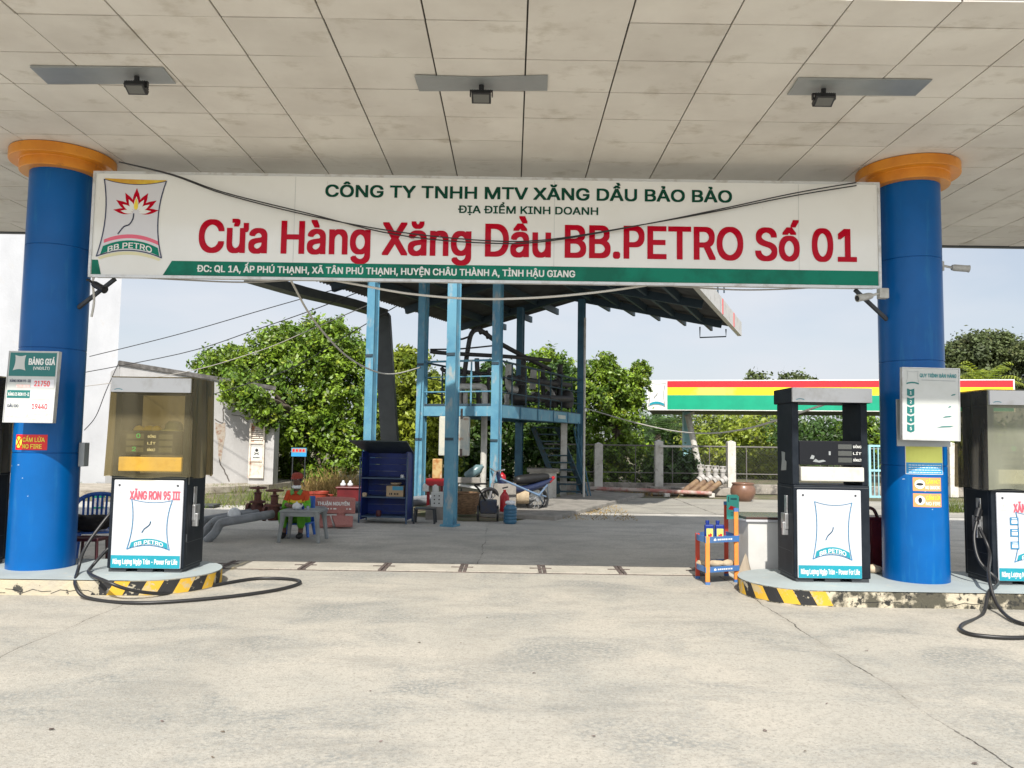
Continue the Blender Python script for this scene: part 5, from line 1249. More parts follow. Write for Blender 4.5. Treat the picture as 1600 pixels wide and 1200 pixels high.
wd = MB(); e0 = B + Uv * .15 + Vector((.0, 0, -.05)); wd.beam(e0 + Vv * .05, e0 - Uv * 9.0 + Vv * .05, .12, .42); wd.build('fascia', 'fascia_white', shed)
mb = MB()
for t in (1.9, 4.2): q = e0 - Uv * t + Vv * .115; mb.beam(q - Vector((0, 0, .2)), q + Vector((0, 0, .2)), .012, .1, up=Uv)
mb.build('red_mark', 'sticker_red', shed)
mb = MB(); q = e0 - Uv * 1.2 + Vector((0, 0, -.25)) - Vv * .2
mb.tube([q + Vector((0, 0, .1)), q + Vector((0, 0, -.12)), q - Vv * .75 + Vector((0, 0, -.12)), q - Vv * .75 + Vector((0, 0, .2))], .022, 6)
q = e0 - Uv * 5 + Vector((0, 0, .2)) + Vv * .1; mb.tube([q, q + Vector((0, 0, .3)), q + Vv * .15 + Vector((0, 0, .3)), q + Vv * .15], .02, 6); mb.build('bracket', 'roof_steel', shed)
# gutter of the near eave and the leaning downpipe box
g = [P(392, 433, 15.6), P(470, 456, 17.2), P(545, 474, 18.8), P(598, 490, 20)]
mb = MB(); pth = smooth_path(g, 4)
for a, b in zip(pth, pth[1:]): mb.beam(a, b, .34, .2)
mb.build('gutter', 'duct_dark', shed)
mb = MB(); t0, t1 = P(597, 492, 20.1), P(616, 715, 19.6); t1.z = .2; mb.beam(t0, t1, .42, .34, up=(0, 1, 0)); mb.build('downpipe_box', 'duct_dark', shed, bevel=.01)
# platform
zd = P(720, 634, 17.3).z; Mz = Vector((0, 0, 1))
mb = MB(); a = Vector((C2.x, C2.y, zd - .12)); b = Vector((C4.x, C4.y, zd - .12)); c = Vector((C6.x, C6.y, zd - .12)); d = Vector((C5.x, C5.y, zd - .12))
mb.beam(a, b, .1, .22); mb.build('edge_beam', 'shed_blue', shed)
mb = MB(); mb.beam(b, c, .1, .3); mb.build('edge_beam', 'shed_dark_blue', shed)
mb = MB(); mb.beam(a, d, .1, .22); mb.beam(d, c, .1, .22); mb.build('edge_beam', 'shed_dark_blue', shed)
mb = MB(); L_ = (c - b)
for k in range(5):
    u0, u1 = .03 + k * .19, .03 + k * .19 + .17; mb.beam(b + L_ * u0 + Vector((.03, -.075, -.0)), b + L_ * u1 + Vector((.03, -.075, -.0)), .02, .27)
mb.build('beam_panel', 'shed_blue', shed)
mb = MB(); f = Flat(b + L_ * .64 + Vector((.04, -.09, -.05)), L_.normalized()); mb2 = MB()
for k in range(6): decal(mb2, f, rect(.05 + k * .1, .12 + k * .1, 0, .1), .01)
mb2.build('plate_lettering', 'sign_white', shed)
mb = MB(); mb.add([p + Vector((0, 0, h)) for h in (.12, .17) for p in (a, b, c, d)], [(0, 1, 2, 3), (7, 6, 5, 4), (0, 4, 5, 1), (1, 5, 6, 2), (2, 6, 7, 3), (3, 7, 4, 0)]); mb.build('deck', 'roof_steel', shed)
def railing(p, q, n, m):
    mb = MB(); z0 = zd
    for k in range(n + 1):
        x = p.lerp(q, k / n); mb.tube([Vector((x.x, x.y, z0)), Vector((x.x, x.y, z0 + 1.02))], .022, 6)
    for h, r in ((1.02, .026), (.66, .014), (.32, .018)): mb.tube([Vector((p.x, p.y, z0 + h)), Vector((q.x, q.y, z0 + h))], r, 6)
    mb.build('railing', m, shed)
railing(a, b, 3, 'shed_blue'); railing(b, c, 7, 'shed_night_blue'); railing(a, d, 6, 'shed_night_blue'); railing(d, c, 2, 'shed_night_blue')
mb = MB()   # pipework on the platform
def pw(pts, r, m='pipe_black', nm='platform_pipe'): MB().tube(smooth_path(pts, 5), r, 10).build(nm, m, shed, smooth=True)
pw([P(722, 632, 18.6), P(725, 590, 18.6), P(732, 540, 18.6), P(737, 521, 18.6), P(746, 515, 18.7), P(757, 520, 18.9), P(775, 533, 19.3), P(815, 555, 20.3), P(860, 578, 21.5)], .06)
pw([P(672, 549, 18.2), P(700, 552, 18.3), P(790, 557, 19), P(860, 563, 20.5)], .05)
pw([P(672, 546, 18.4), P(720, 545, 18.5), P(772, 540, 18.7)], .02)
pw([P(700, 604, 18), P(735, 604, 18), P(752, 604, 18), P(757, 610, 18), P(757, 640, 18), P(756, 700, 18), P(754, 775, 18)], .075, 'old_pipe_white')
pw([P(718, 634, 18.4), P(718, 608, 18.4)], .05, 'old_pipe_white'); pw([P(727, 634, 18.2), P(727, 612, 18.2)], .06, 'old_pipe_white')
pw([P(796, 570, 19.5), P(795, 600, 19.5), P(800, 608, 19.5), P(806, 609, 19.6)], .1, 'old_pipe_white'); pw([P(834, 578, 21), P(832, 608, 21)], .09, 'old_pipe_white'); pw([P(833, 612, 21), P(833, 628, 21)], .06, 'old_pipe_white'); pw([P(792, 616, 19.5), P(792, 632, 19.5)], .07, 'old_pipe_white')
pw([P(718, 524, 18.5), P(720, 530, 18.5), P(733, 526, 18.5)], .025)
for pts, r_, m_ in (([(795, 590, 19), (840, 596, 20), (890, 602, 21.5)], .07, 'pipe_black'), ([(800, 622, 19), (845, 622, 20), (893, 624, 21.5)], .09, 'pipe_black'), ([(818, 560, 20.4), (817, 630, 20.4)], .07, 'pipe_black'), ([(848, 575, 21), (849, 630, 21)], .06, 'pipe_black'),
                    ([(875, 570, 21.6), (874, 630, 21.6)], .08, 'pipe_black'), ([(690, 575, 18.5), (700, 580, 18.5), (760, 584, 18.8)], .05, 'pipe_black'), ([(745, 560, 18.6), (748, 632, 18.6)], .06, 'pipe_black'), ([(764, 575, 18.9), (762, 632, 18.9)], .045, 'pipe_black'), ([(705, 590, 18.2), (706, 632, 18.2)], .05, 'pipe_black'), ([(850, 602, 21.4), (862, 612, 21), (868, 626, 20.8)], .05, 'old_pipe_white')):
    pw([P(*q) for q in pts], r_, m_)
for px, py, Y in ((812, 596, 19.4), (838, 622, 19.8), (870, 600, 21), (745, 590, 18.6), (706, 605, 18.2), (874, 590, 21.6), (848, 596, 21)):
    q = P(px, py, Y); v = MB(); v.lathe([(.05, -.12), (.13, -.1), (.13, -.06), (.08, -.04), (.08, .04), (.13, .06), (.13, .1), (.05, .12)], q, 12); v.tube([q, q + Vector((.0, -.2, .05))], .03, 6); v.tube([q + Vector((.09 * math.cos(t * PI / 6), -.2, .05 + .09 * math.sin(t * PI / 6))) for t in range(13)], .014, 5); v.build('pipe_valve', 'pipe_black', shed, smooth=True)
for px, py, Y in ((750, 516, 18.8), (761, 523, 19), (866, 612, 21.5), (850, 622, 21)):
    q = P(px, py, Y); MB().lathe([(.09, -.05), (.11, -.03), (.11, .03), (.09, .05)], q, 12, 0, Matrix.Rotation(R(70), 4, 'Y')).build('pipe_flange', 'pipe_black', shed, smooth=True)
for px in (812, 862, 885):  # pumps and meters on the deck
    q = P(px, 632, 20.5 if px < 860 else 21.7); q.z = zd + .17; mb = MB(); mb.lathe([(.16, 0), (.2, .08), (.2, .38), (.14, .46), (.05, .5), (.05, .62), (.12, .63), (.12, .66)], q, 14); mb.build('deck_pump', 'pipe_black', shed, smooth=True)
# plinth and stairs below
mb = MB(); q0 = Vector((C2.x - .5, C2.y - 1.5, 0)); M = Matrix(((Vv.x, Uv.x, 0, c3.x), (Vv.y, Uv.y, 0, c3.y), (0, 0, 1, 0), (0, 0, 0, 1)))
mb.box(-.3, 1.35, 1.9, 9.6, -.02, .09, 0, M); mb.build('plinth', 'plinth', shed, bevel=.02)
mb = MB(); s0, s1 = P(852, 668, 22.3), P(893, 768, 21.6)
for k in range(10):
    q = s0.lerp(s1, k / 9); mb.box(q.x - .33, q.x + .33, q.y - .1, q.y + .12, q.z - .02, q.z + .02)
mb.build('stair_tread', 'shed_night_blue', shed)
mb = MB()
for dx_ in (-.35, .35): mb.beam(s0 + Vector((dx_, 0, 0)), s1 + Vector((dx_, 0, -.05)), .04, .16)
mb.build('stair_string', 'shed_night_blue', shed)
mb = MB(); q = P(896, 668, 22.2); mb.tube([q, P(918, 775, 21)], .02, 6); mb.tube([P(901, 668, 22.2), P(923, 775, 21)], .018, 6)
for t in (.15, .35, .55, .75): mb.tube([q.lerp(P(918, 775, 21), t), q.lerp(P(918, 775, 21), t) + Vector((0, 0, .8))], .014, 6)
mb.build('handrail', 'shed_dark_blue', shed)
pg = G(912, 782); mb = MB(); mb.tube([pg, (pg.x, pg.y, 4.9)], .03, 8); o = mb.build('steel_pole', 'old_pipe_white'); tag(o, 'thin pale pole standing beside the rear column of the blue shed', 'pole')
for px, yb, yt, Y, lab in ((880, 772, 660, 22.0, 'weathered white post under the platform beside the stairs'),):
    q = P(px, yb, Y); mb = MB(); mb.box(q.x - .09, q.x + .09, Y - .09, Y + .09, 0, P(px, yt, Y).z); tag(mb.build('post', 'old_pipe_white', bevel=.01), lab, 'post')
def panel_thing(name, x0, x1, ya, yb, Y, d, m, label, cat, bev=.02):
    a = P(x0, yb, Y); b = P(x1, ya, Y); t = thing(name, ((a.x + b.x) / 2, Y, a.z), label, cat)
    MB().box(a.x, b.x, Y, Y + d, a.z, b.z).build('body', m, t, bevel=bev); return t, a, b
t, a, b = panel_thing('tank', 685, 733, 651, 712, 16.4, .5, 'tank_cream', 'cream rust-streaked tank hung under the platform of the blue shed', 'tank')
mb = MB()
for x in (.3, .75):
    q = a.x + (b.x - a.x) * x; mb.beam((q, 16.39, b.z - .05), (q, 16.39, zd - .1), .05, .02); mb.beam((q - .0, 16.388, a.z + .15), (q, 16.388, a.z - .02), .05, .02)
mb.build('hanger', 'rusty_steel', t)
t, a, b = panel_thing('pump_machine', 675, 691, 717, 748, 16.0, .12, 'rust_sheet', 'rusty yellow machine panel on a red stand beside the blue front column', 'machine')
mb = MB(); mb.box(a.x - .12, b.x + .05, 15.95, 16.25, a.z - .14, a.z - .002)
for x in (a.x - .08, b.x): mb.beam((x, 16.1, a.z - .14), (x, 16.1, .02), .06, .06)
mb.build('stand', 'fire_red', t); mb = MB()
for x in (-.22, -.02, .2): mb.lathe([(.07, 0), (.07, .12), (.04, .16)], (a.x + .1 + x, 16.0, a.z - .26), 10)
mb.build('pump_head', 'panel_pale', t, smooth=True)
t, a, b = panel_thing('switchboard', 673, 692, 769, 792, 15.2, .1, 'panel_pale', 'pale switch panel with dark knobs beside the foot of the blue front column', 'switchboard', .008)
mb = MB()
for i in range(2):
    for k in range(3): mb.lathe([(.014, 0), (.014, .012)], (a.x + (b.x - a.x) * (.3 + .4 * i), 15.199, a.z + (b.z - a.z) * (.25 + .25 * k)), 8, 0, Matrix.Rotation(R(90), 4, 'X'))
mb.build('knob', 'black', t); MB().box(a.x - .1, b.x + .1, 15.21, 15.6, .0, a.z - .001).build('base', 'plinth', t)
q = G(655, 826); q = Vector((q.x, 14.6, 0)); st_ = thing('stool', q, 'dark grey plastic stool between the blue cabinet and the blue front column', 'stool')
MB().box(q.x - .2, q.x + .2, q.y - .16, q.y + .16, .26, .29).build('seat', 'dark_metal', st_, bevel=.01)
for x in (-.17, .17):
    for y in (-.13, .13): MB().tube([(q.x + x, q.y + y, .26), (q.x + x * 1.15, q.y + y * 1.15, 0)], .022, 6).build('leg', 'dark_metal', st_)
q = G(728, 806); bk_ = thing('wicker_basket', q, 'brown wicker basket beside the foot of the blue front column', 'basket')
MB().lathe([(.2, 0), (.24, .1), (.27, .3), (.275, .42), (.255, .42), (.2, .06)], q + Vector((.0, 0, .05)), 28).build('body', 'basket_weave', bk_, smooth=True)
MB().tube([q + Vector((.275 * math.cos(k * PI / 12), .275 * math.sin(k * PI / 12), .47)) for k in range(25)], .016, 6).build('rim', 'basket_weave', bk_, smooth=True)
q = G(797, 818); wb = thing('water_bottle', q, 'ribbed blue water bottle with a white bag on top beside the second blue column', 'bottle')
pr_ = []
for k in range(5): pr_ += [(.12, .02 + k * .06), (.128, .03 + k * .06), (.128, .055 + k * .06), (.12, .065 + k * .06)]
MB().lathe([(.11, 0)] + pr_ + [(.1, .34), (.04, .37), (.035, .40)], q, 20).build('body', 'water_blue', wb, smooth=True)
mb = MB(); lump(mb, q + Vector((0, 0, .345)), .1, .08, .09, 4); tag(mb.build('plastic_bag', 'bag_white', smooth='all'), 'crumpled white bag on top of the blue water bottle', 'bag')
q = G(788, 806); ex = thing('fire_extinguisher', q, 'red fire extinguisher behind the blue water bottle', 'fire extinguisher')
MB().lathe([(.09, 0), (.1, .03), (.1, .4), (.05, .48), (.03, .5), (.03, .54)], q, 16).build('body', 'fire_red', ex, smooth=True); MB().beam(q + Vector((-.05, 0, .57)), q + Vector((.07, 0, .6)), .03, .03).build('handle', 'black', ex)
q = P(785, 745, 16.8); mb = MB(); lump(mb, Vector((q.x, 16.8, P(785, 755, 16.8).z)), .09, .08, .22, 6); tag(mb.build('helmet', 'fire_red', smooth='all'), 'red helmet beside the second blue column', 'helmet')
b_ = P(785, 755, 16.8); mb = MB(); mb.box(b_.x - .25, b_.x + .3, 16.6, 17.1, .09, b_.z - .001); tag(mb.build('crate', 'plinth', bevel=.01), 'grey concrete block the red helmet sits on', 'block')
# motorbike with its back wheel to the yard
mc = G(838, 800); mk = thing('motorbike', mc, 'dark motorbike with red tail under the platform of the blue shed', 'motorbike')
ax = Vector((.86, .5, 0)).normalized(); yv = Vector((-.5, .86, 0))
def bp(u_, v_, z): return Vector((mc.x, mc.y, 0)) + ax * u_ + yv * v_ + Vector((0, 0, z))
for u_ in (0, -1.2):
    w_ = MB(); w_.tube([bp(u_ + .25 * math.cos(t * PI / 12), 0, .28 + .25 * math.sin(t * PI / 12)) for t in range(25)], .045, 8); wo_ = w_.build('wheel', 'rubber', mk, smooth='all')
    s_ = MB()
    for t in range(10): s_.beam(bp(u_, 0, .28), bp(u_ + .23 * math.cos(t * PI / 5), 0, .28 + .23 * math.sin(t * PI / 5)), .01, .01)
    s_.tube([bp(u_, -.05, .28), bp(u_, .05, .28)], .05, 8); s_.build('spoke', 'steel', wo_)
mb = MB(); mb.tube(smooth_path([bp(.3, 0, .78), bp(-.1, 0, .74), bp(-.55, 0, .7)], 4), [.06, .08, .09, .1, .11, .11, .11, .1, .08], 8); mb.build('seat', 'black', mk, smooth='all')
mb = MB(); mb.tube(smooth_path([bp(.4, 0, .72), bp(.1, 0, .6), bp(-.4, 0, .5), bp(-.85, 0, .6), bp(-1.0, 0, .9)], 4), [.04, .05, .06, .08, .09, .09, .09, .09, .09, .09, .09, .09, .08, .07, .06, .05, .05], 8); mb.build('body', 'bike_blue', mk, smooth='all')
mb = MB(); mb.tube([bp(.32, 0, .66), bp(.46, 0, .76)], [.05, .035], 8); mb.build('tail_light', 'fire_red', mk, smooth=True)
mb = MB(); mb.tube([bp(-1.0, -.3, .95), bp(-1.05, 0, .9), bp(-1.0, .3, .95)], .018, 6); mb.tube([bp(-1.05, 0, .9), bp(-1.2, 0, .28)], .03, 6); mb.tube([bp(0, .08, .28), bp(-.5, .06, .4)], .03, 6); mb.build('handlebar', 'steel', mk, smooth=True)
# leaning pale-blue frame
fm_ = thing('tube_frame', G(848, 808), 'pale blue tubular frame leaning across the motorbike under the shed', 'frame')
mb = MB(); mb.tube([P(782, 748, 16.2), P(842, 774, 16.6)], .022, 8); g = G(850, 789); mb.tube([P(842, 774, 16.6), g], .022, 8); mb.tube([P(842, 774, 16.6), P(855, 758, 17.2), G(857, 782)], .02, 8); mb.tube([P(832, 769, 16.6), P(853, 776, 17)], .018, 8); mb.build('tubes', 'pole_blue', fm_, smooth=True)
q = P(823, 772, 17.0); mb = MB(); Mr = Matrix.Rotation(R(90), 4, 'Y') ; mb.lathe([(.16, -.3), (.17, -.28), (.17, .28), (.16, .3)], Vector((q.x - .25, 17.0, .36)), 18, 0, Mr); tag(mb.build('hose_drum', 'cloth_tan', smooth=True), 'tan rolled mat lying beside the motorbike', 'roll')
q = G(815, 797); mb = MB(); mb.box(q.x - .35, q.x + .25, q.y - .1, q.y + .25, 0, .2); tag(mb.build('concrete_block', 'plinth', bevel=.015), 'low concrete block at the yard edge under the tan roll', 'block')
q = P(848, 760, 20.5); mb = MB(); mb.box(q.x - .35, q.x + .35, 20.3, 20.9, 0, P(848, 738, 20.3).z); o = mb.build('masonry_box', 'old_pipe_white', bevel=.01); tag(o, 'white masonry box behind the motorbike under the shed', 'box'); MB().box(q.x - .42, q.x + .42, 20.24, 20.96, P(848, 738, 20.3).z + .001, P(848, 735, 20.3).z + .04).build('lid', 'plinth', o)
# small dark hand cart by the second column
q = G(766, 815); bc = thing('hand_cart', q, 'small dark hand cart beside the second blue column', 'cart')
MB().box(q.x - .2, q.x + .12, q.y - .1, q.y + .4, .16, .4).build('body', 'cart_navy', bc, bevel=.02)
for s in (-.24, .14): MB().lathe([(.05, -.02), (.15, -.02), (.15, .02), (.05, .02)], (q.x + s, q.y + .05, .15), 16, 0, Matrix.Rotation(R(90), 4, 'Y')).build('wheel', 'rubber', bc, smooth=True)
mb = MB(); mb.tube(smooth_path([(q.x - .1, q.y, .4), (q.x - .22, q.y - .15, .62), (q.x - .3, q.y - .2, .72), (q.x - .05, q.y - .25, .74)], 4), .018, 6); mb.build('handle', 'black', bc, smooth=True)
q = P(743, 752, 17.0); mb = MB(); mb.beam(P(718, 757, 16.8), P(762, 764, 16.8), .6, .03); o = mb.build('workbench_top', 'panel_pale'); wbn = thing('workbench', (q.x, 16.8, 0), 'pale workbench with scrolled iron legs behind the wicker basket', 'workbench'); o.name = 'top'; attach(o, wbn)
for px in (721, 758):
    p_ = P(px, 760, 16.6); mb = MB(); mb.tube([(p_.x, 16.6, .09), (p_.x, 16.6, p_.z - .04)], .02, 6); mb.tube([(p_.x + .12 + .1 * math.cos(t * .6) * (1 - t / 16), 16.6, p_.z - .2 + .1 * math.sin(t * .6) * (1 - t / 16)) for t in range(14)], .012, 5); mb.build('leg', 'dark_metal', wbn)
mb = MB(); p_ = P(733, 752, 16.9); p_.z = P(733, 757, 16.8).z + .03; mb.box(p_.x - .28, p_.x + .25, 16.75, 17.0, p_.z, p_.z + .12); tag(mb.build('toolbox', 'plinth', bevel=.02), 'grey toolbox on the pale workbench', 'toolbox')
mb = MB(); Mr = Matrix.Rotation(R(55), 4, 'Y'); p_ = P(741, 737, 17.2); mb.lathe([(.09, -.22), (.11, -.18), (.11, .12), (.05, .2), (.04, .24)], (p_.x, 17.2, p_.z), 14, 0, Mr); tag(mb.build('plastic_bottle', 'bottle_clear', smooth=True), 'slanting clear blue bottle above the toolbox on the workbench', 'bottle')

# ================================================================== left buildings
mat('wall_white', (.44, .45, .47), (.38, .39, .41), .9, .42, .66, (.42, .41, .4), 3.5, .6, .76, rough=.9, bump=.25, bscale=14, stretch=(1, 1, .6))
mat('wall_old', (.46, .455, .45), (.37, .365, .36), 1.1, .42, .64, (.33, .31, .28), 2.6, .6, .74, rough=.9, bump=.3, bscale=14, stretch=(1, 1, .45))
mat('wall_top_dirt', (.09, .085, .08), (.2, .19, .18), 6, rough=.95)
mat('brick_patch', (.30, .19, .14), (.42, .37, .31), 10, .36, .5, rough=.95, bump=.7)
mat('crack', (.12, .11, .1), rough=1)
mat('rusty_white', (.66, .6, .52), (.6, .52, .42), 8, .45, .65, (.38, .14, .06), 6, .58, .66, rough=.7, stretch3=(1, 1, .4))
tb_ = thing('tall_building', (-18, 27, 0), 'tall plain white building rising behind the price-board pillar', 'building')
e = P(187, 500, 24.0)
mb = MB(); mb.prism([(-30, 24), (e.x, 24), (e.x * 1.45, 34), (-30, 34)], 0, 11); mb.build('wall', 'wall_white', tb_)
mb = MB(); mb.prism([(-30.1, 23.93), (e.x + .06, 23.93), (e.x * 1.45 + .06, 34.1), (-30.1, 34.1)], 11.001, 11.25); mb.build('parapet', 'wall_white', tb_)
hx0, hx1 = P(178, 770, 21.5), P(424, 753, 23.8)
sh_ = thing('small_house', (hx0.x, hx0.y, 0), 'small cracked whitewashed house beside the tall white building', 'house')
dxn = Vector((hx1.x - hx0.x, hx1.y - hx0.y, 0)); LW = dxn.length; fr = Flat((hx0.x, hx0.y, 0), dxn); hz0, hz1 = P(183, 570, 21.5).z, P(400, 608, 23.4).z
def hp_(x, z, k=0): return fr.pt(x, z, k)
mb = MB(); mb.add([hp_(0, 0), hp_(LW, 0), hp_(LW, hz1), hp_(0, hz0), hp_(0, 0, -3.5), hp_(LW, 0, -3.5), hp_(LW, hz1, -3.5), hp_(0, hz0, -3.5)], [(0, 1, 2, 3), (5, 4, 7, 6), (0, 3, 7, 4), (1, 5, 6, 2), (3, 2, 6, 7), (0, 4, 5, 1)]); mb.build('wall', 'wall_old', sh_)
mb = MB(); mb.beam(hp_(-.05, hz0 + .06, -.1), hp_(LW + .02, hz1 + .06, -.1), .3, .12); mb.build('roof_edge', 'wall_top_dirt', sh_)
def onw(px, py): # a point of the picture on the house wall
    d = ray(px, py); n = fr.n; k = (fr.o - Vector((0, 0, HC))).dot(n) / d.dot(n); p = Vector((0, 0, HC)) + d * k - fr.o; return (p.dot(fr.r), p.z)
mb = MB()
def crackline(pts, w):
    out = []; rr = random.Random(len(pts))
    for i, q in enumerate(pts):
        out.append(onw(*q))
        if i < len(pts) - 1:
            for t in (.33, .66): out.append(onw(q[0] + (pts[i + 1][0] - q[0]) * t + rr.uniform(-1.5, 1.5), q[1] + (pts[i + 1][1] - q[1]) * t + rr.uniform(-1, 1)))
    stroke(mb, fr, out, w, .004)
crackline([(351, 608), (350, 625), (348, 640), (349, 658)], .03); crackline([(362, 648), (376, 650), (388, 660)], .02); crackline([(342, 690), (343, 720), (352, 740), (358, 752)], .035); crackline([(336, 655), (346, 661), (352, 662)], .03)
mb.build('crack', 'crack', sh_)
rr = random.Random(3); pts = [onw(x + rr.uniform(-1, 1), y) for x, y in ((337, 660), (345, 663), (352, 660), (352, 680), (348, 700), (346, 722), (342, 712), (340, 690), (337, 672))]; decal(MB(), fr, pts[::-1], .006).build('bare_brick', 'brick_patch', sh_)
# louvred gate post
q0, q1 = P(388, 755, 22.9), P(423, 655, 22.9); lp_ = thing('louvred_shutter', (q0.x, 22.9, .2), 'rusty white louvred shutter on a masonry post at the end of the small house', 'shutter')
MB().box(q0.x - .02, q1.x + .12, 22.92, 23.4, 0, q1.z).build('post', 'wall_old', lp_); MB().box(q0.x - .06, q1.x + .16, 22.86, 23.45, q1.z + .001, q1.z + .1).build('post_cap', 'wall_top_dirt', lp_)
x0, x1 = P(389, 700, 22.85).x, P(413, 700, 22.85).x; za, zb = P(400, 747, 22.85).z, P(400, 661, 22.85).z
mb = MB()
for x in (x0, x1 - .05): mb.box(x, x + .05, 22.84, 22.9, za, zb)
for z in (za, za + (zb - za) * .3, za + (zb - za) * .62, zb - .05): mb.box(x0 + .051, x1 - .051, 22.841, 22.9, z, z + .05)
mb.build('frame', 'rusty_white', lp_)
mb = MB(); H_ = zb - za
for k in range(8): z = za + H_ * (.66 + .038 * k); mb.beam((x0 + .05, 22.88, z), (x1 - .05, 22.88, z), .05, .012, up=(0, -.7, .7))
mb.build('louvre', 'rusty_white', lp_)
mb = MB(); mb.box(x0 + .05, x1 - .05, 22.875, 22.9, za + .05, za + H_ * .64); mb.build('sheet', 'rusty_white', lp_)
f = Flat((x0 + .06, 22.87, za + H_ * .32)); w = x1 - x0 - .12; h = H_ * .28; decal(MB(), f, rect(0, w, 0, h), .004).build('notice', 'panel_pale', lp_)
mb = MB(); decal(mb, f, [(w * .5 + w * .14 * math.cos(t * PI / 5), h * .66 + w * .15 * math.sin(t * PI / 5)) for t in range(10)], .006); stroke(mb, f, [(w * .3, h * .5), (w * .7, h * .38)], .02, .006); stroke(mb, f, [(w * .7, h * .5), (w * .3, h * .38)], .02, .007)
for k in range(5): decal(mb, f, rect(w * (.2 + .12 * k), w * (.29 + .12 * k), h * .14, h * .22), .006)
mb.build('warning_symbol', 'black', lp_)

# ================================================================== rear right: fence, barrier, pipe inlets, second canopy
mat('fence_white', (.62, .6, .55), (.5, .47, .42), 4, .45, .65, (.2, .18, .15), 6, .6, .72, rough=.9, bump=.3)
mat('fence_grey', (.16, .15, .14), rough=.7)
mat('barrier_red', (.36, .14, .12), (.42, .35, .31), 3, .45, .6, rough=.7)
mat('low_wall', (.33, .3, .26), (.12, .11, .1), 3, .45, .6, (.5, .46, .4), 6, .58, .7, rough=.95, bump=.5)
mat('coupling', (.44, .43, .41), (.3, .28, .26), 9, rough=.5)
mat('pipe_ochre', (.24, .16, .09), (.15, .09, .055), 6, .42, .6, rough=.7)
mat('jar_brown', (.20, .105, .065), (.14, .07, .045), 3, .42, .65, rough=.4, coat=.25)
mat('gate_blue', (.30, .56, .62), (.26, .48, .55), 5, rough=.5)
mat('stripe_red', (.80, .02, .025), (.7, .015, .03), 2, rough=.4)
mat('stripe_sun', (.9, .66, .02), (.85, .66, .12), .35, .5, .56, rough=.4)
mat('stripe_emerald', (.0, .34, .19), (.0, .30, .17), 2, rough=.4)
YFc = 24.0
def mesh_fence_mat():
    m = bpy.data.materials.new('chain_link'); m.use_nodes = True; t = m.node_tree; l = t.links.new; b = t.nodes['Principled BSDF']; b.inputs['Base Color'].default_value = (.1, .095, .09, 1)
    tcn = t.nodes.new('ShaderNodeTexCoord'); sp = t.nodes.new('ShaderNodeSeparateXYZ'); l(tcn.outputs['Object'], sp.inputs[0]); outs = []
    for sgn in (1, -1):
        a = t.nodes.new('ShaderNodeMath'); a.operation = 'MULTIPLY_ADD'; l(sp.outputs[2], a.inputs[0]); a.inputs[1].default_value = sgn; l(sp.outputs[0], a.inputs[2])
        p = t.nodes.new('ShaderNodeMath'); p.operation = 'PINGPONG'; l(a.outputs[0], p.inputs[0]); p.inputs[1].default_value = .05
        c = t.nodes.new('ShaderNodeMath'); c.operation = 'LESS_THAN'; l(p.outputs[0], c.inputs[0]); c.inputs[1].default_value = .0028; outs.append(c.outputs[0])
    mx_ = t.nodes.new('ShaderNodeMath'); mx_.operation = 'MAXIMUM'; l(outs[0], mx_.inputs[0]); l(outs[1], mx_.inputs[1]); l(mx_.outputs[0], b.inputs['Alpha']); MATS['chain_link'] = m
mesh_fence_mat()
fposts = [(850, 0), (935, 694), (1029, 690), (1142, 691), (1229, 692), (1487, 694), (1600, 694)]
xs_ = []
for k, (px, py) in enumerate(fposts):
    x = P(px, 720, YFc).x; xs_.append(x)
    lab = {935: 'white concrete fence post beside the dark foliage right of the shed', 1029: 'white concrete fence post left of the four pipe inlets', 1142: 'white concrete fence post above the big brown jar', 1229: 'white fence post hidden behind the uncovered dispenser', 1487: 'white fence post beside the pillar with the five-step board', 850: 'white fence post behind the shed stairs', 1600: 'white fence post behind the dispenser at the photo edge'}[px]
    if px in (850, 1229, 1600): continue
    mb = MB(); mb.box(x - .125, x + .125, YFc - .12, YFc + .12, 0, P(px, py, YFc).z if py else 1.5); mb.add([(x - .125, YFc - .12, P(px, py or 694, YFc).z), (x + .125, YFc - .12, P(px, py or 694, YFc).z), (x, YFc, P(px, py or 694, YFc).z + .06), (x + .125, YFc + .12, P(px, py or 694, YFc).z), (x - .125, YFc + .12, P(px, py or 694, YFc).z)], [(0, 1, 2), (1, 3, 2), (3, 4, 2), (4, 0, 2)])
    tag(mb.build('fence_post', 'fence_white', bevel=.01), lab, 'fence post', 'white concrete fence posts')
fn = thing('mesh_fence', (8, YFc, 0), 'dark wire mesh fence between the white concrete posts', 'fence')
mb = MB(); mb.add([(xs_[0], YFc, .32), (22, YFc, .32), (22, YFc, 1.45), (xs_[0], YFc, 1.45)], [(0, 1, 2, 3)]); mb.build('wire_mesh', 'chain_link', fn, fix=False)
mb = MB(); mb.tube([(xs_[0], YFc - .02, 1.46), (22, YFc - .02, 1.46)], .025, 6); mb.tube([(xs_[0], YFc - .02, .62), (22, YFc - .02, .62)], .018, 6)
for k in range(12): x = xs_[1] + 1.15 * k; mb.tube([(x, YFc - .02, .3), (x, YFc - .02, 1.46)], .016, 6)
mb.build('rail', 'fence_grey', fn)
mb = MB(); mb.box(xs_[0], 22, YFc + .02, YFc + .2, 0, .3); mb.build('footing', 'low_wall', fn, bevel=.02)
q = P(1029, 697, YFc); q2 = P(1092, 703, YFc - .3); mb = MB(); mb.beam((q.x, YFc - .2, q.z), (q2.x, YFc - .2, q2.z + .1), .08, .06); tag(mb.build('pipe', 'old_pipe_white'), 'short white pipe along the top of the mesh fence', 'pipe')
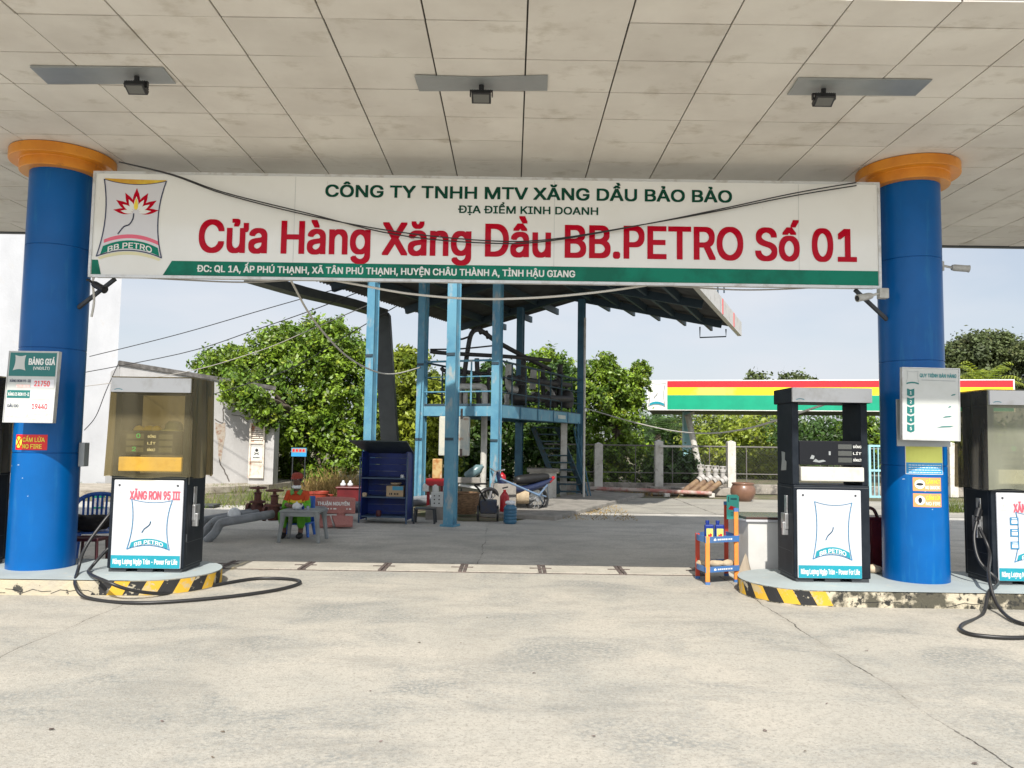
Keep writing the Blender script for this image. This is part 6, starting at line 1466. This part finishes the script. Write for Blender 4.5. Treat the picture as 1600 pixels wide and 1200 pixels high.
br_t = thing('barrier_rail', P(1000, 770, 22.4), 'faded red and white barrier pipe on short white posts in front of the fence', 'barrier')
mb = MB(); mb.tube([P(922, 763, 22.6), P(1010, 766, 22.5), P(1112, 771, 22.3)], .058, 10); mb.build('rail', 'barrier_red', br_t, smooth=True)
for px in (962, 1042, 1112):
    q = P(px, 768, 22.35); mb = MB(); mb.box(q.x - .08, q.x + .08, 22.3, 22.46, 0, q.z - .05); mb.build('post', 'fence_white', br_t, bevel=.01)
pi_ = thing('pipe_inlets', P(1100, 760, 22.8), 'bank of four ochre fuel pipes with pale couplings and caps beside the big brown jar', 'pipe inlets')
for k in range(4):
    px = 1095 + k * 11.5; q = P(px, 748 + k * .8, 22.9); q0 = P(px - 28, 769 + k, 22.6)
    MB().tube([q0, q0.lerp(q, .8)], .085, 10).build('pipe', 'pipe_ochre', pi_, smooth=True)
    d = (q - q0).normalized(); mb = MB(); mb.tube([q - d * .12, q - d * .02, q - d * .02, q + d * .1, q + d * .12], [.1, .1, .125, .125, .09], 14); cpl = mb.build('coupling', 'coupling', pi_, smooth=True)
    mb = MB(); mb.lathe([(.07, .0), (.07, .16), (.09, .16), (.09, .22), (.05, .25), (.05, .3)], q + Vector((0, 0, .08)), 12); mb.tube([q + Vector((-.09, 0, .3)), q + Vector((-.09, 0, .4)), q + Vector((.09, 0, .4)), q + Vector((.09, 0, .3))], .018, 6); mb.build('cap', 'coupling', cpl, smooth=True)
mb = MB(); q = P(1100, 772, 22.9); mb.box(q.x - 1.6, q.x + .9, 22.95, 23.4, 0, .24); mb.build('footing', 'low_wall', pi_, bevel=.03)
q = G(1161, 783); jr = thing('clay_jar', q, 'big round brown glazed jar standing before the mesh fence', 'jar')
MB().lathe([(.2, 0), (.27, .08), (.335, .22), (.33, .34), (.29, .42), (.275, .45), (.30, .47), (.30, .50), (.26, .5), (.25, .44)], q, 32).build('body', 'jar_brown', jr, smooth='all')
# second canopy
c2t = thing('rear_canopy', (12, 33, 0), 'far canopy with red, yellow and green striped fascia behind the uncovered dispenser', 'canopy')
a = P(1011, 641, 32.0); b = P(1587, 638, 29.0); zt_, zb_ = P(1011, 594, 32).z, a.z; dv = Vector((b.x - a.x, b.y - a.y, 0)); f = Flat((a.x, a.y, zb_), dv); w = dv.length; h = zt_ - zb_
M = Matrix(((f.r.x, -f.n.x, 0, a.x), (f.r.y, -f.n.y, 0, a.y), (0, 0, 1, zb_), (0, 0, 0, 1)))
MB().box(0, w, 0, .12, 0, h, 0, M).build('fascia', 'white_paint', c2t, bevel=.01)
x0 = w * (1045 - 1011) / (1587 - 1011) * 1.02
decal(MB(), f, rect(x0, w - .06, h * .76, h * .97), .006).build('red_stripe', 'stripe_red', c2t); decal(MB(), f, rect(x0, w - .06, h * .505, h * .76), .006).build('yellow_stripe', 'stripe_sun', c2t); decal(MB(), f, rect(x0, w - .06, h * .03, h * .505), .006).build('green_stripe', 'stripe_emerald', c2t)
emblem(f, x0 * .06, h * .12, x0 * .85, h * .8, c2t, False, .006, False, 'plate_grey', .03)
MB().box(0.01, w - .01, .121, 5.5, 0.02, .14, 0, M).build('soffit', 'dark_metal', c2t); MB().box(0, w, .121, 5.5, .3, h - .05, 0, M).build('roof', 'plate_grey', c2t)
for px, xx in ((1073, 0), (1420, 1)):
    q = P(px, 700, 33.5); mb = MB(); mb.beam((q.x, 33.5, 0), (q.x, 33.5, zb_ + .02), .32, .3); mb.build('column', 'gate_blue', c2t)
    mb = MB(); mb.tube([P(px + 2, 650, 33.0), (q.x + .45, 32.7, 0)], .13, 10); mb.build('strut', 'old_pipe_white', c2t, smooth=True); q_ = P(px + 8, 644, 33); mb = MB(); mb.beam(q_ + Vector((-.3, 0, -.2)), q_ + Vector((.1, 0, .0)), .1, .1); mb.build('bracket', 'old_pipe_white', c2t)
# blue gate leaf
q0, q1 = G(1358, 782), G(1400, 782); gt = thing('metal_gate', q0, 'pale blue barred gate leaf seen between the uncovered dispenser and the pillar', 'gate'); zt2 = P(1360, 695, q0.y).z
mb = MB()
for x in (0, .95): mb.box(q0.x + x, q0.x + x + .06, q0.y - .03, q0.y + .03, .08, zt2)
for z in (.08, zt2 * .52, zt2 - .06): mb.box(q0.x + .061, q0.x + .949, q0.y - .028, q0.y + .03, z, z + .06)
mb.build('frame', 'gate_blue', gt); mb = MB()
for k in range(7): mb.box(q0.x + .15 + k * .12, q0.x + .175 + k * .12, q0.y - .012, q0.y + .012, .1, zt2 - .03)
mb.build('bar', 'gate_blue', gt)

# ================================================================== plants
mat('leaf_ficus', (.19, .29, .022), (.075, .15, .015), 1.3, .38, .6, (.32, .37, .035), 2.6, .56, .68, rough=.42, trans=.22, island=.6)
mat('leaf_dark', (.065, .13, .02), (.035, .08, .014), .8, .4, .62, (.13, .19, .028), 2.2, .58, .72, rough=.45, trans=.25, island=.5)
mat('leaf_lime', (.30, .35, .035), (.17, .24, .025), .8, .4, .62, rough=.45, trans=.3, island=.45)
mat('leaf_far', (.10, .13, .04), (.06, .085, .035), .25, .4, .62, (.13, .13, .04), .5, .55, .7, rough=.6, trans=.2, island=.4)
mat('dry_grass', (.42, .28, .11), (.3, .22, .08), 2, .42, .6, rough=.9, trans=.2, island=.4)
mat('green_grass', (.12, .18, .03), (.2, .2, .06), 2, .42, .6, rough=.9, trans=.2, island=.4)
mat('terracotta', (.30, .035, .015), (.22, .035, .02), 6, rough=.6)
def ball(px, py, Y, r, ry=None, rz=None): c = P(px, py, Y); return (c.x, c.y, c.z, r, ry or r, rz or r)
b0 = G(470, 757); tree('ficus_tree', (b0.x - .2, 26.1, 0), 2.2, .28,
     [ball(470, 600, 26.1, 1.5, 1.4, 1.45), ball(400, 580, 26.1, 1.15, 1.2, .95), ball(345, 570, 26.6, .85, .9, .6), ball(440, 540, 26.1, 1.0, 1, .6), ball(520, 555, 25.9, 1.05, 1, .75), ball(550, 620, 25.6, 1.1, 1, 1.1), ball(480, 670, 25.4, 1.2, 1.1, .9), ball(545, 700, 25.2, .9, .8, .85), ball(500, 745, 25.1, .6, .6, .4), ball(590, 560, 26.6, .7, .7, .6), ball(432, 660, 26.6, .9, .6, .9), ball(440, 730, 26.4, .9, .6, .7), ball(470, 735, 26.2, .8, .6, .6), ball(520, 515, 26.2, .5, .5, .3), ball(372, 612, 22.6, .55, .5, .42), ball(398, 628, 22.5, .5, .45, .4), ball(420, 650, 22.8, .4, .4, .45), ball(500, 540, 27, 1.6, .8, 1.0)],
     70000, .14, 'leaf_ficus', 'broad bright-green ficus tree behind the seated worker', seed=3, clumps=130, spread=.155, shell=(.5, 1.14))
b0 = P(630, 760, 26); tree('ficus_tree', (b0.x, 26, 0), 2, .2, [ball(632, 600, 26, .95, 1, 1.2), ball(615, 650, 26, 1, 1, 1.2), ball(650, 650, 26, 1, 1, 1.1), ball(630, 720, 25.5, 1.1, .9, .9), ball(640, 565, 26, .55, .6, .45), ball(665, 700, 26.5, 1.2, .8, 1.3), ball(690, 640, 27, 1.1, .8, 1.2)], 24000, .17, 'leaf_lime', 'yellow-green tree between the leaning dark downpipe and the second blue column', seed=5, clumps=90, spread=.14, shell=(.5, 1.12))
for k, (px, pt, m, lab, sd) in enumerate(((715, 580, 'leaf_dark', 'dark leafy tree behind the rusted cream tank under the platform', 6), (775, 565, 'leaf_dark', 'leafy tree whose top shows under the black pipe arch', 7), (850, 545, 'leaf_ficus', 'tall leafy tree behind the platform railing, nearest the rear blue column', 8))):
    q = P(px, 760, 30 + k * .5); Y = q.y
    tree('hedge_tree', (q.x, Y, 0), 2, .16, [ball(px - 15, pt + 60, Y, 1.1, .9, 1), ball(px + 20, pt + 50, Y, 1.1, .9, 1), ball(px, pt + 22, Y, .8, .7, .65), ball(px - 10, pt + 115, Y, 1.3, .9, 1.1), ball(px + 25, pt + 150, Y, 1.3, .8, 1.1), ball(px, pt + 90, Y + .4, 1.5, .5, 1.5)], 17000, .18, m, lab, seed=sd, clumps=90, spread=.15, shell=(.5, 1.12))
q = P(960, 760, 28.5); tree('leafy_tree', (q.x, 28.6, 0), 2.2, .18, [ball(935, 600, 28.6, .9, .8, .85), ball(960, 620, 28.5, 1.05, .9, 1), ball(990, 610, 28.5, .6, .6, .7), ball(945, 570, 28.8, .55, .5, .45), ball(960, 680, 28.4, 1.15, .8, 1.1), ball(990, 720, 28.2, .95, .7, .9), ball(930, 730, 28.2, .9, .7, .9), ball(1000, 580, 28.7, .4, .4, .4)], 26000, .15, 'leaf_ficus', 'leafy tree right of the shed with a bright crown and dark skirt', seed=11, clumps=90, spread=.15, shell=(.5, 1.12))
q = P(890, 760, 29.2); tree('hedge_tree', (q.x, 29.4, 0), 2, .16, [ball(888, 600, 29.4, .9, .8, .9), ball(880, 660, 29.2, 1.1, .8, 1.1), ball(900, 720, 29, 1.1, .8, 1), ball(860, 700, 29.5, 1.3, .6, 1.5)], 16000, .16, 'leaf_dark', 'dark bushy tree behind the shed stairs', seed=12, clumps=90, spread=.15, shell=(.5, 1.12))
for px, py, Y, rx, rz, m, lab, sd in ((1055, 730, 26, .8, .7, 'leaf_dark', 'dark shrub growing through the fence left of the pipe inlets', 21), (1125, 695, 44, 2.4, 1.9, 'leaf_lime', 'sunlit yellow-green bush under the far striped canopy', 22), (1178, 688, 46, 2.3, 2.1, 'leaf_lime', 'round green bush under the far striped canopy, nearer the uncovered dispenser', 23), (1180, 728, 36, 1.9, 1.1, 'leaf_lime', 'low yellow-green bush behind the big brown jar', 24), (1280, 680, 42, 3.0, 1.7, 'leaf_dark', 'dark vine-covered bush seen through the open window of the uncovered dispenser', 25), (1345, 690, 42, 1.8, 1.5, 'leaf_ficus', 'green bush between the uncovered dispenser and the pillar', 26), (1495, 720, 27, 1.3, .9, 'leaf_lime', 'pale green bush right of the pillar with the five-step board', 27), (1415, 700, 44, 2.6, 1.6, 'leaf_dark', 'dark bush behind the pillar with the five-step board', 28), (1040, 680, 48, 2.0, 1.5, 'leaf_dark', 'dark bushy growth beyond the fence under the white end of the far canopy', 29), (1560, 700, 44, 3, 1.6, 'leaf_dark', 'dark bush behind the dispenser at the photo edge', 30)):
    q = P(px, 740, Y); tree('bush', (q.x, Y, 0), max(.5, P(px, py, Y).z * .6), .07, [ball(px, py, Y, rx, rx * .8, rz), ball(px - 14, py + 14, Y, rx * .7, rx * .6, rz * .7), ball(px + 16, py + 10, Y, rx * .7, rx * .6, rz * .75)], 5500, .11 + Y * .0028, m, lab, 'bush', sd, clumps=45, spread=.25)
tree('rain_tree', (P(1540, 700, 62).x, 62, 0), 6, .5, [ball(1500, 560, 62, 2.6, 2.5, 1.6), ball(1540, 545, 62, 2.6, 2.5, 1.4), ball(1585, 555, 62, 2.8, 2.5, 1.6), ball(1480, 590, 62, 2, 2, 1.6), ball(1530, 580, 62, 2.4, 2, 1.4), ball(1600, 595, 62, 2.6, 2, 1.8), ball(1640, 570, 62, 2.6, 2.4, 1.8)], 34000, .30, 'leaf_far', 'large spreading dark tree right of the pillar with the five-step board', seed=31, clumps=90, spread=.15, shell=(.5, 1.12))
tree('far_tree', (P(1182, 690, 90).x, 90, 0), 5, .3, [ball(1182, 596, 90, 1.6, 1.5, 1.2), ball(1184, 625, 90, 1.7, 1.5, 2.2)], 1500, .5, 'leaf_far', 'distant treetop showing over the red stripe of the far canopy, the rounder of two', seed=32)
tree('far_tree', (P(1243, 690, 90).x, 90, 0), 5, .3, [ball(1235, 594, 90, 1.4, 1.4, .9), ball(1255, 594, 90, 1.3, 1.4, .8), ball(1245, 620, 90, 2, 1.5, 2)], 1800, .5, 'leaf_far', 'distant treetop showing over the red stripe just left of the uncovered dispenser header', seed=33)
def palm(base, h, n, L_, label, seed, m='leaf_lime'):
    rng = np.random.default_rng(seed); t = thing('palm_tree', base, label, 'palm'); b = Vector(base); MB().tube([b, b + Vector((.1, 0, h * .5)), b + Vector((.0, 0, h))], [.2, .16, .14], 8).build('trunk', 'bark', t, smooth='all'); top = np.array(b + Vector((0, 0, h))); V = []
    for k in range(n):
        a = 2 * PI * k / n + rng.uniform(-.2, .2); el = rng.uniform(.25, 1.25); d = np.array([math.cos(a) * math.cos(el), math.sin(a) * math.cos(el), math.sin(el)]); p = top.copy(); prev = d
        for s in range(14):
            u_ = s / 14; dn = d + np.array([0, 0, -1.5 * u_ * u_]); dn /= np.linalg.norm(dn); p2 = p + dn * L_ / 14; sd = np.cross(dn, [0, 0, 1.]); sd /= np.linalg.norm(sd) + 1e-6; ll = L_ * .3 * math.sin(PI * (.12 + .85 * u_))
            for q in (-1, 1):
                tip = p + sd * q * ll + dn * ll * .5 + np.array([0, 0, -.4 * ll]); V.append([p, p + dn * L_ / 22, tip + dn * .02, tip])
            p = p2
    quads('crown', np.array(V), m, t)
palm(tuple(Vector((P(1540, 640, 50).x, 50, 0))), P(1540, 605, 50).z, 15, 2.6, 'coconut palm in front of the large dark tree at the right', 41)
palm(tuple(Vector((P(1028, 700, 40).x, 40, 0))), P(1028, 678, 40).z, 12, 1.9, 'small palm under the white end of the far striped canopy', 42, 'leaf_dark')
palm(tuple(Vector((P(1065, 700, 45).x, 45, 0))), P(1065, 668, 45).z, 11, 1.8, 'small palm beside the leaning strut of the far striped canopy', 43, 'leaf_far')
# far belt of woodland beyond everything
rng = np.random.default_rng(50); bl = [(x + rng.uniform(-2, 2), 120 + rng.uniform(-5, 5), rng.uniform(1.5, 3), 7, 5, rng.uniform(2.5, 4.2)) for x in np.arange(-40, 130, 6)]
tag(quads('treeline', leaf_cloud(bl, 22000, .9, rng, clumps=30, spread=.25, floor=0), 'leaf_far'), 'distant belt of woods beyond the far canopy', 'woods', kind='stuff')
rng = np.random.default_rng(60)
def tuft(name, px, py, n, h, m, label, spread=.25, w=.006, sd=0):
    q = G(px, py); pts = q_ = np.array(q) + np.stack([rng.normal(size=n) * spread, rng.normal(size=n) * spread * .6, np.zeros(n)], 1); o = quads(name, blades(rng, pts, h, w), m); tag(o, label, 'plant'); return o
tuft('dry_plant', 508, 777, 320, .55, 'dry_grass', 'tall straw-coloured plant behind the red pots', .28, .01)
tuft('dry_plant', 538, 772, 360, .65, 'dry_grass', 'widest straw-coloured plant, behind the maroon trough', .42, .01)
tuft('dry_plant', 488, 772, 200, .4, 'dry_grass', 'short straw-coloured plant beside the seated worker', .22, .01)
tuft('weed_clump', 355, 768, 300, .2, 'green_grass', 'green weeds at the foot of the small house wall', .5, .008); tuft('weed_clump', 408, 782, 160, .22, 'green_grass', 'green weeds behind the grey pipes and the valve', .25, .008)
tuft('weed_clump', 445, 796, 90, .16, 'green_grass', 'weeds between the two rust-red gate valves', .12, .006); tuft('weed_clump', 335, 790, 300, .16, 'green_grass', 'low weeds along the yard edge behind the yellowed dispenser', .7, .008)
tuft('weed_clump', 1010, 773, 160, .18, 'dry_grass', 'dry weeds under the red and white barrier pipe', .6, .008); tuft('weed_clump', 1493, 800, 260, .35, 'green_grass', 'weed clump on the yard right of the pillar with the five-step board', .22, .007)
V = blades(rng, np.stack([rng.uniform(-16, -5, 2500), rng.uniform(18.4, 25, 2500), np.full(2500, -.01)], 1), .11, .008); tag(quads('roadside_grass', V, 'green_grass'), 'thin grass on the dirt strip before the small house', 'grass', kind='stuff')
V = blades(rng, np.stack([rng.uniform(.6, 2.6, 700), rng.uniform(15.6, 19.4, 700), np.full(700, -.01)], 1), .05, .012, 1.2); tag(quads('dry_litter', V, 'dry_grass'), 'dry straw scattered on the dirt beside the shed', 'straw', kind='stuff')
for px, py, r_, lab in ((489, 786, .15, 'red flower pot under the short straw plant'), (501, 788, .17, 'red flower pot in the middle of the row behind the bench'), (512, 787, .12, 'smallest red flower pot, next to the maroon trough')):
    q = G(px, py); mb = MB(); mb.lathe([(r_ * .7, 0), (r_, r_ * 1.5), (r_ * 1.1, r_ * 1.5), (r_ * 1.1, r_ * 1.8), (r_ * .9, r_ * 1.8), (r_ * .8, r_ * 1.5)], q, 18); tag(mb.build('flower_pot', 'terracotta', smooth=True), lab, 'flower pot', 'red flower pots')
a, b = P(526, 786, 16.6), P(557, 764, 16.6); mb = MB(); mb.box(a.x, b.x + .2, 16.6, 17.1, .05, b.z); mb.box(a.x - .03, b.x + .23, 16.57, 17.13, b.z + .0, b.z + .04); tag(mb.build('trough', 'dark_red', bevel=.015), 'maroon trough planter between the red pots and the blue cabinet', 'planter')
for px, lab in ((536, 'white bird-shaped ornament on the maroon trough, farther from the cabinet'), (547, 'white bird-shaped ornament on the maroon trough, nearer the cabinet')):
    q = P(px, 764, 16.8); q.z = b.z + .04; mb = MB(); mb.lathe([(.03, 0), (.05, .03), (.045, .06), (.02, .09), (.022, .11), (.01, .13)], q, 12, sx=1.3); tag(mb.build('bird_ornament', 'porcelain', smooth='all'), lab, 'ornament')
# small signboard; the ficus shade is put into its greyed white field
a, b = P(455, 713, 23.2), P(479, 700, 23.2); sg = thing('signboard', (a.x, 23.2, 0), 'small blue, white and red signboard on legs in the shade of the ficus', 'sign')
MB().box(a.x, b.x, 23.2, 23.26, a.z, b.z).build('panel', 'sticker_blue', sg); f = Flat((a.x, 23.2, a.z)); w, h = b.x - a.x, b.z - a.z; decal(MB(), f, rect(.01, w - .01, h * .45, h - .01), .003).build('shaded_white_field', 'plate_grey', sg)
mb = MB()
for k in range(4): decal(mb, f, rect(w * (.08 + .22 * k), w * (.22 + .22 * k), h * .55, h * .85), .006)
mb.build('red_lettering', 'sticker_red', sg); mb = MB()
for x in (a.x + .04, b.x - .04): mb.tube([(x, 23.23, 0), (x, 23.23, a.z)], .02, 6)
mb.build('leg', 'dark_metal', sg)
# scraps and stones on the forecourt
rr = random.Random(8)
for k, (px, py) in enumerate(((332, 1185), (578, 1081), (595, 1160), (761, 966), (835, 1053), (928, 1152), (720, 1006), (1292, 1101), (1196, 1143), (1258, 1176), (1524, 1195), (253, 1128), (348, 1145), (80, 1141), (1354, 1018), (655, 1005))):
    c = G(px, py); r_ = rr.uniform(.005, .011); n = 7; mb = MB(); pts = [(r_ * rr.uniform(.5, 1.2) * math.cos(2 * PI * i / n) * 1.6, r_ * rr.uniform(.5, 1.2) * math.sin(2 * PI * i / n)) for i in range(n)]
    mb.add([(c.x + x, c.y + y, .003 + rr.uniform(0, .008)) for x, y in pts] + [(c.x, c.y, .012)], [(i, (i + 1) % n, n) for i in range(n)]); tag(mb.build('dry_leaf', 'rusty_steel' if k % 3 else 'bark'), 'tiny curled dry leaf lying on the sunlit forecourt concrete', 'leaf', 'dry leaves on the forecourt')
